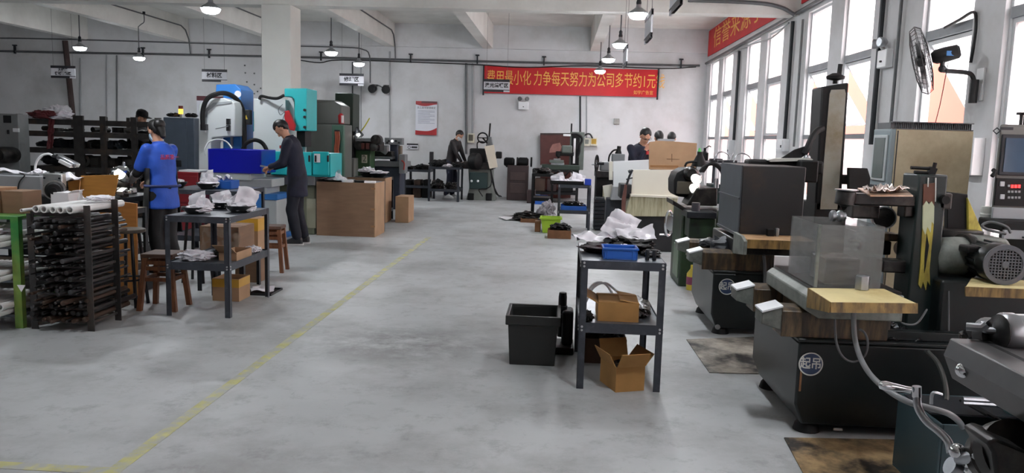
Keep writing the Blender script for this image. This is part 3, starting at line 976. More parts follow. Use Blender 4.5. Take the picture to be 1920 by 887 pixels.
# ================================================================ left foreground: steel table, stools, bar rack
table('steel_table', 'grey angle-iron table in the left foreground with black bowls on top', 'table', -3.12, -2.6, 6.08, 6.95, .815, .43)
zt = .816
bowl('black bowl at the near left corner of the left foreground table', (-2.97, 6.3, zt), .105, .055)
bowl('black bowl on the right side of the left foreground table, holding a tall bag', (-2.68, 6.52, zt), .125, .06)
bowl('black bowl behind at the middle of the left foreground table', (-2.95, 6.75, zt), .11, .06)
bagtop('white plastic bag spilling from the near left bowl on the foreground table', (-2.95, 6.31, zt + .025), .11, .12, 3)
bagtop('tall white plastic bag peaking from the right bowl on the foreground table', (-2.67, 6.53, zt + .025), .12, .15, 8, rz=1)
bagtop('white plastic bag in the bowl at the back of the left foreground table', (-2.93, 6.76, zt + .03), .11, .1, 5, rz=2)
zs = .431
bag('white bag lying on the near left of the lower shelf of the left table', (-2.95, 6.25, zs), (.13, .09, .05), 4)
carton('open brown box on the lower shelf of the left table, packed with dark parts', -2.78, -2.63, 6.3, 6.62, zs, zs + .07, M_card2, flaps=(150, None, None, None))
bag('dark greasy parts bundle on the middle of the lower shelf of the left table', (-2.86, 6.55, zs), (.06, .12, .04), 12, m=M_oil, name='metal_part', cat='metal parts')
bag('light crumpled rag at the right rear of the lower shelf of the left table', (-2.69, 6.8, zs), (.07, .08, .03), 14, name='rag', cat='rag')
table('low_stand', 'low dark stand under the big taped cardboard box behind the left table', 'stand', -3.34, -2.9, 7.1, 7.52, .3, None, bolts=False, m=M_dark, mt=M_dark)
carton('big cardboard box wrapped in clear tape behind the left foreground table', -3.32, -2.95, 7.12, 7.5, .301, .61, M_card, tape=None)
solo('clear_wrap', 'glossy clear plastic wrapped over the big taped cardboard box', 'plastic wrap', mat('clear_wrap', (200, 180, 160), .12, var=.1, alpha=.25), G().sheet((-3.12, 7.113, .46), .36, .28, 61, .02, fr=2, rx=PI / 2))
carton('yellow-taped carton beside the big taped box behind the left table', -3.18, -2.96, 7.62, 7.88, .311, .64, M_card2, tape=M_tape)
carton('plain carton under the yellow-taped carton behind the left table', -3.19, -2.95, 7.6, 7.9, 0, .31, M_card)
carton('yellow-taped open carton on the floor under the left table', -3.02, -2.78, 6.7, 6.95, 0, .2, M_card2, tape=M_tape, flaps=(None, None, None, None))
g = G().tray(-2.86, -2.6, 6.99, 7.3, .0, .02, .004)
solo('flat_tray', 'flat black tray on the floor right behind the left foreground table', 'tray', M_black, g)
sheet('white plastic sheet lying in the flat black floor tray behind the left table', (-2.73, 7.14, .04), .2, .26, 6, .015, rz=.3, m=M_bag, name='plastic_sheet', cat='plastic sheet')
stool_wood('square wooden stool left of the left foreground table', (-3.28, 6.36, 0), .27, .475, rz=.05)
stool_wood('reddish wooden stool behind the right leg of the left foreground table', (-3.06, 8.3, 0), .23, .5, rz=.1)
stool_round('black round stool with splayed legs behind the left foreground table', (-3.55, 7.55, 0), .14, .74, M_black)
# bar rack
M_bar = mat('dark_bar', (44, 44, 46), .35, metal=.55, var=.4, scale=20, c2=(82, 76, 70), amt=.28, sc2=11)
M_bar2 = mat('grey_bar', (88, 88, 90), .35, metal=.6, var=.3, scale=16)
M_bar3 = mat('rusty_bar', (74, 58, 48), .55, metal=.4, var=.35, scale=16)
M_rack = mat('rack_steel', (58, 56, 55), .5, metal=.3, var=.3, scale=9, c2=(86, 70, 58), amt=.25)
RX0, RX1, RY0, RY1 = -3.83, -3.4, 5.5, 5.86
t = thing('bar_rack', 'dark steel rack crammed with steel bars in the left foreground', 'rack', (-3.66, 5.68, 0))
for x, y, h in ((RX0, RY0, .86), (RX1, RY0, .93), (RX0, RY1, .86), (RX1, RY1, .95)):
    part('post', t, M_rack, G().box(x - .025, x + .025, y - .004, y + .004, 0, h).box(x - .003, x + .003, y, y + .03, 0, h))
LEV = [.07, .17, .275, .38, .48, .575, .67, .76]
for z in LEV:
    for y in (RY0 + .02, RY1 - .02):
        part('crossbar', t, M_rack, G().box(RX0, RX1, y - .008, y + .008, z - .016, z))
    part('side_bar', t, M_rack, G().box(RX1 - .012, RX1 - .002, RY0, RY1, z - .02, z))
for y in (RY0, RY1):
    part('crossbar', t, M_rack, G().box(RX0, RX1, y + .004, y + .02, .845, .875))
part('label_card', t, M_paper, G().prism([(-3.84, .36), (-3.78, .36), (-3.81, .31)], 'y', RY0 - .16, RY0 - .155))
proto = []
for i, m in enumerate((M_bar, M_bar2, M_bar3)):
    o = solo('steel_bar', 'dark steel bar in the dense pile filling the left foreground rack', 'steel bar', m, G().lathe([(.0, 0), (.8, .001), (1, .006), (1, .994), (.8, .999), (0, 1)], (0, 0, 0), (0, 1, 0), 10), 'steel bars in the left foreground rack')
    proto.append(o)
rng = random.Random(3)
first = [True] * 3
nb = 0
for li, z in enumerate(LEV):
    nz = LEV[li + 1] if li + 1 < len(LEV) else .86
    zz = z
    while zz < nz - .035:
        x = RX0 + .02 + rng.random() * .02
        top = 0
        while x < RX1 - .04:
            r = rng.choice((.006, .008, .008, .011, .014, .018)) if li else rng.choice((.012, .016, .02))
            k = 0 if rng.random() < .62 else (1 if rng.random() < .6 else 2)
            if li < 2 and rng.random() < .4:
                k = 2
            L = rng.uniform(.5, .68)
            y0 = RY0 - rng.uniform(.0, .13) if x < RX1 - .1 else RY0 - rng.uniform(0, .05)
            o = proto[k] if first[k] else proto[k].copy()
            if not first[k]:
                COL.objects.link(o)
            first[k] = False
            o.scale = (r, L, r)
            o.location = (x + r, y0 + L / 2, zz + .003)
            o.rotation_euler = (0, 0, rng.uniform(-.03, .03))
            top = max(top, 2 * r)
            x += 2 * r + rng.uniform(.004, .022)
            nb += 1
        zz += top + .003
M_tub = mat('white_tube', (216, 216, 214), .4, var=.05)
for i, (px, r) in enumerate(((40, .012), (67, .026), (82, .026), (99, .024), (113, .024), (131, .027))):
    p = at(px, 399, 5.42)
    solo('white_tube', ['thin white tube at the far left', 'first thick white tube', 'second thick white tube', 'third white tube', 'fourth white tube', 'rightmost thick white tube'][i] + ' lying on top of the bar rack', 'tube', M_tub, G().ring((p.x, p.y, .876 + r), (p.x + .03, p.y + .62, .878 + r), r, r * .72, 24))
solo('plastic_wrap', 'white plastic wrapping over the right end of the white tubes on the rack', 'plastic wrap', M_bag, G().lump((-3.5, 5.84, .957), (.09, .12, .022), 9, .3, sub=4))
# green rack with white tubes
M_grn = mat('green_rack_paint', (52, 128, 62), .5, var=.2, c2=(128, 150, 70), amt=.45, sc2=2)
t = thing('green_rack', 'green steel shelf rack at the left edge holding white tubes', 'rack', (-4.4, 5.7, 0))
for x in (-4.75, -3.95):
    for y in (5.5, 5.95):
        part('post', t, M_grn, G().box(x - .03, x + .03, y - .004, y + .004, 0, .83).box(x + (.026 if x > -4.2 else -.03), x + (.03 if x > -4.2 else -.026), y, y + (.04 if y < 5.7 else -.04), 0, .83))
for z in (.1, .36, .61, .83):
    part('shelf', t, M_grn if z > .7 else M_tabt, G().box(-4.76, -3.94, 5.5, 5.95, z - .02, z))
for li, z in enumerate((.1, .36, .61)):
    wd = ['bottom', 'middle', 'upper'][li]
    n = 0
    for row in range(2):
        r = .028 if li == 0 else .02
        x = -4.7 + row * r
        while x < -4.02:
            solo('white_tube', 'white tube lying on the %s shelf of the green rack' % wd, 'tube', M_tub, G().ring((x + r, 5.42 - rng.uniform(0, .05), z + r + .002 + row * r * 1.76), (x + r, 5.92, z + r + .002 + row * r * 1.76), r, r * .7, 16), 'white tubes on the %s green rack shelf' % wd)
            x += 2 * r + .002
bag('white plastic bag of parts on the upper shelf of the green rack', (-4.25, 5.62, .69), (.2, .14, .045), 21)
carton('brown cardboard carton on top of the green rack at the left edge', -4.75, -4.2, 5.62, 5.9, .83, 1.02, M_card2)
carton('darker cardboard flap box standing right of the carton on the green rack', -4.19, -4.02, 5.7, 5.92, .83, 1.0, M_card)
# ================================================================ left middle: work bench with rotary head, splash boards, lamps
M_lg = mat('machine_light_grey', (150, 153, 156), .45, var=.08, scale=4)
M_mg = mat('machine_mid_grey', (112, 116, 118), .5, var=.1, scale=4)
M_bench = mat('bench_top', (120, 108, 92), .6, var=.2, scale=6)
M_alu = mat('cast_aluminium', (180, 182, 182), .35, metal=.7, var=.12, scale=12)
table('work_bench', 'low work bench at the left carrying the grey beam machine and splash boards', 'bench', -5.9, -3.98, 6.75, 7.42, .74, 0.2, t=.05, bolts=False, m=M_dark, mt=M_bench)
zb = .741
a, b, c, e = R(-30, 328, 78, 386, 7.1)
t = thing('beam_machine', 'long grey beam machine with square flange and black chuck on the left bench', 'machine', ((a + b) / 2, 7.2, zb))
part('beam', t, M_lg, G().box(a - .3, b, 7.1, 7.35, zb + .01, e), bev=.012)
part('beam_cap', t, M_mg, G().box(a - .3, b - .03, 7.12, 7.33, e, e + .012))
x0, x1, z0, z1 = R(78, 327, 114, 378, 7.02)
part('flange', t, M_alu, G().box(x0, x1, 7.04, 7.11, zb, z1 + .01), bev=.01)
for i in range(4):
    for xx in (x0 + .02, x1 - .02):
        part('bolt', t, M_dark, G().cyl((xx, 7.045, zb + .05 + i * .075), (xx, 7.03, zb + .05 + i * .075), .009, n=8))
cx, cz = (x0 + x1) / 2 + .03, (zb + z1) / 2 + .02
part('chuck', t, M_rub, G().lathe([(.085, 0), (.088, .1), (.088, .5), (.08, .55), (.06, .8), (.03, .82), (.03, 1)], (cx, 7.04, cz), (cx + .12, 6.82, cz), 28))
part('chuck_ring', t, M_steel, G().ring((cx + .058, 6.935, cz), (cx + .07, 6.91, cz), .09, .075, 28))
part('power_cord', t, M_black, G().tube([(x0 - .25, 7.095, z1 - .0), (x0 - .2, 7.08, z1 - .02), (x0 - .26, 7.08, z1 - .1), (x0 - .29, 7.08, zb + .02)], .006))
sheet('crumpled white cloth draped on the grey beam at the left edge', at(15, 322, 7.3), .34, .22, 31, .05, m=M_bag, name='cloth', cat='cloth')
sheet('crumpled white cloth draped over the beam behind the square flange', at(118, 330, 7.32), .36, .24, 33, .07, m=M_bag, name='cloth', cat='cloth')
bag('white plastic bundle lying on the beam left of the square flange', at(72, 331, 7.25), (.08, .07, .035), 35)
t = thing('gooseneck_lamp', 'unlit white gooseneck lamp with silver head arching over the left bench', 'lamp', at(66, 328, 7.3))
part('neck', t, M_white, G().tube([at(66, 330, 7.3), at(67, 308, 7.3), at(76, 293, 7.3), at(90, 288, 7.3), at(100, 292, 7.28)], .011))
part('joint', t, M_black, G().tube([at(99, 292, 7.28), at(112, 295, 7.26)], .014, sub=1))
part('head', t, M_steel, G().ob(at(128, 302, 7.25), (.2, .08, .045), ry=.42), bev=.012)
part('head_grille', t, M_white, G().ob(at(125, 306, 7.22), (.12, .07, .03), ry=.42))
x0, x1, z0, z1 = R(99, 360, 132, 386, 6.85)
t = thing('white_box', 'white carton box on the bench in front of the black chuck', 'box', ((x0 + x1) / 2, 6.9, zb))
part('carton', t, M_paper, G().box(x0, x1, 6.82, 7.0, zb, z1), bev=.003)
part('flap', t, M_paper, G().ob((x1 + .02, 6.9, z1 + .005), (.06, .17, .004), ry=-.5))
part('print_strip', t, mat('print_green', (80, 120, 96), .5), G().box(x0, x1, 6.818, 6.82, zb + .004, zb + .02))
p = at(152, 376, 6.9)
t = thing('water_bottle', 'clear plastic bottle standing before the upper orange splash board', 'bottle', (p.x, 6.9, zb))
part('body', t, mat('clear_plastic', (225, 228, 230), .15, var=.02, alpha=.45), G().lathe([(.026, 0), (.03, .03), (.03, .3), (.027, .4), (.03, .5), (.029, .7), (.012, .88), (.012, 1)], (p.x, 6.9, zb), (p.x, 6.9, zb + .16), 20))
part('cap', t, M_white, G().cyl((p.x, 6.9, zb + .158), (p.x, 6.9, zb + .18), .014))
solo('tool_case', 'black case lying on the bench under the grey beam', 'case', M_black, pbox(55, 366, 97, 390, 6.9, .14, zb), bev=.012)
M_ply = mat('plywood_orange', (172, 120, 52), .55, var=.14, scale=4, stretch=(1, 1, 8))
solo('splash_board', 'orange plywood board standing upright at the back of the bench by the lit lamp', 'board', M_ply, ppoly([(151, 329), (222, 327), (212, 374), (152, 373)], 7.35, .02), bev=.002)
solo('splash_board', 'small orange board piece beside the chuck on the bench', 'board', M_ply, ppoly([(127, 340), (150, 336), (146, 374), (130, 374)], 7.4, .02), bev=.002)
# second splash guard hangs off the front of the woman's bench, down to the foot shelf
M_ply2 = mat('plywood_brown', (160, 104, 46), .55, var=.14, scale=4, stretch=(1, 1, 8))
x0, x1, z0, z1 = R(182, 376, 258, 515, 6.66)
t = thing('splash_guard', 'large brown plywood guard standing in front of the bench left of the woman', 'board', ((x0 + x1) / 2, 6.66, 0))
part('panel', t, M_ply2, G().prism([(x0, 0), (x1 - .02, 0), (x1, z1 - .02), (x0, z1 + .01)], 'y', 6.66, 6.68), bev=.002)
part('foot', t, M_dark, G().box(x0, x1, 6.6, 6.74, 0, .03))
stool_round('dark round stool in front of the brown plywood guard', (-3.6, 6.4, 0), .135, .655, M_dark, mat('stool_top_dark', (74, 66, 56), .5, var=.3))
solo('foot_shelf', 'low dark shelf box on the floor behind the bar rack', 'shelf', M_dark, pbox(214, 526, 262, 541, 6.9, .3, 0))
# lit lamp and steel parts where the woman works
table('work_bench', 'work bench where the woman in blue stands, behind the orange boards', 'bench', -5.5, -4.32, 7.55, 8.35, .8, .25, t=.05, bolts=False, m=M_dark, mt=M_dark)
zb = .801
p = at(226, 324, 7.8)
t = thing('work_lamp', 'lit silver work lamp shining before the woman in blue', 'lamp', (p.x, p.y, zb))
part('arm', t, M_steel, G().tube([(p.x - .1, 8.0, zb), (p.x - .1, 8.0, zb + .22), (p.x - .02, 7.9, p.z + .1), (p.x + .01, 7.86, p.z + .04)], .012))
part('reflector', t, M_chrome, G().lathe([(.03, 0), (.07, .4), (.105, 1), (.1, .98), (.06, .4), (.02, .1)], p + V((.03, .06, .05)), p + V((-.0, -.01, -.02)), 24))
part('bulb', t, mat('lit_bulb', (255, 250, 235), .5, var=0, emit=28), G().sph(p + V((.0, -.02, -.01)), .05))
rng = random.Random(11)
for i in range(16):
    q = at(rng.uniform(206, 250), rng.uniform(350, 380), rng.uniform(7.65, 7.85))
    solo('machined_part', 'shiny machined steel part in the heap before the woman in blue', 'metal part', rng.choice((M_steel, M_oil, M_oil)), G().ob((q.x, q.y, zb + .025 + rng.uniform(0, .04)), (rng.uniform(.04, .14), rng.uniform(.03, .08), rng.uniform(.02, .05)), rz=rng.uniform(0, 3), ry=rng.uniform(-.3, .3)), 'machined parts before the woman', bev=.004)
t = thing('bench_machine', 'dark bench machine head behind the lit lamp at the woman in blue', 'machine', at(240, 350, 8.1))
q = at(236, 343, 8.1)
part('head', t, M_oil, G().lathe([(.08, 0), (.11, .2), (.11, .7), (.06, .8), (.06, 1)], (q.x + .06, q.y, q.z), (q.x - .2, q.y - .08, q.z), 24))
part('base', t, M_oil, G().box(q.x - .16, q.x + .06, q.y - .12, q.y + .12, zb, q.z - .05), bev=.01)
# second table behind, with bowls
table('steel_table', 'dark table behind the left foreground table holding bowls of white parts', 'table', -4.6, -3.7, 8.95, 9.75, .8, .25, bolts=False)
for i, (px, py, lb) in enumerate(((330, 358, 'black bowl of white parts on the table behind the woman'), (390, 362, 'black bowl with a white bag on the table left of the blue tote'))):
    p = at(px, py, 9.2)
    bowl(lb, (p.x, 9.2, .801), .13, .07)
    if i == 0:
        for k in range(7):
            solo('white_part', 'small white part heaped in the bowl behind the woman', 'part', M_paper, G().ob((p.x + rng.uniform(-.08, .08), 9.2 + rng.uniform(-.07, .07), .865 + rng.uniform(0, .03)), (.09, .02, .02), rz=rng.uniform(0, 3), ry=rng.uniform(-.3, .3)), 'white parts in the bowl behind the woman')
    else:
        bagtop('white plastic bag standing in the bowl left of the blue tote', (p.x, 9.2, .84), .13, .14, 17)
p = at(440, 356, 9.4)
solo('blue_tote', 'blue plastic tote on the table in front of the white drilling machine', 'tote', M_blue, G().tray(p.x - .22, p.x + .02, 9.25, 9.5, .801, .9, .006), bev=.004)
sheet('white plastic bag poking from the blue tote', (p.x - .1, 9.36, .93), .16, .12, 44, .05, m=M_bag, name='plastic_bag', cat='plastic bag')
bag('clear plastic bag bundle on the dark table left of the tall bag', at(425, 375, 9.05), (.12, .1, .05), 46)
t = thing('red_cabinet', 'low red tool cabinet with a white board on top behind the woman', 'cabinet', (-5.2, 10.9, 0))
x0, x1, z0, z1 = R(322, 322, 372, 400, 10.8)
M_redc = mat('tool_cabinet_red', (122, 26, 34), .4, var=.1)
part('body', t, M_redc, G().box(x0, x1, 10.8, 11.16, 0, z1), bev=.01)
for i in range(4):
    part('drawer', t, M_redc, G().box(x0 + .02, x1 - .02, 10.785, 10.8, .08 + i * .2, .25 + i * .2), bev=.004)
solo('white_board', 'white board lying on the low red cabinet', 'board', M_white, G().box(x0 + .1, x1 + .02, 10.82, 11.1, z1 + .001, z1 + .025))

# ================================================================ far left: storage rack with dark goods, cabinets
M_gcab = mat('cabinet_grey', (118, 121, 122), .5, var=.08)
x0, x1, z0, z1 = R(-50, 212, 36, 330, 11.95)
t = thing('control_cabinet', 'grey control cabinet with dark windows at the far left edge', 'cabinet', ((x0 + x1) / 2, 12.05, 0))
part('body', t, M_gcab, G().box(x0, x1, 11.95, 12.2, 0, z1), bev=.01)
part('window', t, M_black, pbox(6, 216, 20, 230, 11.94, .02))
part('window', t, M_black, pbox(8, 275, 24, 280, 11.94, .02))
part('meter', t, M_white, pbox(24, 240, 35, 247, 11.94, .02))
part('handle', t, M_black, pbox(13, 243, 16, 251, 11.93, .02))
p = at(12, 290, 11.85)
part('motor', t, M_oil, G().lathe([(.12, 0), (.13, .2), (.13, .8), (.09, 1)], (p.x + .05, 11.95, p.z), (p.x + .05, 11.6, p.z), 20))
part('gauge', t, M_lg, G().cyl((p.x - .1, 11.95, p.z), (p.x - .1, 11.85, p.z), .07))
Yr = 12.8
X0, X1 = at(40, 230, Yr).x, at(299, 230, Yr).x
t = thing('storage_rack', 'long dark storage rack along the far left, crowded with dark parts', 'rack', ((X0 + X1) / 2, Yr + .4, 0))
for px in (38, 148, 194, 252, 297):
    x = at(px, 230, Yr).x
    h = at(px, 213 + (px - 38) * .03, Yr).z
    wd = .05 if px != 148 else .085
    part('post', t, M_rack, G().box(x - wd, x + wd, Yr - .03, Yr + .01, 0, h))
    part('post', t, M_rack, G().box(x - .03, x + .03, Yr + .75, Yr + .8, 0, h))
RZ = [at(170, 225, Yr).z, at(170, 244, Yr).z - .03, 1.13, .82, .45, .12]
for i, z in enumerate(RZ):
    part('beam', t, M_rack, G().box(X0, X1, Yr - .02, Yr + .0, z - .09, z))
    part('beam', t, M_rack, G().box(X0, X1, Yr + .78, Yr + .8, z - .09, z))
    if i:
        part('shelf', t, M_rack, G().box(X0, X1, Yr, Yr + .78, z - .02, z - .004))
rng = random.Random(5)
M_goods = [M_oil, M_oil, M_dark, mat('dark_goods', (52, 48, 44), .6, var=.35), mat('grey_goods', (92, 90, 86), .6, var=.3)]
names = ['motor_part', 'coil', 'block', 'bundle']
SN = ['', 'second', 'third', 'fourth', 'fifth', 'lowest']
for li in (1, 2, 3, 4, 5):
    top = RZ[li - 1] - .1 - RZ[li]
    x = X0 + .12
    n = 0
    while x < X1 - .1:
        wdt = rng.uniform(.12, .26)
        hh = min(top * .95, rng.uniform(.05, .1) if li == 1 else rng.uniform(top * .6, top * .98))
        y = Yr + rng.uniform(.05, .25)
        kind = rng.randrange(4)
        m = rng.choice(M_goods)
        z = RZ[li]
        q = V((x + wdt / 2, y + .15, z))
        g = G()
        if kind == 0:
            g.lathe([(hh * .3, 0), (hh * .48, .1), (hh * .5, .5), (hh * .4, .8), (hh * .18, .85), (hh * .15, 1)], q + V((-wdt / 2, 0, hh / 2)), q + V((wdt / 2, -.05, hh / 2)), 16)
        elif kind == 1:
            hh = min(hh, wdt)
            g.ring(q + V((0, -.05, hh / 2)), q + V((.02, .1, hh / 2)), min(hh, wdt) / 2, min(hh, wdt) * .25, 18)
        elif kind == 2:
            g.ob(q + V((0, 0, hh / 2)), (wdt, .24, hh), rz=rng.uniform(-.3, .3)).ob(q + V((0, 0, hh * .5)), (wdt * .6, .3, hh * .6))
        else:
            g.lump(q + V((0, 0, hh * .45)), (wdt / 2, .18, hh * .5), rng.random() * 50, .35, sub=3)
        solo(names[kind], 'dark greasy stock item on the %s shelf of the long left rack' % SN[li], 'stock item', m, g, 'dark stock on the %s rack shelf' % SN[li])
        x += wdt + rng.uniform(.02, .05)
        n += 1
for li in (2, 3, 4, 5):
    top = RZ[li - 1] - .1 - RZ[li]
    x = X0 + .15
    while x < X1 - .2:
        r_ = rng.uniform(.1, .17)
        solo('coil_bundle', 'dark coil or bundle at the back of the %s shelf of the long left rack' % SN[li], 'stock item', rng.choice(M_goods), G().lump((x + r_, Yr + .54, RZ[li] + top * .42), (r_, .12, top * .42), rng.random() * 90, .3, sub=3), 'dark bundles at the back of the %s rack shelf' % SN[li])
        x += 2.2 * r_
z = RZ[0]
for px, w_, h_, m, lb in ((72, .3, .06, M_bag, 'white folded cloth bundle on top of the long left rack'), (108, .22, .13, M_bag, 'white plastic bag heap on top of the long left rack'), (96, .2, .08, mat('red_cloth', (92, 36, 40), .7), 'dark red cloth hanging over the top of the long left rack'), (122, .2, .03, M_bag, 'flat white bag right of the heap on the long left rack')):
    p = at(px, 214, Yr + .2)
    yy = {72: Yr + .3, 108: Yr + .2, 96: Yr + .0, 122: Yr + .05}[px]
    bag(lb, (p.x, yy, z + .002), (w_, .15, h_), px, m=m, name='cloth_bundle' if px != 108 else 'plastic_bag', cat='bundle')
p = at(92, 250, Yr - .1)
solo('red_cloth', 'dark red cloth strip hanging down from the long left rack', 'cloth', MC['red_cloth'], G().sheet((p.x, Yr - .06, p.z), .1, .5, 3, .03, rx=PI / 2, ry=.1, th=.008))
for i, (px, py, w_) in enumerate(((175, 215, .3), (215, 217, .0))):
    if w_:
        p = at(px, py, Yr + .5)
M_cyl = M_rub
p0, p1 = at(50, 271, Yr - .25), at(118, 271, Yr - .25)
x0, x1, z0, z1 = R(308, 220, 366, 400, 12.3)
t = thing('slate_cabinet', 'tall slate grey machine cabinet behind the woman with a signal light on top', 'cabinet', ((x0 + x1) / 2, 12.6, 0))
M_slate = mat('slate_paint', (70, 80, 92), .5, var=.08)
part('body', t, M_slate, G().box(x0, x1, 12.3, 12.9, 0, z1), bev=.012)
part('door', t, M_slate, G().box(x0 + .04, x1 - .12, 12.285, 12.3, .1, z1 - .05), bev=.004)
part('vent', t, M_black, pbox(316, 300, 340, 312, 12.28, .01))
p = at(339, 208, 12.5)
part('pole', t, M_steel, G().cyl((p.x, 12.5, z1), (p.x, 12.5, z1 + .06), .015))
part('signal_lamp', t, mat('signal_amber', (255, 176, 60), .4, var=0, emit=1.6), G().cyl((p.x, 12.5, z1 + .06), (p.x, 12.5, z1 + .14), .035))
part('signal_lamp', t, mat('signal_red', (120, 40, 24), .4, var=.1), G().cyl((p.x, 12.5, z1 + .14), (p.x, 12.5, z1 + .19), .035))
for i in range(4):
    q = at((318, 327, 352, 360)[i], 216, 12.5)
    solo('cable_heap', 'black cable heap lying on the slate cabinet ' + ('left of the signal light, outer', 'left of the signal light, inner', 'right of the signal light, inner', 'right of the signal light, outer')[i], 'cable', M_rub, G().lump((q.x, 12.55, z1 + .04), (.05, .1, .035), i + 60, .5))

# ================================================================ white and blue hole-drilling machine
M_mw = mat('machine_white', (196, 202, 202), .4, var=.05, scale=2)
M_mb = mat('machine_blue', (56, 124, 198), .4, var=.08, scale=2)
M_tankb = mat('tank_deep_blue', (10, 22, 168), .3, var=.1, scale=2)
Y1 = 10.9
x0, x1, _, _ = R(372, 300, 522, 400, Y1)
t = thing('drilling_machine', 'white and blue drilling machine with a deep blue tank left of the man in navy', 'machine', ((x0 + x1) / 2, 11.3, 0))
part('cabinet', t, M_mw, pbox(405, 372, 519, 442, 10.75, .5, .06), bev=.01)
part('trim', t, M_mb, pbox(402, 362, 520, 373, 10.72, .54), bev=.006)
part('trim', t, M_mb, pbox(478, 373, 495, 440, 10.72, .05, .06), bev=.006)
part('trim', t, M_mb, pbox(402, 373, 414, 440, 10.72, .05, .06), bev=.006)
part('plinth', t, M_mb, pbox(400, 438, 524, 447, 10.72, .54, 0), bev=.006)
part('cross_slide', t, M_mw, pbox(405, 350, 500, 362, 10.72, .52), bev=.008)
part('cross_slide', t, M_lg, pbox(402, 336, 508, 350, 10.7, .52), bev=.008)
part('work_table', t, M_mw, pbox(398, 322, 470, 337, 10.65, .52), bev=.02)
part('side_table', t, M_mw, pbox(470, 335, 510, 350, 10.72, .5), bev=.006)
part('tank', t, M_tankb, (lambda r: G().tray(r[0], r[1], 10.6, 11.15, r[2], r[3], .015))(R(390, 280, 490, 324, 10.6)), bev=.004)
part('column', t, M_mw, ppoly([(372, 196), (384, 186), (420, 183), (437, 190), (440, 200), (440, 255), (420, 256), (398, 258), (395, 268), (395, 420), (372, 420)], 11.2, .35), bev=.015)
part('panel', t, mat('recess_grey', (150, 156, 158), .5), ppoly([(382, 240), (384, 205), (400, 192), (434, 189), (434, 193), (404, 197), (390, 208), (387, 240)], 11.19, .012))
part('rear_column', t, M_mb, ppoly([(405, 158), (440, 157), (451, 167), (451, 420), (418, 420), (418, 176), (404, 176)], 11.56, .5), bev=.01)
part('badge', t, M_white, (lambda q: G().cyl((q.x, 11.555, q.z), (q.x, 11.56, q.z), .05, n=24))(at(446, 176, 11.56)))
part('cable', t, M_rub, G().tube([at(381, 242, 11.1), at(380, 210, 11.1), at(388, 186, 11.1), at(405, 176, 11.15), at(425, 175, 11.3), at(444, 186, 11.45), at(455, 206, 11.5), at(458, 240, 11.5), at(458, 285, 11.5)], .035))
part('cable_plug', t, M_black, pbox(375, 232, 386, 244, 11.08, .08), bev=.006)
part('cable_plug', t, M_mw, pbox(378, 243, 384, 248, 11.1, .05))
part('switch_box', t, M_black, pbox(446, 205, 466, 233, 11.5, .15), bev=.01)
part('warning_label', t, mat('warning_yellow', (200, 170, 60), .5), ppoly([(459, 223), (464, 223), (461.5, 215)], 11.495, .006))
part('rail', t, M_steel, pbox(432, 225, 436, 300, 11.53, .04))
for yy in (222, 234):
    part('clamp', t, M_black, pbox(424, yy, 430, yy + 11, 11.15, .08))
part('electrode_rod', t, M_steel, G().tube([at(404, 241, 11.1), at(415, 239, 11.1), at(428, 236, 11.1)], .006))
part('clear_hose', t, mat('clear_hose', (190, 194, 196), .25, var=.05), G().tube([at(386, 292, 10.7), at(384, 280, 10.7), at(392, 266, 10.75), at(408, 261, 10.8), at(424, 265, 10.8), at(435, 278, 10.75)], .012))
# ================================================================ turquoise machine
M_teal = mat('machine_turquoise', (36, 178, 182), .4, var=.07, scale=2)
Yt = 11.45
x0, x1, _, _ = R(475, 300, 622, 400, Yt)
t = thing('turquoise_machine', 'white and turquoise drilling machine behind the man in navy', 'machine', ((x0 + x1) / 2 - .1, 11.85, 0))
part('column', t, M_mw, pbox(476, 185, 536, 330, 11.6, .5, 0), bev=.012)
part('column_panel', t, M_mw, pbox(540, 180, 552, 240, 11.75, .3), bev=.006)
part('head', t, M_teal, ppoly([(533, 165), (575, 165), (575, 245), (552, 245), (552, 186), (546, 181), (533, 181)], 11.45, .5), bev=.012)
part('head_side', t, M_teal, pbox(460, 208, 475, 246, 12.1, .3), bev=.01)
part('spindle', t, M_rub, pbox(556, 245, 572, 275, 11.55, .3), bev=.006)
part('spindle_nose', t, M_steel, (lambda q: G().cyl((q.x, 11.7, q.z), (q.x, 11.7, q.z - .12), .03, .012))(at(564, 275, 11.55)))
for yy in (206, 219, 238):
    part('knob', t, M_black, (lambda q: G().cyl((q.x, 11.45, q.z), (q.x, 11.42, q.z), .02))(at(572, yy, 11.45)))
part('tank_door', t, M_teal, pbox(508, 284, 584, 328, 11.3, .04), bev=.008)
part('tank_door', t, M_teal, pbox(586, 284, 616, 328, 11.3, .04), bev=.008)
part('tank', t, M_teal, pbox(508, 286, 620, 330, 11.35, .6), bev=.008)
for px in (578, 590, 613):
    part('handle', t, M_black, pbox(px, 291, px + 3, 303, 11.28, .03))
part('notice', t, M_paper, pbox(589, 288, 600, 304, 11.29, .012))
part('bed', t, M_mg, pbox(500, 328, 590, 346, 11.35, .7), bev=.01)
part('base', t, mat('aged_cream_green', (112, 116, 96), .6, var=.15, scale=2), pbox(522, 346, 590, 440, 11.45, .7, 0), bev=.012)
part('base_door', t, mat('aged_cream', (142, 142, 122), .6, var=.1, scale=2), pbox(575, 372, 592, 432, 11.43, .03, .1))
part('pendant_control', t, mat('pendant_red', (176, 32, 38), .4, var=.1), ppoly([(533, 208), (541, 206), (553, 234), (551, 245), (543, 243), (533, 222)], 11.35, .06), bev=.008)
part('hose', t, M_rub, G().tube([at(486, 186, 11.55), at(490, 180, 11.55), at(505, 183, 11.5), at(520, 184, 11.45), at(533, 178, 11.45)], .022))
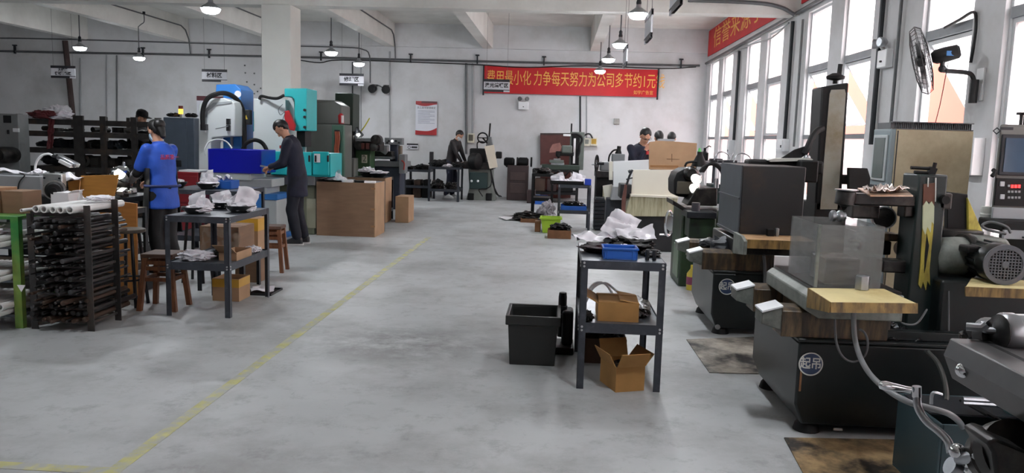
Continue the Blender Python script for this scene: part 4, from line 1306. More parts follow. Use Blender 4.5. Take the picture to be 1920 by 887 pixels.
part('loom', t, M_rub, G().tube([at(455, 280, 11.26), at(462, 268, 11.27), at(477, 262, 11.3), at(492, 268, 11.4), at(501, 285, 11.4), at(504, 310, 11.4), at(503, 331, 11.4)], .03))
part('cable', t, M_pipe, G().tube([at(530, 195, 11.4), at(522, 205, 11.35), at(526, 215, 11.35), at(534, 210, 11.35), at(530, 225, 11.35)], .005))
# ================================================================ grey green enclosure and tall green cabinet
M_gg = mat('machine_grey_green', (98, 102, 98), .5, var=.1, scale=2)
M_gt = mat('machine_green', (64, 104, 88), .45, var=.1, scale=2)
M_dg = mat('dark_green_paint', (38, 54, 44), .5, var=.12, scale=2)
t = thing('enclosed_machine', 'grey green enclosed machine with a hose window right of the turquoise head', 'machine', (-4.0, 14.2, 0))
part('body', t, M_gg, pbox(574, 232, 638, 330, 13.9, .8, 0), bev=.012)
part('hood', t, M_gg, ppoly([(580, 232), (581, 192), (628, 190), (640, 198), (640, 232)], 14.1, .6), bev=.012)
part('hood_top', t, M_gg, pbox(583, 187, 628, 192, 14.15, .5), bev=.006)
part('frame', t, M_gt, pbox(622, 234, 644, 330, 13.75, .1), bev=.008)
part('window', t, M_black, pbox(627, 243, 637, 292, 13.73, .03))
for i in range(4):
    q = at(628.5 + i * 2.3, 246, 13.7)
    part('hose', t, mat('orange_hose', (150, 70, 40), .4), G().tube([q, q + V((.01, 0, -.15)), q + V((-.01, 0, -.3)), q + V((0, 0, -.4))], .012))
part('lower_panel', t, mat('aged_panel', (150, 134, 112), .5), pbox(625, 296, 640, 326, 13.74, .02))
solo('tall_cabinet', 'tall dark green cabinet against the back under the repair sign', 'cabinet', M_dg, pbox(628, 174, 662, 330, 15.4, .5, 0), bev=.012)
p = at(637, 222, 14.1)
t = thing('fire_bottle', 'red and white bottle standing on the grey green enclosure', 'bottle', (p.x, 14.1, p.z))
part('body', t, MC['pendant_red'], G().lathe([(.045, 0), (.05, .1), (.05, .8), (.02, 1)], at(640, 231.5, 14.0), at(639, 212, 14.0)))
part('label', t, M_paper, pbox(640, 216, 643, 230, 13.93, .05))
t = thing('cutter_head', 'black grinding spindle at the side of the tall green cabinet', 'machine part', at(650, 290, 15.0))
part('spindle_body', t, M_rub, pbox(646, 245, 662, 300, 15.0, .3), bev=.02)
part('pedestal', t, M_gg, pbox(640, 296, 664, 345, 14.9, .4, 0), bev=.01)
# ================================================================ surface grinders behind the cardboard guards
t = thing('surface_grinder', 'dark green surface grinder with a pale figure 2 label at the back', 'machine', (-3.9, 15.4, 0))
part('base', t, mat('grinder_green', (44, 74, 44), .45, var=.12, scale=2), pbox(665, 281, 694, 335, 15.2, .4, 0), bev=.012)
part('label', t, mat('label_aged', (176, 176, 160), .6), pbox(678, 290, 688, 305, 15.18, .03))
p = at(683, 297.5, 15.16)
text('2', .17, mat('label_ink', (70, 84, 66), .6), 'numeral', t, (p.x, 15.175, p.z), depth=.001)
part('table', t, M_steel, pbox(666, 258, 700, 265, 15.0, .3), bev=.006)
part('saddle', t, M_oil, pbox(668, 265, 712, 282, 15.1, .4), bev=.012)
for px, py, r in ((705, 262, .1), (700, 275, .08), (672, 272, .08)):
    q = at(px, py, 15.0)
    part('wheel_guard', t, M_oil, G().lathe([(r * .5, 0), (r, .1), (r, .9), (r * .6, 1)], (q.x, 14.95, q.z), (q.x, 15.2, q.z), 18))
for px in (677, 686):
    part('workpiece', t, mat('rust_red_steel', (92, 48, 44), .5), pbox(px, 268, px + 6, 279, 14.95, .1))
part('lamp_arm', t, mat('lamp_arm_yellow', (196, 190, 60), .5), G().tube([at(676, 247, 15.2), at(684, 236, 15.2), at(693, 221, 15.2)], .012, sub=1))
q = at(671, 249, 15.15)
part('lamp_shade', t, M_dark, G().lathe([(.03, 0), (.04, .3), (.1, 1), (.09, .97), (.03, .35)], q + V((-.02, 0, .1)), q + V((.03, -.06, -.05)), 18))
part('lamp_bulb', t, mat('lit_bulb_small', (255, 250, 240), .5, var=0, emit=10), G().sph(q + V((.02, -.05, -.03)), .035))
t = thing('engraving_machine', 'dark blue and grey machine with a dial panel on a column at the back', 'machine', (-3.4, 16.05, 0))
part('bed', t, M_mg, pbox(696, 302, 760, 312, 15.75, .6), bev=.008)
part('base', t, mat('navy_cast', (44, 52, 66), .5, var=.2, scale=3), pbox(694, 312, 750, 335, 15.85, .5, 0), bev=.01)
part('column', t, MC['navy_cast'], pbox(731, 270, 745, 304, 15.95, .25), bev=.01)
part('rear_column', t, M_bench, pbox(745, 273, 751, 300, 16.05, .2))
part('dial_panel', t, M_mg, pbox(721, 258, 754, 271, 15.85, .2), bev=.008)
for px, lit in ((729, 0), (735, 1), (742, 0), (726, 0), (748, 0)):
    q = at(px, 264 if px not in (726, 748) else 267, 15.83)
    part('dial', t, mat('lit_dial', (255, 255, 255), .5, var=0, emit=2) if lit else M_black, G().cyl((q.x, 15.85, q.z), (q.x, 15.83, q.z), .022))
part('table', t, M_steel, pbox(697, 293, 735, 298, 15.65, .4), bev=.005)
part('slide', t, M_oil, pbox(700, 283, 735, 293, 15.7, .35), bev=.01)
part('head', t, M_mg, ppoly([(711, 283), (716, 272), (726, 272), (726, 285), (722, 290)], 15.65, .2), bev=.012)
part('control_box', t, M_mg, pbox(748, 289, 759, 325, 15.65, .3), bev=.01)
part('cable', t, mat('cable_red', (150, 50, 40), .5), G().tube([at(753, 300, 15.55), at(758, 306, 15.55), at(757, 318, 15.55)], .015))
# cardboard guards around two benches with goods on top
def bench_guard(label, blabel, x0, x1, y0, y1, h, lip):
    t = thing('cardboard_guard', label, 'cardboard guard', ((x0 + x1) / 2, y0, 0))
    part('front_panel', t, M_card, G().box(x0, x1, y0 - .012, y0, 0, h), bev=.002)
    part('side_panel', t, M_card2, G().box(x1, x1 + .012, y0 - .012, y0 + lip, 0, h), bev=.002)
    for z in (h * .2, h * .52, h * .9):
        part('tape', t, M_tapeb, G().box(x1 - .05, x1 + .0125, y0 - .0135, y0 - .0122, z - .012, z + .012))
    b = table('work_bench', blabel, 'bench', x0 + .02, x1 - .01, y0 + .02, y0 + .75, h - .01, .2, bolts=False, m=M_dark, mt=M_dark)
    return t
bench_guard('large cardboard guard standing on the aisle side of the nearer bench', 'bench hidden behind the nearer large cardboard guard', -3.54, -2.68, 11.4, 11.98, .795, .62)
bench_guard('second cardboard guard around the bench further back', 'bench behind the second cardboard guard further back', -3.6, -2.95, 13.3, 13.9, .77, .5)
x0, x1, z0, z1 = R(753, 368, 767, 415, 13.5)
carton('narrow cardboard carton standing at the right end of the second guard', x0 - .1, x1, 13.45, 13.95, 0, z1, M_card2)
zt = .786
p = at(628, 338, 11.6)
t = bowl('shallow black tray bowl on the nearer guarded bench', (p.x, 11.65, zt), .24, .03)
bagtop('crumpled white plastic on the nearer guarded bench', (p.x, 11.62, zt + .02), .16, .11, 23)
for px, dpt, m, lb in ((655, 11.7, M_oil, 'dark steel part in the middle of the nearer guarded bench'), (652, 11.5, M_paper, 'white flat part at the bench edge of the nearer guard'), (676, 11.5, M_rub, 'black block near the right end of the nearer guarded bench'), (694, 11.45, M_paper, 'white paper at the right corner of the nearer guarded bench')):
    q = at(px, 342, dpt)
    solo('bench_part', lb, 'part', m, G().ob((q.x, dpt, zt + .02), (.16, .1, .035), rz=.1), bev=.004)
p = at(686, 326, 13.6)
bowl('black bowl on the second guarded bench, holding white rags', (p.x, 13.7, .761), .14, .09)
bag('white rag heap in the bowl on the second guarded bench', (p.x, 13.7, .82), (.13, .12, .06), 71)
p = at(708, 326, 13.6)
bowl('black bowl right of the rag bowl on the second guarded bench', (p.x, 13.65, .761), .15, .07)
bag('flat white bag over the right bowl on the second guarded bench', (p.x, 13.65, .82), (.16, .1, .03), 72)
# stacked boards left of the guarded bench
for i in range(4):
    x0, x1, z0, z1 = R(582 + i * 3, 333 - i * 4, 616, 338 - i * 4, 12.0)
    solo('board', 'grey flat board in the small stack left of the nearer guarded bench', 'board', M_lg, G().box(x0 - .05, x1 - .1, 12.02, 12.4, .795 + i * .021, .814 + i * .021), 'flat boards stacked beside the guarded bench')
# ================================================================ along the back wall
M_navyd = mat('table_dark_paint', (40, 44, 52), .5, var=.15)
def ptable(name, label, x0, y0, x1, Yf, d, zs, **k):
    a, b, _, h = R(x0, y0, x1, y0 + 30, Yf)
    return table(name, label, 'table', a, b, Yf, Yf + d, h, zs, m=k.get('m', M_navyd), mt=k.get('mt', M_navyd), bolts=False, t=.05)
ptable('side_table', 'long dark table against the back wall left of the man in black', 757, 318, 806, 18.9, .8, .3)
zt = R(757, 318, 806, 348, 18.9)[3]
for i, (px, w_, h_, lb) in enumerate(((765, .15, .05, 'flat black tray on the long dark back table, left'), (790, .17, .07, 'black bag heap on the long dark back table'))):
    q = at(px, 318, 19.2)
    bag(lb, (q.x, 19.25, zt + .001), (w_, .16, h_), 80 + i, m=M_rub, name='black_bag', cat='bag')
for i, (x0, x1, m, lb) in enumerate(((756, 772, M_rub, 'black crate under the long dark back table'), (774, 789, mat('brown_dark_box', (74, 56, 46), .7, var=.2), 'dark brown carton under the long dark back table'), (791, 804, M_rub, 'black drum box under the right end of the long back table'))):
    a, b, _, e = R(x0, 328, x1, 366, 19.1)
    solo('storage_box', lb, 'box', m, G().box(a, b, 19.1, 19.6, 0, .24) if i != 1 else G().box(a, b, 19.1, 19.6, 0, .23), bev=.01)
    solo('storage_box', lb.replace('under', 'on the shelf under'), 'box', m, G().box(a + .02, b - .02, 19.15, 19.55, .302, e - .12), bev=.01)
ptable('steel_table', 'dark steel table at the man in black, before the back wall', 803, 313, 861, 18.2, .75, .28)
a, b, _, zt = R(803, 313, 869, 343, 18.2)
solo('steel_plate', 'dark steel plate standing upright at the left end of the back steel table', 'plate', M_dark, pbox(805, 284, 812, 313, 18.4, .1, zt + .001), bev=.01)
for i, (px, r, m, lb) in enumerate(((822, (.2, .12, .09), M_rub, 'black heap of parts on the back steel table'), (836, (.16, .1, .04), M_bag, 'white sheet of plastic on the back steel table'), (858, (.14, .1, .07), M_rub, 'black bag by the hands of the man in black'))):
    q = at(px, 312, 18.4)
    bag(lb, (q.x, 18.45, zt + .001), r, 90 + i, m=m, name='bag', cat='bag')
for i, (px, r, lb) in enumerate(((820, (.16, .2, .12), 'black heap on the lower shelf of the back steel table, left'), (848, (.15, .2, .09), 'black heap on the lower shelf of the back steel table, right'))):
    q = at(px, 350, 18.5)
    bag(lb, (q.x, 18.5, .281), r, 95 + i, m=M_oil, name='parts_heap', cat='parts heap')
# cup grinder with pale shield
M_gd = mat('grinder_dark_green', (36, 58, 58), .45, var=.15, scale=3)
a, b, _, _ = R(872, 310, 927, 340, 18.95)
t = thing('tool_grinder', 'dark green grinding machine with a pale board hung on it, at the back wall', 'machine', ((a + b) / 2, 19.15, 0))
part('pedestal', t, mat('grey_pedestal', (128, 132, 126), .5, var=.12), ppoly([(878, 315), (922, 315), (922, 350), (928, 376), (874, 376), (880, 350)], 18.95, .6), bev=.01)
part('cabinet', t, M_gd, pbox(880, 323, 914, 354, 18.85, .1), bev=.012)
for px in (884, 896):
    part('knob', t, M_white, (lambda q: G().sph(q, .03))(at(px, 339, 18.84)))
for px in (877, 911):
    part('foot', t, M_rub, pbox(px, 362, px + 11, 375, 18.9, .1, 0), bev=.01)
part('saddle', t, M_oil, pbox(868, 303, 925, 317, 18.85, .7), bev=.015)
part('motor', t, M_rub, pbox(880, 278, 912, 312, 18.95, .5), bev=.03)
part('wheel_head', t, M_rub, (lambda q: G().lathe([(.16, 0), (.2, .2), (.2, .8), (.12, 1)], q + V((-.05, 0, 0)), q + V((.2, -.1, 0)), 20))(at(886, 302, 18.85)))
part('control_lump', t, M_rub, pbox(929, 284, 940, 297, 19.05, .2), bev=.02)
part('arm', t, M_rub, pbox(920, 288, 930, 293, 19.1, .1))
part('column', t, M_mg, ppoly([(911, 272), (915, 256), (921, 256), (924, 272), (924, 305), (911, 305)], 19.2, .15), bev=.01)
part('rod', t, M_rub, (lambda q: G().cyl(q, q + V((.02, 0, .35)), .02))(at(917, 258, 19.25)))
q = at(905, 258, 19.1)
part('hand_wheel', t, M_rub, G().tube([q + V((.12 * math.cos(2 * PI * i / 20), 0, .12 * math.sin(2 * PI * i / 20))) for i in range(21)], .018, sub=1).tube([q + V((-.12, 0, 0)), q + V((.12, 0, 0))], .012, sub=1).tube([q, q + V((.1, .1, -.12))], .02, sub=1))
part('frame_tube', t, M_rub, G().tube([at(895, 280, 19.05), at(895, 268, 19.05), at(900, 265, 19.05), at(908, 266, 19.05)], .015))
part('pale_shield', t, mat('pale_board', (214, 204, 186), .6, var=.05), ppoly([(908, 274), (926, 271), (933, 313), (918, 316)], 18.65, .02), bev=.002)
for k in range(2):
    part('cable', t, M_rub, G().tube([at(920, 318, 18.85), at(923 + k * 2, 340, 18.85), at(930, 358 + k * 4, 18.85), at(936 + k * 4, 368, 19.05)], .014))
part('hose', t, M_rub, G().tube([at(920, 320, 18.8), at(921, 345, 18.8), at(912, 353, 18.8), at(898, 355, 18.75), at(905, 368, 18.75)], .012))
# double grinder pedestal
a, b, _, _ = R(951, 310, 991, 340, 19.3)
t = thing('grinder_stand', 'dark red-brown stand carrying two black bench grinders at the back wall', 'machine', ((a + b) / 2, 19.5, 0))
M_rb = mat('dark_red_brown', (54, 38, 38), .5, var=.2)
part('cabinet', t, M_rb, (lambda r: G().box(r[0], r[1], 19.3, 19.7, 0, r[3]))(R(951, 310, 990, 340, 19.3)), bev=.012)
for y0, y1 in ((322, 338), (343, 362)):
    part('door', t, mat('brown_door', (66, 50, 48), .5, var=.2), pbox(956, y0, 986, y1, 19.28, .02), bev=.006)
for px in (955, 981):
    q = at(px, 303, 19.5)
    part('motor', t, M_rub, G().lathe([(.08, 0), (.11, .15), (.11, .85), (.07, 1)], q + V((-.13, 0, 0)), q + V((.13, 0, 0)), 18))
    part('wheel', t, M_rub, G().cyl(q + V((.18, 0, 0)), q + V((.22, 0, 0)), .12, n=20))
    part('motor_foot', t, M_rub, G().box(q.x - .08, q.x + .08, 19.42, 19.58, q.z - .13, q.z - .06))
solo('small_crate', 'small dark brown crate beside the double grinder stand', 'crate', M_rb, (lambda r: G().box(r[0], r[1], 18.5, 18.75, 0, r[3]))(R(988, 356, 1004, 374, 18.5)), bev=.01)
# leaning panel and drilling column on its bench
t = thing('leaning_panel', 'big dark red panel leaning against the back wall behind the drill column', 'panel', at(1040, 340, 20.3))
part('panel', t, mat('panel_red_brown', (84, 44, 40), .5, var=.15), ppoly([(1013, 249), (1070, 249), (1070, 371), (1013, 371)], 20.3, .06), bev=.01)
part('rim', t, mat('panel_rim', (56, 44, 42), .5), ppoly([(1013, 249), (1070, 249), (1070, 252), (1013, 252)], 20.28, .02))
part('scrape', t, mat('pale_scrape', (150, 104, 96), .6, var=.2), ppoly([(1031, 279), (1036, 270), (1050, 267), (1053, 275), (1050, 284), (1030, 286)], 20.295, .006))
ptable('machine_bench', 'low dark bench under the drilling column at the back wall', 998, 318, 1085, 18.9, .8, .25, m=M_rub, mt=M_rub)
zt = R(998, 318, 1085, 348, 18.9)[3]
M_dgr = mat('grey_green_cast', (88, 96, 90), .5, var=.12)
a = at(1080, 300, 19.2)
t = thing('column_drill', 'grey green column drilling machine with black hose on the back bench', 'machine', (a.x, 19.3, zt))
part('column', t, M_dgr, pbox(1068, 247, 1095, 320, 19.3, .3, zt + .001), bev=.012)
part('slot', t, M_rub, pbox(1071, 252, 1086, 318, 19.28, .03))
part('scale_strip', t, M_paper, pbox(1075, 259, 1079, 306, 19.27, .02))
part('rod', t, M_rub, pbox(1070, 231, 1073, 248, 19.35, .04))
part('arm', t, M_rub, pbox(1042, 284, 1076, 292, 19.1, .15), bev=.02)
part('head', t, M_dgr, pbox(1053, 272, 1073, 287, 19.05, .2), bev=.03)
q = at(1047, 287, 19.1)
part('spindle', t, M_rub, G().lathe([(.06, 0), (.06, .6), (.02, .7), (.02, 1)], q + V((0, .05, .05)), q + V((0, .05, -.16)), 14))
part('table', t, M_steel, pbox(1033, 305, 1058, 310, 19.0, .3), bev=.005)
part('work_block', t, M_steel, pbox(1038, 297, 1051, 301, 19.05, .2), bev=.004)
part('knee', t, M_dgr, pbox(1030, 300, 1057, 305, 18.98, .35), bev=.006)
part('base', t, M_dg, pbox(1014, 309, 1087, 318, 18.95, .5, zt + .001), bev=.01)
part('lamp_head', t, M_white, pbox(1056, 251, 1070, 255, 19.0, .12), bev=.01)
part('hose', t, M_rub, G().tube([at(1071, 251, 19.1), at(1082, 251, 19.1), at(1090, 257, 19.1), at(1091, 264, 19.1), at(1087, 272, 19.1), at(1086, 285, 19.1), at(1082, 295, 19.1)], .03))
part('vise_screw', t, M_steel, pbox(1012, 309, 1016, 317, 18.93, .03))
for i, (x0, x1, m, lb) in enumerate(((1003, 1022, MC['brown_dark_box'], 'dark brown box under the back drilling bench, left'), (1026, 1044, M_rb, 'dark red box under the back drilling bench, middle'), (1048, 1075, M_rub, 'black box under the back drilling bench, right'))):
    a, b, _, _ = R(x0, 330, x1, 350, 19.0)
    solo('storage_box', lb, 'box', m, G().box(a, b, 19.05, 19.5, .262, .56), bev=.01)
solo('blue_crate', 'blue plastic crate on the floor below the back drilling bench', 'crate', M_blue, (lambda r: G().tray(r[0], r[1], 18.3, 18.6, .0, .2, .01))(R(1003, 370, 1027, 384, 18.3)), bev=.005)
# narrow dark table and the blue-grey table in the mid aisle, with their goods
table('side_table', 'narrow black table left of the blue-grey trolley table in the mid aisle', 'table', -.5, -.1, 14.8, 15.5, .86, .4, bolts=False, m=M_rub, mt=M_rub)
bag('grey plastic bag heap on the floor before the narrow black mid aisle table', (-.2, 14.6, .0), (.15, .12, .2), 101, m=mat('grey_bag', (150, 146, 150), .4, var=.1))
bag('dark parts heap on top of the narrow black mid aisle table', (-.3, 15.1, .861), (.16, .2, .06), 102, m=M_oil, name='parts_heap', cat='parts heap')
table('trolley_table', 'blue-grey steel table in the mid aisle with trays and bags on top', 'table', .0, .54, 13.05, 13.65, .77, .34, bolts=True, m=M_tab, mt=M_tabt)
zt = .771
q = at(1073, 342, 13.2)
solo('black_tray', 'wide black tray on the blue-grey mid aisle table', 'tray', M_rub, G().tray(-.14, .42, 13.1, 13.55, zt, zt + .06, .008), bev=.004)
bagtop('bright white plastic bag in the left of the wide black tray', (.02, 13.3, zt + .01), .15, .13, 111)
bagtop('grey-white plastic bag in the right of the wide black tray', (.3, 13.35, zt + .01), .15, .14, 114)
solo('blue_bin', 'small blue bin at the right corner of the mid aisle table', 'bin', mat('bin_blue', (38, 72, 190), .4), G().tray(.435, .54, 13.08, 13.24, zt, zt + .1, .006), bev=.004)
t = thing('wire_coil', 'dark coil of hose on the back of the mid aisle table', 'hose', (.15, 13.56, zt + .06))
part('hose', t, M_rub, G().tube([V((-.1, 13.58, zt + .06)), V((-.02, 13.57, zt + .2)), V((.1, 13.57, zt + .13)), V((.2, 13.57, zt + .21)), V((.3, 13.58, zt + .08))], .016))
solo('blue_tote', 'blue flat tote on the lower shelf of the mid aisle table', 'tote', M_blue, G().tray(.05, .48, 13.08, 13.5, .341, .42, .006), bev=.004)
bag('dark parts heap in the blue flat tote', (.26, 13.3, .4), (.16, .14, .05), 115, m=M_oil, name='parts_heap', cat='parts heap')
solo('drawer_cabinet', 'small dark ribbed drawer cabinet right of the mid aisle table', 'cabinet', M_dark, (lambda g: [g.box(.62, .86, 13.3, 13.7, i * .065 + .02, i * .065 + .075) for i in range(8)] and g.box(.64, .84, 13.33, 13.68, 0, .55))(G()), bev=.004)
# goods on the floor of the mid aisle
t = thing('green_basket', 'lime green plastic basket on the floor by the mid aisle table', 'basket', (-.08, 12.9, 0))
M_lime = mat('lime_plastic', (160, 196, 56), .4, var=.06)
part('body', t, M_lime, G().rings([[(x * w, y * w2, z) for x, y in ((-1, -1), (1, -1), (1, 1), (-1, 1))] for w, w2, z in ((.13, .13, 0), (.16, .16, .24), (.15, .15, .24), (.12, .12, .01))]).xf(Matrix.Translation((-.1, 12.85, .0))), bev=.01)
part('rim', t, M_lime, G().rings([[(x * w, y * w, z) for x, y in ((-1, -1), (1, -1), (1, 1), (-1, 1))] for w, z in ((.155, .225), (.18, .225), (.18, .25), (.155, .25), (.155, .225))], cap=False).xf(Matrix.Translation((-.1, 12.85, 0))))
carton('low brown carton with black goods on the floor right of the green basket', -.14, .22, 12.0, 12.3, 0, .13, MC['brown_dark_box'] if False else mat('old_cardboard', (120, 82, 54), .8, var=.2), flaps=(None, None, None, None))
bag('black goods heaped in the low brown carton', (.05, 12.18, .11), (.16, .12, .06), 121, m=M_rub, name='goods_heap', cat='goods')
carton('small brown carton peeking out left of the green basket', -.36, -.27, 12.8, 13.1, 0, .17, MC['old_cardboard'])
bag('dark heap of parts on the floor left of the narrow black table', (-.52, 14.55, 0), (.3, .2, .09), 122, m=M_oil, name='parts_heap', cat='parts heap')
carton('flat brown carton lying in front of the dark heap on the floor', -.66, -.36, 14.2, 14.4, 0, .07, MC['old_cardboard'], flaps=(None, None, None, None))
sheet('white paper sheet lying on the floor at the far left of the parts heap', (-.8, 14.7, .03), .5, .5, 123, .02, rz=.3)
bag('low crumpled grey plastic on the floor nearest the green basket', (-.12, 14.2, 0), (.16, .14, .08), 124, m=MC['grey_bag'])
# ================================================================ right middle: lathes with white guards
M_cream = mat('cream_paint', (214, 210, 196), .5, var=.05, scale=2)
M_creamd = mat('cream_streaked', (176, 172, 144), .5, var=.08, scale=3, stretch=(6, 6, .5), c2=(122, 116, 82), amt=.3, sc2=5)
M_whp = mat('guard_white', (214, 219, 222), .45, var=.04, scale=2)
x = lambda px, Y: at(px, 350, Y).x
t = thing('lathe', 'machine with white sheet guard behind the cream one, the masked man at it', 'machine', (x(1180, 12.2), 11.8, 0))
part('guard', t, M_whp, ppoly([(1150, 302), (1219, 299), (1219, 352), (1150, 350)], 11.55, .03), bev=.003)
part('guard_edge', t, M_cream, ppoly([(1142, 303), (1149, 302), (1149, 337), (1142, 337)], 11.75, .03), bev=.003)
part('chip_pan', t, M_lg, ppoly([(1150, 349), (1186, 349), (1186, 375), (1145, 375)], 11.55, .3), bev=.008)
part('lower_sheet', t, M_cream, ppoly([(1130, 348), (1148, 345), (1146, 380), (1138, 386), (1134, 372)], 11.8, .03))
part('base', t, M_navyd, (lambda r: G().box(r[0], r[1], 11.62, 11.95, 0, r[3]))(R(1136, 372, 1215, 420, 11.62)), bev=.015)
part('head_box', t, M_mg, pbox(1148, 288, 1172, 303, 11.75, .2), bev=.012)
part('lamp_base', t, M_rub, (lambda q: G().lathe([(.05, 0), (.05, .2), (.03, .6), (.03, 1)], q, q + V((.01, 0, .13))))(at(1159, 290, 11.85)))
part('gooseneck', t, M_rub, G().tube([at(1158, 280, 11.85), at(1150, 282, 11.85), at(1143, 291, 11.85), at(1141, 302, 11.8)], .013))
t = thing('milling_machine', 'dark machine with hand wheel standing left of the white sheet guard', 'machine', (x(1128, 14.1), 14.3, 0))
part('base', t, M_rub, (lambda r: G().box(r[0], r[1], 14, 14.6, 0, r[3]))(R(1117, 332, 1150, 400, 14)), bev=.015)
part('saddle', t, M_oil, pbox(1117, 320, 1150, 333, 13.9, .6), bev=.015)
part('head', t, M_mg, pbox(1126, 303, 1145, 321, 14, .4), bev=.02)
q = at(1119, 306, 13.9)
part('hand_wheel', t, M_rub, G().tube([q + V((.03 * math.cos(2 * PI * i / 20), .04 * math.cos(2 * PI * i / 20), .14 * math.sin(2 * PI * i / 20))) for i in range(21)], .014, sub=1).tube([q + V((0, 0, .14)), q - V((0, 0, .14))], .01, sub=1).cyl(q, q + V((.12, .05, 0)), .025))
part('crank', t, M_steel, G().tube([q, q + V((-.05, -.05, -.02)), q + V((-.09, -.05, -.02))], .012, sub=1))
part('side_plate', t, M_creamd, pbox(1130, 350, 1138, 378, 13.9, .08), bev=.01)
t = thing('cream_machine', 'cream machine with tall white guard and streaked pan under the big cardboard sheet', 'machine', (x(1222, 10.9), 11.1, 0))
part('guard', t, M_cream, ppoly([(1187, 318), (1268, 318), (1271, 371), (1183, 368)], 10.95, .03), bev=.003)
part('chip_pan', t, M_creamd, ppoly([(1183, 366), (1271, 370), (1268, 406), (1170, 405)], 10.85, .5), bev=.008)
part('pan_lip', t, M_cream, ppoly([(1182, 364), (1272, 368), (1272, 372), (1182, 368)], 10.82, .56), bev=.003)
part('base', t, mat('black_cast', (30, 31, 34), .5, var=.25), (lambda r: G().box(r[0], r[1], 10.95, 11.4, 0, r[3]))(R(1168, 404, 1290, 450, 10.95)), bev=.015)
part('left_end', t, MC['black_cast'], pbox(1163, 345, 1184, 372, 10.95, .4), bev=.012)
part('left_plate', t, mat('red_brown_plate', (98, 62, 54), .5, var=.2), ppoly([(1166, 372), (1172, 345), (1176, 345), (1172, 403), (1165, 404)], 10.85, .06), bev=.006)
part('strut', t, M_dark, G().tube([at(1175, 346, 10.85), at(1180, 330, 10.85), at(1186, 318, 10.85)], .016, sub=1).tube([at(1174, 336, 10.85), at(1186, 333, 10.85)], .01, sub=1).tube([at(1178, 322, 10.85), at(1183, 320, 10.85)], .02, sub=1))
q = at(1254, 418, 10.4)
part('hand_wheel', t, M_chrome, G().tube([q + V((.05 * math.cos(2 * PI * i / 24), .05 * math.cos(2 * PI * i / 24), .165 * math.sin(2 * PI * i / 24))) for i in range(25)], .016, sub=1))
part('hand_wheel', t, M_chrome, G().lathe([(.1, 0), (.13, .2), (.13, .35), (.07, .4), (.07, .7), (.11, .75), (.11, 1)], q + V((.02, .0, 0)), q + V((.16, .1, 0)), 20))
part('crank', t, M_chrome, G().tube([q + V((0, 0, -.15)), q + V((-.12, -.03, -.15))], .013, sub=1))
part('shaft', t, M_steel, G().cyl(q + V((.1, .06, 0)), q + V((.26, .55, 0)), .03))
z0 = R(1187, 318, 1268, 371, 10.95)[3]
t = thing('cardboard_sheet', 'big cardboard sheet standing on the cream machine with a scribbled cross', 'cardboard', at(1262, 318, 10.95))
part('sheet', t, M_card2, ppoly([(1217, 266), (1238, 263), (1307, 268), (1304, 319), (1217, 317)], 11.0, .03), bev=.002)
part('tape', t, M_tapeb, ppoly([(1219, 309), (1272, 310), (1272, 314), (1219, 313)], 10.996, .004))
part('pen_cross', t, mat('pen_brown', (112, 84, 58), .7), ppoly([(1259, 288), (1260.5, 288), (1260.5, 303), (1259, 303)], 10.997, .003).prism(PP([(1250, 297), (1274, 298), (1274, 299), (1250, 298.2)], 10.997), 'y', 10.997, 11.0))
part('top_block', t, M_lg, pbox(1236, 260, 1265, 264, 11.0, .2))
# ================================================================ green milling machine with the two lit lamps
M_gm = mat('worn_green_cast', (42, 66, 40), .45, var=.25, scale=4, c2=(24, 30, 26), amt=.45, sc2=3)
t = thing('green_mill', 'worn green and black milling machine with two lit lamps behind the dark tank machine', 'machine', (1.45, 8.5, 0))
part('pedestal', t, M_gm, G().prism([(8.3, 0), (8.95, 0), (8.95, .82), (8.3, .82)], 'x', 1.3, 1.75), bev=.02)
part('door', t, mat('pale_green_door', (108, 128, 104), .5, var=.15), G().box(1.29, 1.3, 8.36, 8.7, .08, .42), bev=.004)
part('apron', t, M_gm, pbox(1292, 409, 1342, 446, 8.0, .3), bev=.012)
part('table', t, M_dark, pbox(1288, 397, 1345, 409, 7.95, .4), bev=.008)
part('saddle', t, M_oil, ppoly([(1262, 375), (1290, 392), (1345, 392), (1345, 398), (1288, 399), (1262, 384)], 8.2, .5), bev=.006)
part('slide', t, M_oil, ppoly([(1288, 385), (1306, 352), (1345, 352), (1345, 386)], 8.25, .4), bev=.012)
part('hood', t, M_rub, ppoly([(1264, 338), (1270, 324), (1284, 316), (1306, 315), (1306, 372), (1268, 368), (1264, 360)], 8.5, .5), bev=.03)
part('hood_plate', t, mat('brown_grey_plate', (84, 78, 66), .5, var=.15), pbox(1270, 340, 1298, 364, 8.46, .06), bev=.008)
q = at(1296, 325, 8.45)
part('motor_drum', t, M_oil, G().lathe([(.07, 0), (.075, .2), (.075, .8), (.05, 1)], q + V((0, .15, 0)), q + V((0, -.06, 0)), 20))
part('coolant_block', t, M_gd, pbox(1333, 345, 1352, 382, 8.4, .3), bev=.01)
for px, py in ((1305, 334), (1302, 352)):
    q = at(px, py, 8.3)
    part('lamp_bulb', t, mat('lit_work_bulb', (255, 248, 230), .5, var=0, emit=9), G().sph(q, (.032, .028, .028)))
    part('lamp_reflector', t, M_steel, G().lathe([(.02, 0), (.045, .5), (.06, 1), (.055, .95), (.03, .4)], q + V((.05, .06, .03)), q + V((-.002, -.015, -.01)), 18))
for k in range(3):
    part('hose', t, M_rub, G().tube([at(1312 + k * 3, 322, 8.4), at(1322 + k * 4, 311 - k * 2, 8.4), at(1338 + k * 3, 308, 8.4), at(1352, 320 - k, 8.4), at(1356, 338, 8.4)], .016))
for px in (1340, 1345):
    part('post', t, M_steel, (lambda q: G().cyl(q, q + V((0, 0, .1)), .014))(at(px, 352, 8.35)))
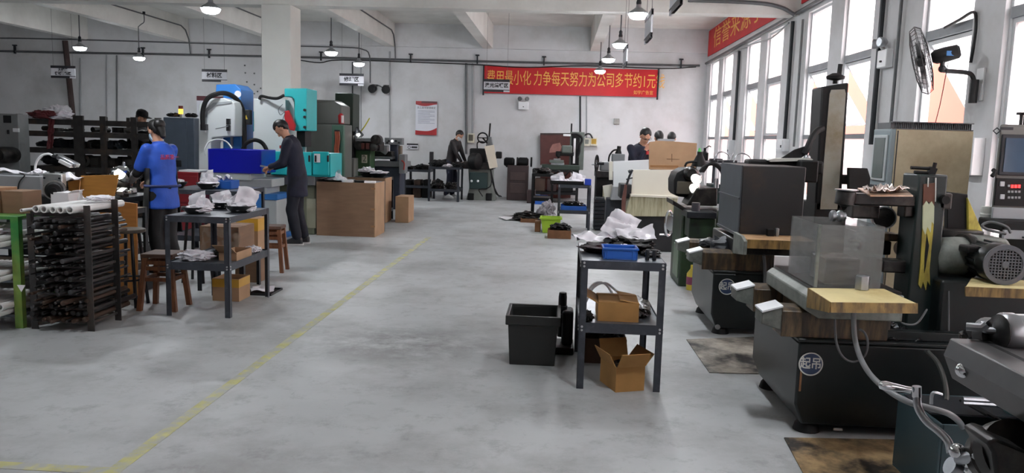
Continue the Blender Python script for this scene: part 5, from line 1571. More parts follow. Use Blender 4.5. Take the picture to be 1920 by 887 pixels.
part('oil_lamp_base', t, M_rub, (lambda q: G().lathe([(.09, 0), (.07, .3), (.03, .8), (.03, 1)], q, q + V((0, 0, .16))))(at(1311, 312, 8.6)))
part('green_bottle', t, mat('green_clear', (90, 200, 110), .3, var=.1), (lambda q: G().lathe([(.02, 0), (.022, .6), (.01, 1)], q, q + V((.005, 0, .12))))(at(1310, 298, 8.6)))
part('feed_pipe', t, M_rub, G().tube([at(1284, 312, 8.5), at(1288, 305, 8.5), at(1298, 303, 8.5), at(1307, 303, 8.5)], .012))
part('stop_post', t, mat('dark_purple_grey', (60, 56, 62), .5), (lambda q: G().cyl(q, q + V((0, 0, .1)), .042, n=20))(at(1304, 398, 8.05)))
# long windowsill bench with small tools at the back right
t = thing('window_bench', 'dark narrow bench along the far right windows with small tools', 'bench', (3.2, 14, 0))
part('bench_top', t, M_navyd, G().box(2.95, 3.5, 13.7, 18, 1.1, 1.15), bev=.006)
for yy in (13.8, 15.7, 17.8):
    part('leg', t, M_navyd, G().box(3.0, 3.05, yy, yy + .05, 0, 1.1))
    part('leg', t, M_navyd, G().box(3.4, 3.45, yy, yy + .05, 0, 1.1))
for i, (xx, yy, kind) in enumerate(((3.1, 17.2, 0), (3.15, 15.6, 1), (3.15, 14.9, 2), (3.2, 14.1, 1), (3.15, 16.2, 2))):
    t = thing('bench_tool', 'small dark tool on the far window bench, ' + ['bottle farthest back', 'clamp in the middle', 'block third from the front', 'clamp nearest the camera', 'block second from the back'][i], 'tool', (xx, yy, 1.151))
    if kind == 0:
        part('body', t, M_rub, G().lathe([(.07, 0), (.08, .1), (.08, .6), (.03, .75), (.03, 1)], (xx, yy, 1.151), (xx, yy, 1.42), 16))
        part('spout', t, M_rub, G().tube([(xx, yy, 1.4), (xx + .08, yy, 1.46), (xx + .13, yy, 1.44)], .012))
    elif kind == 1:
        part('base', t, M_dark, G().box(xx - .08, xx + .08, yy - .06, yy + .06, 1.151, 1.2), bev=.01)
        part('loop', t, M_steel, G().tube([(xx - .15, yy, 1.2), (xx - .1, yy, 1.32), (xx, yy, 1.36), (xx + .12, yy, 1.3), (xx + .16, yy, 1.19)], .012))
    else:
        part('block', t, M_dark, G().box(xx - .12, xx + .12, yy - .1, yy + .1, 1.151, 1.22), bev=.01)
        part('pin', t, M_steel, G().cyl((xx, yy, 1.22), (xx + .05, yy, 1.36), .012))
# ================================================================ wire-cutting machines on the right
M_mach = mat('machine_dark_slate', (22, 27, 28), .36, metal=.1, var=.25, scale=3, c2=(34, 39, 39), amt=.3, sc2=2)
M_machl = mat('machine_worn_grey', (120, 124, 118), .5, var=.2, scale=8, c2=(70, 76, 72), amt=.35, sc2=5)
M_drip = mat('oil_dripped_brown', (58, 48, 38), .4, var=.35, scale=14, stretch=(3, 3, .5), c2=(112, 92, 62), amt=.35, sc2=9)
M_tray = mat('oiled_cream_board', (206, 192, 142), .5, var=.12, scale=6, c2=(160, 140, 86), amt=.3, sc2=3)
M_trayf = mat('oiled_board_edge', (140, 112, 62), .5, var=.3, scale=16, stretch=(2, 2, .4), c2=(66, 50, 32), amt=.4, sc2=12)
M_woodt = mat('oiled_wood_board', (170, 136, 98), .55, var=.15, scale=5, c2=(120, 90, 62), amt=.3, sc2=3)
M_tip = mat('rail_tip_white', (225, 228, 232), .35, var=.05)
M_yelg = mat('worn_yellow_green', (172, 158, 66), .45, var=.25, scale=9, stretch=(2, 2, .6), c2=(110, 92, 40), amt=.3, sc2=8)
M_sgn = mat('round_sign_blue', (44, 60, 92), .45, var=.1)
M_oldw = mat('old_white_paint', (196, 198, 192), .5, var=.08)
M_chips = mat('wet_chips', (38, 38, 40), .15, metal=.5, var=.5, scale=30, c2=(150, 150, 152), amt=.3, sc2=26, soft=.05)  # bright flecks in the colour are painted glints on the dark wet metal
def roundsign(T, c, r, flat=1.0, a=1):
    """round hoisting mark: ring and two characters on the machine's front face"""
    c = V(c)
    part('round_sign', T, M_sgn, G().cyl(c, c + V((0, -.002, 0)), r, n=32))
    part('sign_ring', T, M_oldw, G().ring(c + V((0, -.002, 0)), c + V((0, -.004, 0)), r, r * .9, 32))
    text('起吊', r * 1.05, M_oldw, 'sign_lettering', T, c + V((0, -.003, 0)), depth=.001, sx=.85, bold=.001)
def wire_machine(T, X, Y0, Y1, XE, zb, drip):
    """cast base with flared foot, round feet, two slideway ends poking out on the left"""
    part('base', T, M_mach, G().rings([[(X + ix, Y0 + iy, z), (XE, Y0 + iy, z), (XE, Y1, z), (X + ix, Y1, z)] for z, ix, iy in ((.05, .05, .03), (.17, .0, 0), (zb, 0, 0))]), bev=.012)
    part('base_rim', T, M_mach, G().box(X - .006, XE, Y0 - .006, Y1, zb, zb + .02), bev=.006)
    for x, y in ((X + .1, Y0 + .1), (X + .1, Y1 - .1), (XE - .15, Y0 + .1)):
        part('foot', T, M_rub, G().lathe([(.07, 0), (.06, .5), (.03, 1)], (x, y, 0), (x, y, .07), 16))
    for y in (Y0 + .02, Y1 - .3):
        pr = [(y, zb + .02), (y + .18, zb + .02), (y + .18, zb + .15), (y + .14, zb + .172), (y + .03, zb + .172), (y, zb + .155)]
        w = part('slideway', T, drip, G().prism(pr, 'x', X - .09, X + .45), bev=.004)
        e_, f_ = X - .19, X - .085
        part('slideway_tip', w, M_tip, G().add([(e_, y + .01, zb + .15), (f_, y + .01, zb + .182), (f_, y + .17, zb + .182), (e_, y + .17, zb + .15), (e_, y + .01, zb + .141), (f_, y + .01, zb + .173), (f_, y + .17, zb + .173), (e_, y + .17, zb + .141)], [(0, 1, 2, 3), (7, 6, 5, 4), (0, 4, 5, 1), (1, 5, 6, 2), (2, 6, 7, 3), (3, 7, 4, 0)]), label='white sloped tip')
        part('slideway_block', w, M_machl, G().prism([(e_ + .002, zb + .08), (f_, zb + .05), (f_, zb + .172), (e_ + .002, zb + .14)], 'y', y + .015, y + .165), bev=.003)
    part('saddle', T, drip, G().box(X + .08, X + .48, Y0 + .06, Y1 - .06, zb + .02, zb + .15), bev=.01)
# ---- the nearer one
X = 1.27
T = thing('wire_cutting_machine', 'nearest dark wire-cutting machine with clear tank and cream tray at right', 'machine', (2.0, 4.5, 0))
wire_machine(T, X, 4.06, 4.98, 2.64, .5, M_drip)
roundsign(T, at(1520, 682, 4.058), .062)
part('scratch', T, mat('rust_scratch', (120, 84, 54), .6, var=.3), G().box(1.275 + .01, 1.285 + .01, 4.057, 4.06, .24, .4))
part('maker_plate', T, M_oldw, pbox(1563, 803, 1580, 807, 4.056, .004))
part('table_slab', T, M_machl, G().rings([[(x0, 4.0, z), (1.75, 4.0, z), (1.75, 4.78, z), (x0, 4.78, z)] for z, x0 in ((.64, 1.34), (.68, 1.27), (.75, 1.27), (.775, 1.3))]), bev=.006)
part('table_top', T, M_oil, G().box(1.31, 1.74, 4.01, 4.77, .775, .79))
part('cream_tray', T, [M_tray], G().add([(1.27, 3.98, .8), (1.64, 3.98, .81), (1.68, 3.7, .795), (1.29, 3.7, .785), (1.27, 3.98, .775), (1.64, 3.98, .785), (1.68, 3.7, .77), (1.29, 3.7, .76)], [(0, 1, 2, 3), (7, 6, 5, 4), (0, 3, 7, 4), (1, 5, 6, 2), (0, 4, 5, 1), (3, 2, 6, 7)]), bev=.002)
part('tray_front', T, M_trayf, G().add([(1.288, 3.7, .785), (1.682, 3.7, .796), (1.682, 3.69, .75), (1.288, 3.69, .738), (1.288, 3.705, .785), (1.682, 3.705, .796), (1.682, 3.7, .75), (1.288, 3.7, .738)], [(0, 1, 2, 3), (7, 6, 5, 4), (0, 3, 7, 4), (1, 5, 6, 2), (0, 4, 5, 1), (3, 2, 6, 7)]))
part('tray_end', T, M_trayf, G().add([(1.27, 3.98, .8), (1.286, 3.7, .787), (1.286, 3.7, .735), (1.27, 3.98, .7), (1.266, 3.98, .8), (1.282, 3.7, .787), (1.282, 3.7, .735), (1.266, 3.98, .7)], [(0, 1, 2, 3), (7, 6, 5, 4), (0, 3, 7, 4), (1, 5, 6, 2), (0, 4, 5, 1), (3, 2, 6, 7)]))
q = at(1617, 528, 3.96)
part('steel_weight', T, M_steel, G().prism([(q.x + .035 * math.cos(k * PI / 3), q.y + .035 * math.sin(k * PI / 3)) for k in range(6)], 'z', .806, .875), bev=.003)
# splash tank of clear plastic panels, cloudy with spray
M_acr = bpy.data.materials.new('cloudy_acrylic')
M_acr.use_nodes = True
n_, l_ = M_acr.node_tree.nodes, M_acr.node_tree.links
b_ = n_['Principled BSDF']
tc_ = n_.new('ShaderNodeTexCoord')
mp_ = n_.new('ShaderNodeMapping')
mp_.inputs['Scale'].default_value = (1, 1, 4)
nn_ = n_.new('ShaderNodeTexNoise')
nn_.inputs['Scale'].default_value = 9
nn_.inputs['Detail'].default_value = 8
l_.new(tc_.outputs['Object'], mp_.inputs[0])
l_.new(mp_.outputs[0], nn_.inputs['Vector'])
mr_ = n_.new('ShaderNodeMapRange')
mr_.inputs['From Min'].default_value = .3
mr_.inputs['From Max'].default_value = .7
mr_.inputs['To Min'].default_value = .28
mr_.inputs['To Max'].default_value = .6
l_.new(nn_.outputs['Fac'], mr_.inputs['Value'])
l_.new(mr_.outputs[0], b_.inputs['Alpha'])
b_.inputs['Base Color'].default_value = lin((124, 126, 124))
b_.inputs['Roughness'].default_value = .25
MC['cloudy_acrylic'] = M_acr
ax0, ax1, ay0, ay1, az0, az1 = 1.315, 1.64, 4.03, 4.5, .795, 1.115
part('tank_panel', T, M_acr, G().box(ax0, ax1, ay0, ay0 + .006, az0, az1))
part('tank_panel', T, M_acr, G().box(ax0, ax0 + .006, ay0 + .008, ay1, az0, az1 + .0))
part('tank_panel', T, M_acr, G().box(ax1 - .006, ax1, ay0 + .008, ay1, az0, az1))
part('tank_panel', T, M_acr, G().box(ax0 + .008, ax1 - .008, ay1 - .006, ay1, az0, az1))
part('tank_handle', T, M_acr, G().tube([(1.47, ay0 - .003, 1.04), (1.5, ay0 - .02, 1.045), (1.52, ay0 - .02, 1.03), (1.52, ay0 - .003, 1.0)], .006))
part('seal_strip', T, M_machl, G().box(ax0 - .004, ax0 + .012, ay0 - .004, ay0 + .012, az0, az1))
part('work_block', T, M_oil, G().box(1.4, 1.58, 4.15, 4.4, .795, .93), bev=.008)
q = at(1578, 405, 4.28)
part('guide_wheels', T, M_steel, G().lathe([(.022, 0), (.03, .1), (.03, .3), (.02, .4), (.03, .55), (.03, .75), (.02, .85), (.02, 1)], q + V((-.06, 0, 0)), q + V((.02, 0, 0)), 16))
part('spray_head', T, M_oil, G().lathe([(.045, 0), (.052, .1), (.05, .7), (.02, .8), (.008, 1)], q + V((.03, .04, .135)), q + V((.02, .04, .03)), 20))
part('spray_cap', T, M_steel, G().cyl(q + V((.03, .04, .136)), q + V((.03, .04, .142)), .06, n=24))
# wire column and arms
M_colg = mat('column_dark_teal', (22, 34, 33), .4, var=.2, scale=5)
wc = thing
cx0, cx1 = at(1713, 440, 4.3).x, at(1768, 440, 4.3).x
part('column', T, M_colg, G().box(cx0, cx1, 4.3, 4.5, .5, 1.375), bev=.01)
part('column_strip', T, mat('pale_drip', (186, 192, 160), .45, var=.15, scale=9), ppoly([(1731, 385), (1737, 376), (1742, 383), (1747, 377), (1752, 386), (1751, 420), (1747, 415), (1745, 436), (1739, 425), (1735, 440), (1730, 428)], 4.291, .01))
part('column_strip', T, M_yelg, ppoly([(1730, 426), (1735, 440), (1739, 425), (1745, 436), (1747, 415), (1751, 420), (1746, 470), (1743, 505), (1744, 535), (1739, 526), (1736, 544), (1731, 528), (1727, 541), (1722, 533), (1726, 500), (1728, 462)], 4.292, .01))
part('column_strip', T, M_rub, ppoly([(1738, 438), (1742, 460), (1736, 500), (1733, 512), (1734, 480)], 4.289, .006))
part('column_stain', T, mat('column_rust', (92, 52, 34), .45, var=.25, scale=8), ppoly([(1732, 345), (1755, 342), (1752, 384), (1740, 378), (1731, 385)], 4.293, .01))
for px in (1740, 1754):
    part('column_chip', T, M_oldw, ppoly([(px, 333), (px + 2, 333), (px + 1, 378 if px > 1750 else 350), (px - .5, 378 if px > 1750 else 350)], 4.289, .006))
part('column_side_rail', T, M_mach, pbox(1706, 385, 1718, 545, 4.42, .1), bev=.006)
part('guide_block', T, M_oil, pbox(1762, 362, 1786, 392, 4.3, .12), bev=.008)
part('guide_knob', T, M_rub, (lambda p: G().cyl(p + V((0, .05, 0)), p, .022, n=16))(at(1774, 375, 4.26)))
part('upper_arm', T, M_oil, pbox(1590, 364, 1722, 386, 4.32, .1), bev=.008)
part('arm_bracket', T, M_oil, pbox(1696, 384, 1722, 408, 4.33, .1), bev=.008)
part('lower_arm', T, M_oil, pbox(1655, 488, 1725, 512, 4.36, .1), bev=.008)
part('arm_plate', T, M_drip, pbox(1652, 438, 1688, 452, 4.5, .12), bev=.006)
part('lower_head', T, M_rub, pbox(1648, 452, 1672, 478, 4.52, .1), bev=.01)
q = at(1658, 408, 4.6)
part('pulley', T, M_steel, G().ring(q + V((0, .0, 0)), q + V((.01, .05, 0)), .066, .058, 28))
part('pulley_disc', T, M_oil, G().cyl(q + V((.0, .01, 0)), q + V((.01, .05, 0)), .059, n=28))
part('pulley_bracket', T, M_oil, pbox(1598, 384, 1650, 410, 4.55, .1), bev=.008)
p0 = at(1612, 352, 4.2)
part('copper_plate', T, mat('scrap_copper_plate', (186, 150, 122), .3, metal=.6, var=.3, scale=8, c2=(220, 205, 190), amt=.3, sc2=6), G().add([tuple(at(a, b_y, yy)) for a, b_y, yy in ((1608, 352, 4.5), (1694, 350, 4.5), (1712, 366, 4.25), (1632, 366, 4.25))] + [tuple(at(a, b_y, yy) - V((0, 0, .006))) for a, b_y, yy in ((1608, 352, 4.5), (1694, 350, 4.5), (1712, 366, 4.25), (1632, 366, 4.25))], [(0, 1, 2, 3), (7, 6, 5, 4), (0, 3, 7, 4), (1, 5, 6, 2), (0, 4, 5, 1), (3, 2, 6, 7)]))
q = at(1660, 356, 4.36)
part('foil_wrap', T, mat('foil', (226, 214, 206), .2, metal=.7, var=.2), G().sheet((q.x, q.y, q.z + .012), .2, .12, 41, .03, fr=4, rz=.2))
q = at(1743, 322, 4.36)
part('clamp', T, M_rub, G().tube([q + V((-.1, 0, .02)), q + V((-.02, 0, .018)), q + V((.02, 0, .02))], .009).tube([q + V((-.08, 0, -.003)), q + V((-.0, 0, -.005)), q + V((.02, 0, .01))], .009).ob(q + V((.01, 0, 0)), (.035, .03, .05), ry=.3).cyl(q + V((.02, 0, .02)), q + V((.025, 0, .05)), .01).ob(q + V((-.0, .0, -.035)), (.05, .04, .03)))
# black guard with a cream end, drum, motor and its tray
part('guard', T, M_rub, ppoly([(1776, 359), (1815, 364), (1815, 440), (1776, 438)], 4.6, .04), bev=.004)
part('guard_end', T, M_yelg, ppoly([(1815, 370), (1846, 441), (1816, 441)], 4.58, .05), bev=.004)
part('drum_plate', T, M_oil, pbox(1758, 438, 1786, 500, 4.55, .3), bev=.01)
q = at(1783, 480, 4.35)
part('wire_drum', T, M_machl, G().lathe([(.04, 0), (.075, .1), (.1, .3), (.105, .8), (.105, 1)], q + V((-.1, 0, 0)), q + V((.06, .02, 0)), 28))
part('drum_flange', T, M_oil, G().lathe([(.12, 0), (.125, .3), (.125, 1)], q + V((.06, .02, 0)), q + V((.1, .025, 0)), 28))
part('gear_case', T, M_machl, ppoly([(1800, 448), (1840, 443), (1890, 448), (1910, 480), (1905, 520), (1800, 520)], 4.4, .25), bev=.015)
part('gear_lid', T, M_oil, pbox(1766, 432, 1846, 446, 4.5, .25), bev=.008)
q0, q1 = at(1834, 480, 4.35), at(1884, 496, 4.0)
ax_ = (q1 - q0).normalized()
part('motor', T, M_mach, G().lathe([(.06, 0), (.085, .05), (.09, .3), (.09, .6), (.082, .62), (.1, .66), (.1, .95), (.09, 1)], q0, q1, 32))
part('motor_fan_cover', T, mat('fan_cover_grey', (92, 94, 100), .45, var=.1), G().ring(q1, q1 + ax_ * .012, .1, .078, 32))
gr = G()
qq = ax_.to_track_quat('Z', 'Y')
for i in range(-5, 6):
    d = i * .0145
    h = math.sqrt(max(.0, .078 ** 2 - d * d))
    for v0, v1 in (((d, -h), (d, h)), ((-h, d), (h, d))):
        gr.cyl(q1 + ax_ * .006 + qq @ V((v0[0], v0[1], 0)), q1 + ax_ * .006 + qq @ V((v1[0], v1[1], 0)), .003, n=5)
gr.cyl(q1, q1 + ax_ * .012, .016, n=12)
part('motor_grille', T, MC['fan_cover_grey'], gr)
part('motor_fins', T, M_mach, (lambda g: [g.ob(q0.lerp(q1, .42) + qq @ V((math.cos(a) * .093, math.sin(a) * .093, 0)), (.012, .14, .012), rz=-.12) for a in [k * PI / 8 for k in range(16)]] and g)(G()))
part('terminal_box', T, M_rub, pbox(1814, 462, 1850, 476, 4.16, .1), bev=.01)
part('drum_tray', T, M_tray, G().add([tuple(v) for v in (at(1822, 520, 4.25), at(1975, 528, 4.25), at(1990, 546, 3.85), at(1810, 538, 3.85))] + [tuple(v - V((0, 0, .02))) for v in (at(1822, 520, 4.25), at(1975, 528, 4.25), at(1990, 546, 3.85), at(1810, 538, 3.85))], [(0, 1, 2, 3), (7, 6, 5, 4), (0, 3, 7, 4), (1, 5, 6, 2), (0, 4, 5, 1), (3, 2, 6, 7)]), bev=.002)
part('drum_tray_front', T, M_trayf, G().prism(PP([(1810, 537), (1990, 545), (1990, 562), (1810, 555)], 3.84), 'y', 3.835, 3.845))
part('drum_support', T, M_mach, G().box(2.02, 2.7, 4.2, 4.7, .52, .83), bev=.015)
part('wet_chips', T, M_chips, G().sheet((1.85, 4.3, .53), .75, .4, 77, .035, fr=7, n=26, rz=.05), label='shiny wet metal chips')['kind'] = 'stuff'
part('chip_rail', T, M_mach, pbox(1660, 622, 1800, 640, 4.1, .05), bev=.005)
for k, pts in enumerate(([(1601, 575, 3.78), (1601, 610, 3.8), (1604, 640, 3.75), (1614, 672, 3.6), (1632, 702, 3.4), (1660, 728, 3.2), (1700, 752, 3.05), (1745, 765, 3.0), (1778, 775, 3.0), (1798, 790, 3.1), (1804, 800, 3.25)],)):
    part('drain_hose', T, mat('grey_hose', (112, 114, 116), .35, var=.1), G().tube([at(*p) for p in pts], .012, n=10))
part('loop_hose', T, M_pipe, G().tube([at(1565, 590, 4.02), at(1568, 640, 4.0), at(1580, 668, 4.0), at(1600, 678, 4.0), at(1620, 668, 4.0), at(1627, 645, 4.0), at(1622, 625, 4.0), at(1612, 617, 4.02)], .006))
part('loop_hose', T, M_pipe, G().tube([at(1671, 578, 4.2), at(1680, 598, 4.05), at(1700, 608, 4.0), at(1720, 605, 4.02), at(1738, 580, 4.1)], .005))
part('bead_chain', T, M_pipe, G().tube([at(1779, 545, 4.2), at(1779, 620, 4.15)], .004, sub=1))
part('hose', T, mat('dark_hose', (60, 62, 60), .3, var=.1), G().tube([at(1740, 660, 4.0), at(1758, 680, 3.9), at(1770, 710, 3.8), at(1775, 740, 3.7), at(1774, 752, 3.65)], .012))
part('cutting_wire', T, M_steel, G().tube([at(1658, 512, 4.42), at(1655, 545, 4.4)], .002, sub=1))
# ---- the one behind
T = thing('wire_cutting_machine', 'second dark wire-cutting machine behind the nearest, with tall column and dark tank box', 'machine', (2.0, 6.6, 0))
wire_machine(T, 1.24, 6.2, 7.15, 3.0, .5, M_drip)
roundsign(T, at(1363, 537, 6.195), .064)
part('table_slab', T, M_oil, G().box(1.38, 2.0, 6.15, 7.05, .66, .77), bev=.01)
part('vise_lump', T, M_dark, G().lump(tuple(at(1352, 462, 6.5)), (.1, .12, .08), 55, .4, sub=3).lump(tuple(at(1330, 455, 6.7)), (.08, .1, .04), 56, .4, sub=3))
part('tank_box', T, mat('dark_tank_box', (34, 34, 36), .45, var=.2, scale=3, c2=(58, 44, 32), amt=.2, sc2=3), G().box(1.42, 1.9, 6.22, 7.0, .79, 1.345), bev=.008)
part('tank_box_side', T, mat('tank_side_slate', (60, 66, 74), .4, var=.12), G().box(1.41, 1.42, 6.22, 7.0, .79, 1.345).box(1.4, 1.42, 6.22, 7.0, 1.08, 1.095).box(1.4, 1.42, 6.22, 7.0, .8, .815))
part('wood_board', T, M_woodt, G().box(1.4, 1.9, 5.85, 6.2, .79, .815), bev=.003)
part('board_front', T, M_trayf, G().box(1.4, 1.9, 5.84, 5.85, .75, .815))
part('board_end', T, M_machl, G().prism([(5.84, .70), (6.2, .66), (6.2, .83), (5.95, .83), (5.84, .80)], 'x', 1.375, 1.4), bev=.004)
part('small_part', T, M_rub, pbox(1440, 430, 1452, 445, 6.1, .06), bev=.004)
part('small_part', T, M_steel, pbox(1455, 428, 1461, 444, 6.1, .04), bev=.004)
yc = 7.1
part('column', T, M_rub, ppoly([(1541, 162), (1592, 154), (1577, 395), (1528, 395)], yc, .28), bev=.015)
part('column_panel', T, mat('aged_panel_grey', (140, 138, 128), .5, var=.12, scale=2, c2=(110, 96, 66), amt=.3, sc2=2), ppoly([(1559, 168), (1584, 167), (1586, 175), (1570, 392), (1538, 392), (1556, 176)], yc - .01, .015))
part('column_foot', T, M_rub, (lambda r: G().box(r[0], r[1], yc, yc + .4, .5, r[3]))(R(1525, 380, 1585, 480, yc)), bev=.01)
q = at(1566, 150, yc + .12)
part('top_wheel', T, M_rub, G().lathe([(.02, 0), (.02, .3), (.075, .45), (.08, .7), (.03, 1)], q + V((0, 0, -.03)), q + V((0, 0, .06)), 24).cyl(q + V((.03, 0, .05)), q + V((.035, 0, .14)), .02))
part('arm', T, M_rub, pbox(1404, 300, 1545, 325, 6.85, .2), bev=.02)
part('arm_block', T, M_rub, pbox(1500, 300, 1535, 342, 6.7, .3), bev=.015)
part('arm_plate', T, M_oldw, ppoly([(1440, 300), (1452, 297), (1520, 296), (1525, 299), (1520, 301), (1445, 303)], 6.8, .25))
part('shield', T, M_rub, ppoly([(1462, 298), (1490, 280), (1515, 272), (1512, 290), (1500, 297)], 6.9, .02), bev=.004)
part('cable', T, M_rub, G().tube([at(1508, 288, 6.9), at(1515, 275, 6.9), at(1522, 258, 6.95), at(1531, 246, 7.0), at(1542, 240, 7.05)], .028))
part('cable_joint', T, M_steel, (lambda p: G().sph(p, .03))(at(1513, 296, 6.85)))
part('arm_rear', T, M_rub, pbox(1577, 328, 1625, 346, 7.1, .15), bev=.015)
part('guard', T, M_rub, ppoly([(1592, 314), (1627, 315), (1641, 362), (1592, 362)], 7.0, .06), bev=.006)
part('hose', T, M_pipe, G().tube([at(1432, 478, 6.1), at(1434, 500, 6.15), at(1434, 540, 6.18), at(1440, 552, 6.18)], .012))
part('nut', T, M_steel, (lambda p: G().cyl(p, p + V((0, -.02, 0)), .02, n=8))(at(1345, 612, 6.2)))
# beige generator cabinet
M_beige = mat('beige_generator', (204, 190, 160), .5, var=.07, scale=1.5, c2=(148, 122, 88), amt=.26, sc2=2.4, soft=.2)
x0, x1, _, z1 = R(1668, 243, 1812, 540, 5.6)
T = thing('generator_cabinet', 'tall beige oil-stained generator cabinet behind the nearest cutting machine', 'cabinet', ((x0 + x1) / 2, 5.8, 0))
part('cabinet', T, M_beige, G().box(x0, x1, 5.6, 5.9, 0, z1), bev=.008)
part('control_side', T, mat('control_side_grey', (132, 144, 148), .5, var=.06), G().box(x0 - .035, x0, 5.6, 5.9, 0, z1), bev=.006)
M_cg = mat('control_bezel', (182, 188, 190), .4, var=.05)
part('window_frame', T, M_cg, G().box(x0 - .045, x0 - .035, 5.63, 5.87, 1.28, 1.6), bev=.004)
part('window', T, mat('control_glass', (110, 118, 116), .15, var=.1), G().box(x0 - .049, x0 - .044, 5.66, 5.84, 1.3, 1.58))
part('switch_panel', T, M_dark, G().box(x0 - .045, x0 - .035, 5.63, 5.87, 1.08, 1.25), bev=.004)
for i in range(3):
    for j in range(2):
        part('switch', T, M_oldw if i == 2 else MC['pendant_red'] if (i, j) == (1, 1) else M_lg, G().cyl((x0 - .045, 5.68 + i * .07, 1.12 + j * .07), (x0 - .055, 5.68 + i * .07, 1.12 + j * .07), .014, n=12))
part('door_seam', T, M_dark, G().box(x0 + .008, x0 + .014, 5.597, 5.6, .05, z1 - .01))
part('fan_grille', T, M_pipe, (lambda g: [g.box(x0 + .0 + i * .0125, x0 + .006 + i * .0125, 5.62, 5.63, z1, z1 + .05) for i in range(41)] and g.box(x0 - .03, x0 + .51, 5.6, 5.62, z1, z1 + .006).box(x0 - .03, x0 + .51, 5.6, 5.64, z1 + .045, z1 + .052).box(x0 - .03, x0 + .5, 5.63, 5.85, z1, z1 + .045))(G()))
part('round_vent', T, M_drip, (lambda p: G().cyl(p + V((0, .05, 0)), p, .055, n=24))(at(1692, 465, 5.585)))
# operator console at the right edge
M_con = mat('console_grey', (108, 108, 104), .5, var=.06)
x0, x1 = at(1866, 320, 4.9).x, 3.35
T = thing('control_console', 'grey operator console with blue-grey screen and red digits at the right edge', 'console', (2.95, 5.1, 0))
z0, z1 = at(1890, 410, 4.9).z, at(1866, 232, 4.9).z
part('housing', T, M_con, G().prism([(x0, 4.9), (x1, 4.9), (x1, 5.4), (x0 + .34, 5.4)], 'z', z0, z1), bev=.012)
part('stand', T, M_dark, G().box(x0 + .3, x1 - .1, 5.02, 5.35, 0, z0), bev=.01)
part('desk', T, M_rub, G().box(x0 - .02, x1, 4.72, 5.0, z0 - .06, z0), bev=.01)
part('desk_edge', T, M_lg, G().box(x0 - .02, x1, 4.70, 4.72, z0 - .1, z0 - .05))
sx0, sz0, sz1 = at(1884, 290, 4.88).x, at(1890, 322, 4.88).z, at(1890, 258, 4.88).z
part('screen_frame', T, M_dark, G().box(sx0 - .02, x1 - .03, 4.885, 4.9, sz0 - .02, sz1 + .02), bev=.004)
part('screen', T, mat('screen_blue_grey', (66, 84, 104), .12, var=.1), G().box(sx0, x1 - .05, 4.88, 4.886, sz0, sz1))
pz0, pz1 = at(1890, 386, 4.88).z, at(1890, 334, 4.88).z
part('key_panel', T, M_rub, G().box(x0 + .01, x1 - .02, 4.888, 4.9, pz0, pz1))
part('lower_lip', T, M_lg, G().box(x0, x1, 4.88, 4.9, z0, pz0 - .01), bev=.004)
for yy in (340, 364):
    part('key', T, M_cg, pbox(1876, yy, 1884, yy + 9, 4.88, .01), bev=.002)
for r_ in range(3):
    for c_ in range(4):
        lit = r_ == 0 and c_ in (1, 2, 3)
        part('digit' if lit else 'key', T, mat('lit_digits', (255, 40, 40), .4, var=0, emit=2.5) if lit else M_lg, pbox(1890 + c_ * 6.5, 346 + r_ * 11, 1894 + c_ * 6.5, 352 + r_ * 11 if lit else 350 + r_ * 11, 4.882, .008))
part('badge', T, M_dark, G().ring(at(1869, 245, 4.9), at(1869, 245, 4.896), .022, .014, 4))
part('badge_bar', T, M_dark, pbox(1876, 238, 1900, 243, 4.896, .006))
part('side_handle', T, M_rub, G().tube([at(1862, 318, 4.88), at(1866, 322, 4.86), at(1860, 330, 4.85)], .012))
part('top_grille', T, M_rub, (lambda g: [g.box(2.75 + i * .022, 2.76 + i * .022, 4.95, 4.97, z1, z1 + .07) for i in range(24)] and g.box(2.74, 3.3, 4.95, 4.99, z1 + .06, z1 + .075))(G()))
solo('ribbed_cylinder', 'pale ribbed cylinder hanging below the console left corner', 'cylinder', M_oldw, (lambda p: G().lathe([(.03, 0), (.034, .1), (.03, .2), (.034, .4), (.03, .5), (.034, .7), (.03, 1)], p, p + V((0, 0, .08)), 16))(at(1848, 411, 4.99)))
# steel bench end under the console
T = thing('cable_shelf', 'dark sheet shelf with a cable loop below the console', 'shelf', (2.8, 4.95, 0))
za = at(1890, 440, 4.75).z
part('shelf_top', T, M_dark, G().box(2.68, 3.35, 4.45, 4.69, za - .01, za))
part('shelf_leg', T, M_dark, G().box(3.2, 3.3, 4.55, 4.65, 0, za - .01))
part('shelf_leg', T, M_dark, G().box(2.7, 2.75, 4.47, 4.52, .0, za - .01))
part('cable', T, M_pipe, G().tube([at(1886, 438, 4.66), at(1852, 430, 4.67), at(1842, 422, 4.67), at(1858, 416, 4.66), at(1886, 424, 4.6), at(1895, 436, 4.6)], .008))
# ---- coolant tank and the milling machine in the near right corner
T = thing('coolant_tank', 'blue-green steel coolant tank on the floor at the lower right', 'tank', (1.85, 3.55, 0))
M_tkg = mat('tank_blue_green', (46, 66, 72), .4, metal=.1, var=.15, scale=3)
part('body', T, M_tkg, G().tray(1.64, 2.3, 3.3, 3.72, 0, .36, .012), bev=.004)
part('lid', T, M_dark, G().box(1.66, 2.28, 3.45, 3.71, .35, .358))
part('pump_body', T, mat('pump_green', (60, 92, 92), .4, var=.15, scale=5), G().lathe([(.07, 0), (.075, .1), (.075, .8), (.06, 1)], (2.08, 3.5, .36), (2.08, 3.5, .58), 24))
part('pump_label', T, M_lg, G().ob((2.06, 3.425, .47), (.07, .006, .05)))
for k in range(2):
    part('pipe', T, M_steel, G().tube([at(1805, 748 + k * 7, 3.4), at(1875, 752 + k * 7, 3.4)], .012, sub=1))
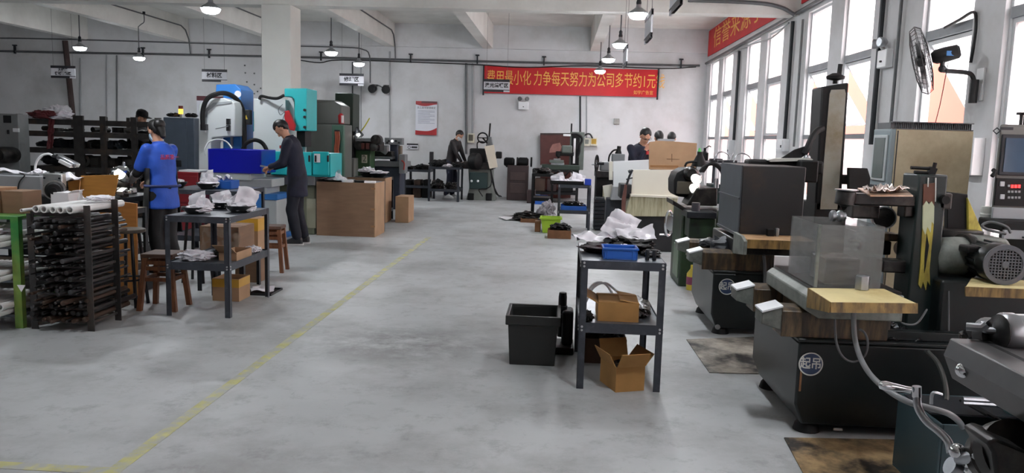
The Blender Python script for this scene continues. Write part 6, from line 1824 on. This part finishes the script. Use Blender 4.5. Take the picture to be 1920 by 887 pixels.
for k in range(3):
    part('rod', T, M_rub, G().tube([at(1800 + k * 6, 750, 3.5), at(1850 + k * 15, 778 + k * 6, 3.4)], .006, sub=1))
part('tap', T, M_steel, G().tube([at(1746, 757, 3.4), at(1747, 742, 3.4), at(1752, 736, 3.4), at(1766, 740, 3.4)], .008))
T = thing('mill_table', 'near grey milling machine with chrome spindle, ball levers and crank at the lower right corner', 'machine', (1.6, 1.9, 0))
M_mtab = mat('mill_table_grey', (74, 73, 74), .4, metal=.4, var=.15, scale=10)
z = .965
part('table', T, M_mtab, G().prism([(1.13, z - .05), (1.145, z), (1.62, z), (1.62, z - .12), (1.16, z - .12)], 'y', 1.2, 2.3), bev=.004)
part('table_groove', T, M_rub, G().box(1.22, 1.235, 1.2, 2.301, z - .008, z + .0005).box(1.36, 1.375, 1.2, 2.301, z - .008, z + .0005))
part('column', T, M_mach, G().box(1.34, 1.8, 1.5, 2.1, 0, z - .12), bev=.03)
q = at(1874, 622, 2.25)
part('spindle', T, M_steel, G().lathe([(.05, 0), (.055, .03), (.055, .12), (.052, .13), (.052, .3), (.055, .31), (.055, 1)], q, q + V((.3, .03, 0)), 36))
part('spindle_face', T, M_oil, G().lathe([(.02, 0), (.03, .5), (.05, .8), (.05, 1)], q + V((-.012, -.001, 0)), q + V((.0, 0, 0)), 28))
part('spindle_bearing', T, M_mtab, G().lathe([(.02, 0), (.05, .3), (.05, 1)], at(1840, 626, 2.35), at(1868, 628, 2.3), 20))
part('lock_lever', T, M_steel, G().tube([at(1812, 612, 2.3), at(1840, 614, 2.28), at(1848, 608, 2.28)], .012, sub=1).tube([at(1836, 606, 2.3), at(1848, 618, 2.28), at(1872, 620, 2.25)], .01))
q = at(1806, 694, 2.2)
part('ball_knob', T, M_chrome, G().sph(q, .021, 20, 14))
part('ball_stem', T, M_chrome, G().cyl(q, at(1822, 672, 2.22), .009))
h0, h1 = at(1648, 721, 2.15), at(1708, 731, 2.15)
part('crank_handle', T, M_chrome, G().lathe([(.004, 0), (.011, .05), (.0135, .2), (.011, .5), (.0085, .8), (.0095, .98), (.006, 1)], h0, h1, 20))
part('crank_hub', T, M_chrome, G().cyl(at(1719, 724, 2.15), at(1719, 744, 2.15), .012, n=16))
part('crank_arm', T, M_steel, G().tube([at(1719, 738, 2.15), at(1722, 765, 2.14), at(1738, 790, 2.12), at(1762, 810, 2.1), at(1778, 828, 2.08), at(1783, 850, 2.06)], .0105, n=12))
for px, py, r in ((1795, 846, .021), (1821, 878, .019)):
    part('ball_joint', T, M_chrome, G().sph(at(px, py, 2.05), r, 20, 14))
part('ball_bar', T, M_chrome, G().cyl(at(1795, 846, 2.05), at(1821, 878, 2.05), .012))
part('crank_boss', T, M_steel, G().cyl(at(1780, 872, 2.06), at(1796, 880, 2.06), .025, n=18))
part('crank_shaft', T, M_steel, G().cyl(at(1796, 860, 2.05), at(1875, 850, 1.95), .016, n=14))
part('hand_wheel_housing', T, M_oil, G().lathe([(.05, 0), (.07, .1), (.075, .4), (.06, .6), (.085, .65), (.085, 1)], at(1852, 858, 2.05), at(1905, 850, 1.95), 28))
part('vise', T, M_oil, ppoly([(1850, 830), (1868, 822), (1925, 845), (1935, 900), (1868, 900), (1862, 850)], 1.9, .12), bev=.008)
# oily mats
M_mat1 = mat('oily_floor_sheet', (168, 160, 148), .6, var=.12, scale=4, c2=(22, 20, 19), amt=.5, sc2=2.2, soft=.1)
M_mat2 = mat('oily_cardboard_mat', (160, 134, 96), .7, var=.12, scale=4, c2=(34, 28, 22), amt=.5, sc2=3, soft=.1)
P = [fl(1287, 637), fl(1420, 632), fl(1440, 702), fl(1330, 699)]
solo('floor_mat', 'pale sheet on the floor between the cutting machines, black with spilled oil', 'mat', M_mat1, G().prism([(p.x, p.y) for p in P], 'z', .001, .006))
P = [fl(1470, 822), fl(1690, 826), fl(1735, 900), fl(1512, 900)]
solo('floor_mat', 'oily cardboard mat on the floor in front of the nearest cutting machine', 'mat', M_mat2, G().prism([(p.x, p.y) for p in P], 'z', .001, .007))
t = thing('oil_bottle', 'small yellow labelled bottle on the floor at the foot of the green mill', 'bottle', fl(1296, 543))
q = fl(1296, 543)
part('body', t, mat('bottle_yellow', (190, 170, 60), .4, var=.1), G().lathe([(.05, 0), (.055, .05), (.055, .65), (.02, .85), (.02, 1)], q, q + V((0, 0, .26)), 18))
part('label', t, mat('bottle_label', (130, 60, 90), .5), G().ring(q + V((0, 0, .06)), q + V((0, 0, .14)), .0565, .054, 18))

# ================================================================ the aisle table in the foreground and what stands round it
TX0, TX1, TY0, TY1, TH = .155, .655, 4.68, 5.52, .79
table('steel_table', 'grey angle-iron table in the right foreground with a blue crate on top', 'table', TX0, TX1, TY0, TY1, TH, .4)
zt = TH + .001
q = at(1163, 478, 4.75)
T = thing('blue_crate', 'blue plastic crate at the front of the right foreground table', 'crate', (.41, 4.82, zt))
bx0, bx1 = at(1132, 470, 4.75).x, at(1196, 470, 4.75).x
part('body', T, M_blue, G().tray(bx0, bx1, 4.75, 4.92, zt, zt + .07, .006), bev=.003)
part('rim', T, M_blue, G().box(bx0 - .006, bx1 + .006, 4.742, 4.75, zt + .06, zt + .072).box(bx0 - .006, bx1 + .006, 4.92, 4.928, zt + .06, zt + .072).box(bx0 - .006, bx0, 4.75, 4.92, zt + .06, zt + .072).box(bx1, bx1 + .006, 4.75, 4.92, zt + .06, zt + .072), bev=.002)
for xx in (bx0 + .02, bx1 - .03):
    part('rib', T, M_blue, G().box(xx, xx + .01, 4.745, 4.75, zt, zt + .06))
for i, px in enumerate((1213, 1226)):
    q = at(px, 482, 4.8)
    solo('steel_pin', ['left', 'right'][i] + ' small steel pin standing at the right front of the foreground table', 'pin', M_dark, G().lathe([(.011, 0), (.013, .05), (.013, .95), (.011, 1)], (q.x, 4.78, zt), (q.x, 4.78, zt + .065), 16))
bag('black cloth heap with maroon folds at the left of the right foreground table', (.27, 5.1, zt), (.11, .14, .03), 131, m=mat('maroon_black_cloth', (34, 22, 26), .7, var=.4, c2=(76, 30, 42), amt=.3, sc2=6), name='cloth_heap', cat='cloth')
bag('black cloth heap behind the blue crate on the right foreground table', (.5, 5.2, zt), (.14, .16, .05), 133, m=M_rub, name='cloth_heap', cat='cloth')
bag('black glove lying at the right of the foreground table behind the steel pins', (.6, 5.0, zt), (.06, .09, .02), 135, m=M_rub, name='glove', cat='glove')
sheet('white paper bag lying flat at the left rear of the right foreground table', (.28, 5.3, zt + .075), .32, .24, 137, .045, rz=.2, m=M_bag, name='plastic_bag', cat='plastic bag')
sheet('white paper bag leaning up to a peak on the right foreground table', (.43, 5.32, zt + .16), .2, .22, 139, .035, rx=.75, ry=.4, rz=-.3, m=M_bag, name='plastic_bag', cat='plastic bag')
sheet('white paper bag spread to the right on the foreground table', (.52, 5.2, zt + .11), .24, .16, 141, .035, rx=.45, ry=-.12, m=M_bag, name='plastic_bag', cat='plastic bag')
bag('white plastic knot beside the blue crate on the foreground table', (.43, 5.0, zt), (.035, .03, .035), 143)
zs = .401
T = carton('brown carton with its front flap folded down on the shelf of the right foreground table', .27, .52, 4.78, 5.08, zs + .001, zs + .115, M_cardy, flaps=(7, 8, 150, 9))
t = thing('cable_coil', 'white cable coiled at the left of the shelf of the right foreground table', 'cable', (.25, 5.2, zs))
part('cable', t, M_white, G().tube([(.2, 4.75, zs + .04), (.165, 4.85, zs + .1), (.2, 5.0, zs + .13), (.27, 5.2, zs + .16), (.34, 5.3, zs + .14), (.4, 5.35, zs + .06)], .008).tube([(.2, 5.15, zs + .02), (.26, 5.25, zs + .12), (.34, 5.28, zs + .15), (.42, 5.25, zs + .1)], .008))
bag('black bag at the front left of the shelf of the right foreground table', (.2, 4.78, zs), (.04, .08, .035), 145, m=M_rub, name='black_bag', cat='bag')
bag('dark parts heap at the right rear of the shelf of the right foreground table', (.57, 5.15, zs), (.06, .28, .03), 147, m=M_oil, name='parts_heap', cat='parts heap')
T = carton('old wooden-brown crate of black goods on the floor behind the foreground table legs', .2, .5, 5.25, 5.5, 0, .17, mat('old_crate', (74, 52, 40), .8, var=.3, scale=7), flaps=(None, None, None, None))
bag('black goods heaped in the old crate under the foreground table', (.36, 5.38, .15), (.12, .1, .06), 151, m=M_rub, name='goods_heap', cat='goods')
sheet('white scrap lying over the old crate edge under the foreground table', (.28, 5.36, .215), .12, .05, 153, .01, rz=.6)
T = carton('yellow-brown carton with all flaps open on the floor under the foreground table', .34, .53, 4.66, 4.9, 0, .155, M_cardy, rz=.35, flaps=(125, 110, 118, 128))
solo('cable_bundle', 'dark parts and loops inside the open carton under the foreground table', 'parts', M_oil, G().lump((.43, 4.8, .1), (.06, .08, .045), 155, .5))
# black bin and the black pump left of it
T = thing('plastic_bin', 'empty black plastic bin on the floor left of the foreground table', 'bin', (-.13, 5.25, 0))
M_bin = mat('bin_black', (34, 35, 34), .45, var=.12, scale=5)
bw = lambda w, d, z: [(-.135 + x * w, 5.3 + y * d, z) for x, y in ((-1, -1), (1, -1), (1, 1), (-1, 1))]
part('body', T, M_bin, G().rings([bw(.15, .17, 0), bw(.168, .19, .33), bw(.16, .182, .33), bw(.142, .16, .012)]), bev=.008)
part('rim', T, M_bin, G().rings([bw(.17, .192, .275), bw(.182, .204, .28), bw(.182, .204, .34), bw(.16, .182, .34), bw(.16, .182, .328)], cap=False), bev=.004)
T = thing('coolant_pump', 'black pump with upright round post left of the foreground table legs', 'pump', (.08, 5.6, 0))
part('post', T, M_rub, G().lathe([(.03, 0), (.03, .9), (.026, 1)], (.06, 5.56, .1), (.06, 5.56, .42), 18))
part('body', T, M_rub, G().box(.06, .14, 5.48, 5.66, .05, .3).box(.0, .1, 5.5, 5.62, .2, .27), bev=.02)
part('base', T, M_rub, G().box(-.02, .15, 5.42, 5.7, 0, .05), bev=.01)
part('cap', T, M_dark, G().cyl((.06, 5.56, .3), (.06, 5.56, .325), .036, n=18))
# ================================================================ people
M_skin = mat('skin', (196, 148, 122), .5, var=.06, scale=6)
M_hair = mat('black_hair', (20, 18, 19), .45, var=.3, scale=40)
M_navy = mat('navy_workwear', (22, 25, 44), .8, var=.2, scale=8, bump=.3)
M_navyt = mat('navy_trousers', (17, 19, 32), .8, var=.2, scale=8, bump=.3)
M_mask = mat('surgical_mask', (168, 196, 216), .7, var=.05)
def skinned(o, vox, it=3):
    r = o.modifiers.new('remesh', 'REMESH')
    r.mode = 'VOXEL'
    r.voxel_size = vox
    sm = o.modifiers.new('smooth', 'SMOOTH')
    sm.iterations = it
    sm.factor = .5
    bake(o)
    o.data.polygons.foreach_set('use_smooth', [True] * len(o.data.polygons))
    return o
def person(label, x, y, face, h=1.68, lean=8, headp=25, heady=0, lh=(-.15, .32, 1.05), rh=(.15, .32, 1.05), jacket=None, trousers=None, shoes=None, sole=None, sleeve='long',
           hem=.8, female=False, mask=None, cap=False, bun=False, glasses=False, extra=None, stance=.1, group=None):
    T = thing('person', label, 'person', (x, y, 0), group)
    k = h / 1.7
    f = V((face[0], face[1], 0)).normalized()
    rt = V((f.y, -f.x, 0))
    O = V((x, y, 0))
    L = lambda p: O + (rt * p[0] + f * p[1] + V((0, 0, p[2]))) * k
    ld = math.radians(lean)
    d = lambda a: V((0, math.sin(a), math.cos(a)))
    P0 = V((0, 0, .92))
    P1 = P0 + d(ld * .5) * .17
    P2 = P1 + d(ld * .9) * .19
    P3 = P2 + d(ld * 1.15) * .17
    sw = .165 if female else .185
    hp = math.radians(headp)
    NK = P3 + d(ld + hp * .35) * .07
    HC = NK + d(ld * .6 + hp * .7) * .1
    def ring(c, a, wx, wy, n=20):
        fw = V((0, math.cos(a), -math.sin(a)))
        return [L(c + V((1, 0, 0)) * (wx * math.cos(2 * PI * i / n)) + fw * (wy * math.sin(2 * PI * i / n))) for i in range(n)]
    def torso(g, e, z0=None):
        st = [(P0 + V((0, 0, -.1)), 0, .15, .105), (P0, ld * .2, .165, .115), (P1, ld * .6, .145 if female else .155, .105), (P2, ld * .95, .17, .118), (P2.lerp(P3, .6), ld * 1.1, sw * .98, .108), (P3 - d(ld) * .01, ld * 1.15, sw * .72, .085), (P3 + d(ld) * .03, ld * 1.2, .07, .065)]
        if z0 is not None:
            st = [(V((0, 0, z0)), 0, .175, .13)] + st[1:] if z0 < .9 else st[1:]
        return g.rings([ring(c, a, wx + e, wy + e) for c, a, wx, wy in st])
    def ik(a, b, l1, l2, pole):
        a, b = V(a), V(b)
        v = b - a
        D = min(v.length, (l1 + l2) * .995)
        u = v.normalized()
        b = a + u * D
        c = (l1 * l1 - l2 * l2 + D * D) / (2 * D)
        hh = math.sqrt(max(0, l1 * l1 - c * c))
        p = V(pole)
        p = (p - u * p.dot(u)).normalized()
        return a + u * c + p * hh, b
    body = G()
    torso(body, -.012)
    body.caps(L(P3 - d(ld) * .03), L(HC - d(ld) * .02), .06 * k, .056 * k)
    limbs = []
    for s, tgt in ((-1, lh), (1, rh)):
        sh = P3 - d(ld * 1.1) * .035 + V((s * sw, 0, 0))
        el, wr = ik(sh, tgt, .285, .25, (s * .5, -.55, -.6))
        hip = P0 + V((s * .085, 0, -.04))
        an = V((s * stance, -.04 - .03 * s, .085))
        kn, an = ik(hip, an, .403, .403, (0, 1, 0))
        limbs.append((s, sh, el, wr, hip, kn, an))
        body.caps(L(sh), L(el), .046 * k, .038 * k).caps(L(el), L(wr), .037 * k, .026 * k)
        body.caps(L(hip), L(kn), .075 * k, .05 * k).caps(L(kn), L(an), .048 * k, .034 * k)
        body.caps(L(an + V((0, -.03, -.045))), L(an + V((0, .14, -.055))), .032 * k, .028 * k)
        # hand: palm, four unequal curled fingers and a thumb off the side of the palm
        u = (wr - el).normalized()
        inw = V((-s, 0, 0))
        inw = (inw - u * inw.dot(u)).normalized()
        nrm = u.cross(inw) * 1.0
        if nrm.z > 0:
            nrm = -nrm
        side = u.cross(nrm)
        pc = wr + u * .05
        for j in range(4):
            o_ = side * ((j - 1.5) * .019)
            body.caps(L(wr + u * .015 + o_ * .6), L(wr + u * .085 + o_), .014 * k, .0125 * k, 8)
            ln = (.062, .072, .068, .052)[j]
            a0 = wr + u * .088 + o_
            a1 = a0 + (u * .85 + nrm * .5).normalized() * ln * .5
            a2 = a1 + (u * .35 + nrm * .95).normalized() * ln * .42
            body.caps(L(a0), L(a1), .0095 * k, .0085 * k, 8).caps(L(a1), L(a2), .0085 * k, .0075 * k, 8)
        tb = wr + u * .03 + inw * .03
        t1 = tb + (u * .7 + inw * .6 + nrm * .35).normalized() * .04
        body.caps(L(tb - inw * .012), L(t1), .013 * k, .0105 * k, 8).caps(L(t1), L(t1 + (u * .9 + nrm * .5).normalized() * .032), .0105 * k, .0085 * k, 8)
    # head frame
    hy = math.radians(heady)
    pit = ld * .6 + hp
    fw = V((math.sin(hy) * math.cos(pit), math.cos(hy) * math.cos(pit), -math.sin(pit)))
    up0 = V((0, 0, 1))
    rx = fw.cross(up0).normalized()
    up = rx.cross(fw)
    Hd = lambda a, b, c: L(HC + rx * a + fw * b + up * c)
    W3 = Matrix((rt, f, V((0, 0, 1)))).transposed()
    hm = W3 @ Matrix((rx, fw, up)).transposed()
    body.sph(Hd(0, -.008, .035), V((.073, .092, .088)) * k, 18, 12, hm)
    body.sph(Hd(0, .018, -.035), V((.058, .07, .075)) * k, 16, 10, hm)
    body.caps(Hd(0, .05, -.085), Hd(0, .02, -.08), .026 * k, .04 * k)
    body.caps(Hd(0, .083, .012), Hd(0, .1, -.022), .009 * k, .014 * k, 8)
    body.caps(Hd(-.03, .077, .028), Hd(.03, .077, .028), .011 * k, .011 * k, 8)
    body.caps(Hd(-.018, .081, -.055), Hd(.018, .081, -.055), .008 * k, .008 * k, 8)
    for s in (-1, 1):
        body.sph(Hd(s * .074, -.005, -.005), V((.01, .02, .032)) * k, 10, 8, hm)
    b = part('body', T, M_skin, body)
    skinned(b, .0075, 2)
    for s in (-1, 1):
        part('eye', b, M_hair, G().sph(Hd(s * .03, .079, .008), V((.014, .006, .005)) * k, 10, 6, hm))
        part('eyebrow', b, M_hair, G().caps(Hd(s * .016, .087, .03), Hd(s * .046, .078, .032), .004 * k, .003 * k, 6))
    # hair: full over the crown and back, cut away over the face
    hg = G()
    vs, nU, nV = [], 28, 16
    rings_ = []
    for j in range(nV + 1):
        a = -PI / 2 + PI * min(max(j / nV, .02), .98)
        row = []
        for i in range(nU):
            q = V((math.cos(a) * math.cos(2 * PI * i / nU), math.cos(a) * math.sin(2 * PI * i / nU), math.sin(a)))
            sc_ = 1.0
            if q.y > .15 and q.z < .45 + .14 * math.sin(5 * q.x + 1):
                sc_ = .8
            elif q.y > -.25 and q.z < -.05 - .3 * (q.y < .0):
                sc_ = .8
            elif q.z < -.93:
                sc_ = .8
            sc_ *= 1 + .04 * noise.noise(q * 6 + V((x, y, 0)))
            row.append(Hd(q.x * .086 * sc_, -.014 + q.y * .104 * sc_, .03 + q.z * .108 * sc_))
        rings_.append(row)
    hg.rings(rings_)
    if bun:
        hg.sph(Hd(0, -.1, .04), (.06, .06, .06)).caps(Hd(0, -.09, .03), Hd(.0, -.1, -.1), .055, .03)
    part('hair', T, M_hair, hg)
    if cap:
        part('cap', T, M_rub, G().rings([[Hd(math.cos(2 * PI * i / 20) * r, -.01 + math.sin(2 * PI * i / 20) * r * 1.2, z) for i in range(20)] for r, z in ((.09, .05), (.093, .09), (.08, .14), (.04, .165), (.005, .168))]).rings([[Hd(a, b_ + .0, c) for a, b_ in ((-.08, .07), (.08, .07), (.07, .16), (0, .185), (-.07, .16))] for c in (.06, .068)]))
    if mask:
        part('face_mask', T, mask, G().rings([[Hd(a * w, b_ + e, c) for a, b_ in ((-.066, .03), (-.045, .075), (-.014, .1), (.014, .1), (.045, .075), (.066, .03))] + [Hd(a * w * .8, b_ - .03, c) for a, b_ in ((.05, .03), (0, .06), (-.05, .03))] for c, w, e in ((-.015, 1, .006), (-.05, 1.02, .012), (-.1, .8, -.004))]))
    if glasses:
        part('glasses', T, M_black, G().tube([Hd(-.075, .01, .012), Hd(-.068, .075, .014), Hd(-.03, .098, .018), Hd(0, .1, .014), Hd(.03, .098, .018), Hd(.068, .075, .014), Hd(.075, .01, .012)], .003, n=5))
    # clothes
    jk = G()
    torso(jk, .014, hem)
    tr = G()
    for s, sh, el, wr, hip, kn, an in limbs:
        if sleeve == 'long':
            jk.caps(L(sh), L(el), .066 * k, .056 * k).caps(L(el), L(el.lerp(wr, .93)), .055 * k, .04 * k)
        else:
            jk.caps(L(sh), L(sh.lerp(el, .8)), .068 * k, .066 * k)
        tr.caps(L(hip + V((0, 0, .04))), L(kn), .1 * k, .082 * k).caps(L(kn), L(an + V((0, 0, .03))), .081 * k, .07 * k)
    tr.rings([ring(c, 0, wx, wy) for c, wx, wy in ((P0 + V((0, 0, -.12)), .15, .115), (P0, .172, .125), (P0 + V((0, 0, .08)), .16, .118))])
    jo = part('jacket' if sleeve == 'long' else 'smock', T, jacket, jk)
    skinned(jo, .014, 4)
    for v in jo.data.vertices:
        v.co += v.normal * .009 * noise.noise(v.co * 9 + V((x * 3, 0, y)))
    to = part('trousers', T, trousers, tr)
    skinned(to, .014, 4)
    for v in to.data.vertices:
        v.co += v.normal * .008 * noise.noise(v.co * 8)
    for s, sh, el, wr, hip, kn, an in limbs:
        a0, a1 = an + V((0, -.05, -.03)), an + V((0, .17, -.042))
        so = part('shoe', T, shoes, G().rings([[L(c + V((wx * math.cos(2 * PI * i / 16), 0, wz * math.sin(2 * PI * i / 16) if math.sin(2 * PI * i / 16) > 0 else -c.z + .016))) for i in range(16)] for c, wx, wz in ((an + V((0, -.075, -.03)), .02, .03), (an + V((0, -.055, -.03)), .042, .06), (an + V((0, .02, -.03)), .046, .065), (an + V((0, .1, -.045)), .05, .04), (an + V((0, .165, -.05)), .045, .022), (an + V((0, .2, -.055)), .02, .012))]))
        part('sole', so, sole or M_rub, G().prism([tuple(L((an.x + a, an.y + b_, 0)).xy) for a, b_ in ((-.03, -.085), (.03, -.085), (.048, -.04), (.047, .05), (.053, .11), (.045, .175), (.02, .208), (-.02, .208), (-.045, .175), (-.053, .11), (-.047, .05), (-.048, -.04))], 'z', 0, .018 * k))
    cl = G().rings([ring(P3 + d(ld) * z, ld * 1.3, w, w * .95) for z, w in ((-.01, .085), (.045, .068), (.05, .06), (0, .06), (-.01, .085))], cap=False)
    part('collar', T, jacket, cl)
    if extra:
        extra(T, L, limbs, dict(P0=P0, P1=P1, P2=P2, P3=P3, ring=ring, ld=ld, k=k, rt=rt, f=f))
    return T
M_shoe = mat('shoe_dark', (40, 42, 46), .5, var=.15)
M_shoew = mat('shoe_white', (206, 206, 206), .5, var=.06)
# the man in navy, looking down at something in his hands
def ex_navy(T, L, limbs, D):
    w0, w1 = limbs[0][3], limbs[1][3]
    c = (w0 + w1) / 2 + V((0, .1, .01))
    part('held_part', T, M_steel, G().ob(L(c), (.1, .05, .02), ry=.2, rz=.3), label='small dark steel part held in both hands')
    part('badge', T, MC['pendant_red'], G().ob(L(D['P2'] + V((-.09, .135, .06))), (.03, .06, .04)))
person('person in dark navy workwear standing with head bowed by the blue tank', -3.5, 10.42, (-1, -.12), 1.66, lean=13, headp=48, lh=(-.06, .36, 1.06), rh=(.07, .34, 1.04),
       jacket=M_navy, trousers=M_navyt, shoes=M_shoe, sole=M_shoew, hem=.66, extra=ex_navy, stance=.09)
# the woman in the blue smock, seen from behind
M_smock = mat('smock_blue', (34, 84, 190), .6, var=.12, scale=9, bump=.3)
M_blk = mat('black_clothes', (22, 22, 25), .7, var=.25, scale=8)
def ex_woman(T, L, limbs, D):
    g = G()
    for s, sh, el, wr, hip, kn, an in limbs:
        g.caps(L(sh), L(el), .055, .05).caps(L(el), L(el.lerp(wr, .5)), .049, .044)
    part('black_sleeves', T, M_blk, g)
    s, sh, el, wr, hip, kn, an = limbs[0]
    u = (wr - el).normalized()
    gl = part('white_glove', T, mat('glove_white', (196, 196, 198), .8, var=.15, scale=20), G().caps(L(el.lerp(wr, .3)), L(wr + u * .02), .05, .042).caps(L(wr), L(wr + u * .1), .04, .034))
    part('apron', T, mat('apron_black', (34, 36, 38), .35, var=.25, scale=5), G().rings([[L(V((wx * math.cos(a), .02 + wy * math.sin(a), z))) for a in [PI * (-.06 + 1.12 * i / 15) for i in range(16)]] + [L(V(((wx - .01) * math.cos(a), .02 + (wy - .01) * math.sin(a), z))) for a in [PI * (-.06 + 1.12 * (15 - i) / 15) for i in range(16)]] for z, wx, wy in ((.45, .24, .2), (.7, .22, .19), (.92, .205, .17), (1.0, .195, .165), (1.2, .19, .175))]))
    part('waist_tie', T, mat('tie_dark_blue', (24, 42, 96), .6), G().tube([L(V((.2 * math.cos(2 * PI * i / 20), .16 * math.sin(2 * PI * i / 20) + .01, 1.0))) for i in range(21)], .014, sub=1))
    bk = D['P2'] + V((0, -.152, .045))
    yaw = math.atan2(D['f'].y, D['f'].x) - PI / 2
    text('品质第一', .056, mat('lettering_red', (200, 50, 80), .6, var=.05), 'lettering', T, L(bk), rot=(PI / 2 - .1, 0, yaw), depth=.003, sx=1.0)
person('person in a bright blue smock with red lettering on the back, at the work lamp', -4.1, 7.98, (-.9, .42), 1.55, lean=7, headp=22, heady=4, lh=(-.12, .38, 1.06), rh=(.1, .37, 1.04),
       jacket=M_smock, trousers=M_blk, shoes=M_shoe, sleeve='short', hem=.74, stance=.075, female=True, mask=M_mask, bun=True, extra=ex_woman)
# the man in black at the back table
person('person in a black-brown jacket, dark jeans and white shoes bending over the back steel table', -2.66, 19.42, (.9, -.3), 1.66, lean=16, headp=34, lh=(-.1, .36, .92), rh=(.12, .36, .9),
       jacket=mat('jacket_black_brown', (30, 25, 27), .6, var=.2), trousers=mat('dark_jeans', (30, 34, 52), .8, var=.15), shoes=M_shoew, sole=M_shoew, hem=.84, mask=mat('mask_white', (214, 216, 220), .7, var=.03))
# the masked man behind the white guard, one hand at his face
def ex_mask(T, L, limbs, D):
    q = limbs[1][3]
    part('held_red_item', T, MC['pendant_red'], G().ob(L(q + V((-.02, .05, -.03))), (.06, .04, .05), rz=.3), label='red object held at the chin')
person('person with glasses in navy raising one hand to the chin behind the white machine guard', 1.2, 12.3, (.35, -.9), 1.71, lean=18, headp=28, lh=(-.2, .25, 1.0), rh=(.04, .33, 1.37),
       jacket=M_navy, trousers=M_navyt, shoes=M_shoe, hem=.8, glasses=True, extra=ex_mask)
person('person with black hair mostly hidden right behind the big cardboard sheet, left of two', 1.72, 13.9, (-.2, 1), 1.66, lean=3, headp=14, jacket=M_navy, trousers=M_navyt, shoes=M_shoe)
person('person with black hair showing above the right half of the big cardboard sheet', 2.1, 15.2, (.3, 1), 1.66, lean=3, headp=10, jacket=M_navy, trousers=M_navyt, shoes=M_shoe)
person('person in a black cap standing behind the long left storage rack', -7.85, 14.4, (.9, -.2), 1.76, lean=5, headp=16, jacket=M_blk, trousers=M_blk, shoes=M_shoe, cap=True)
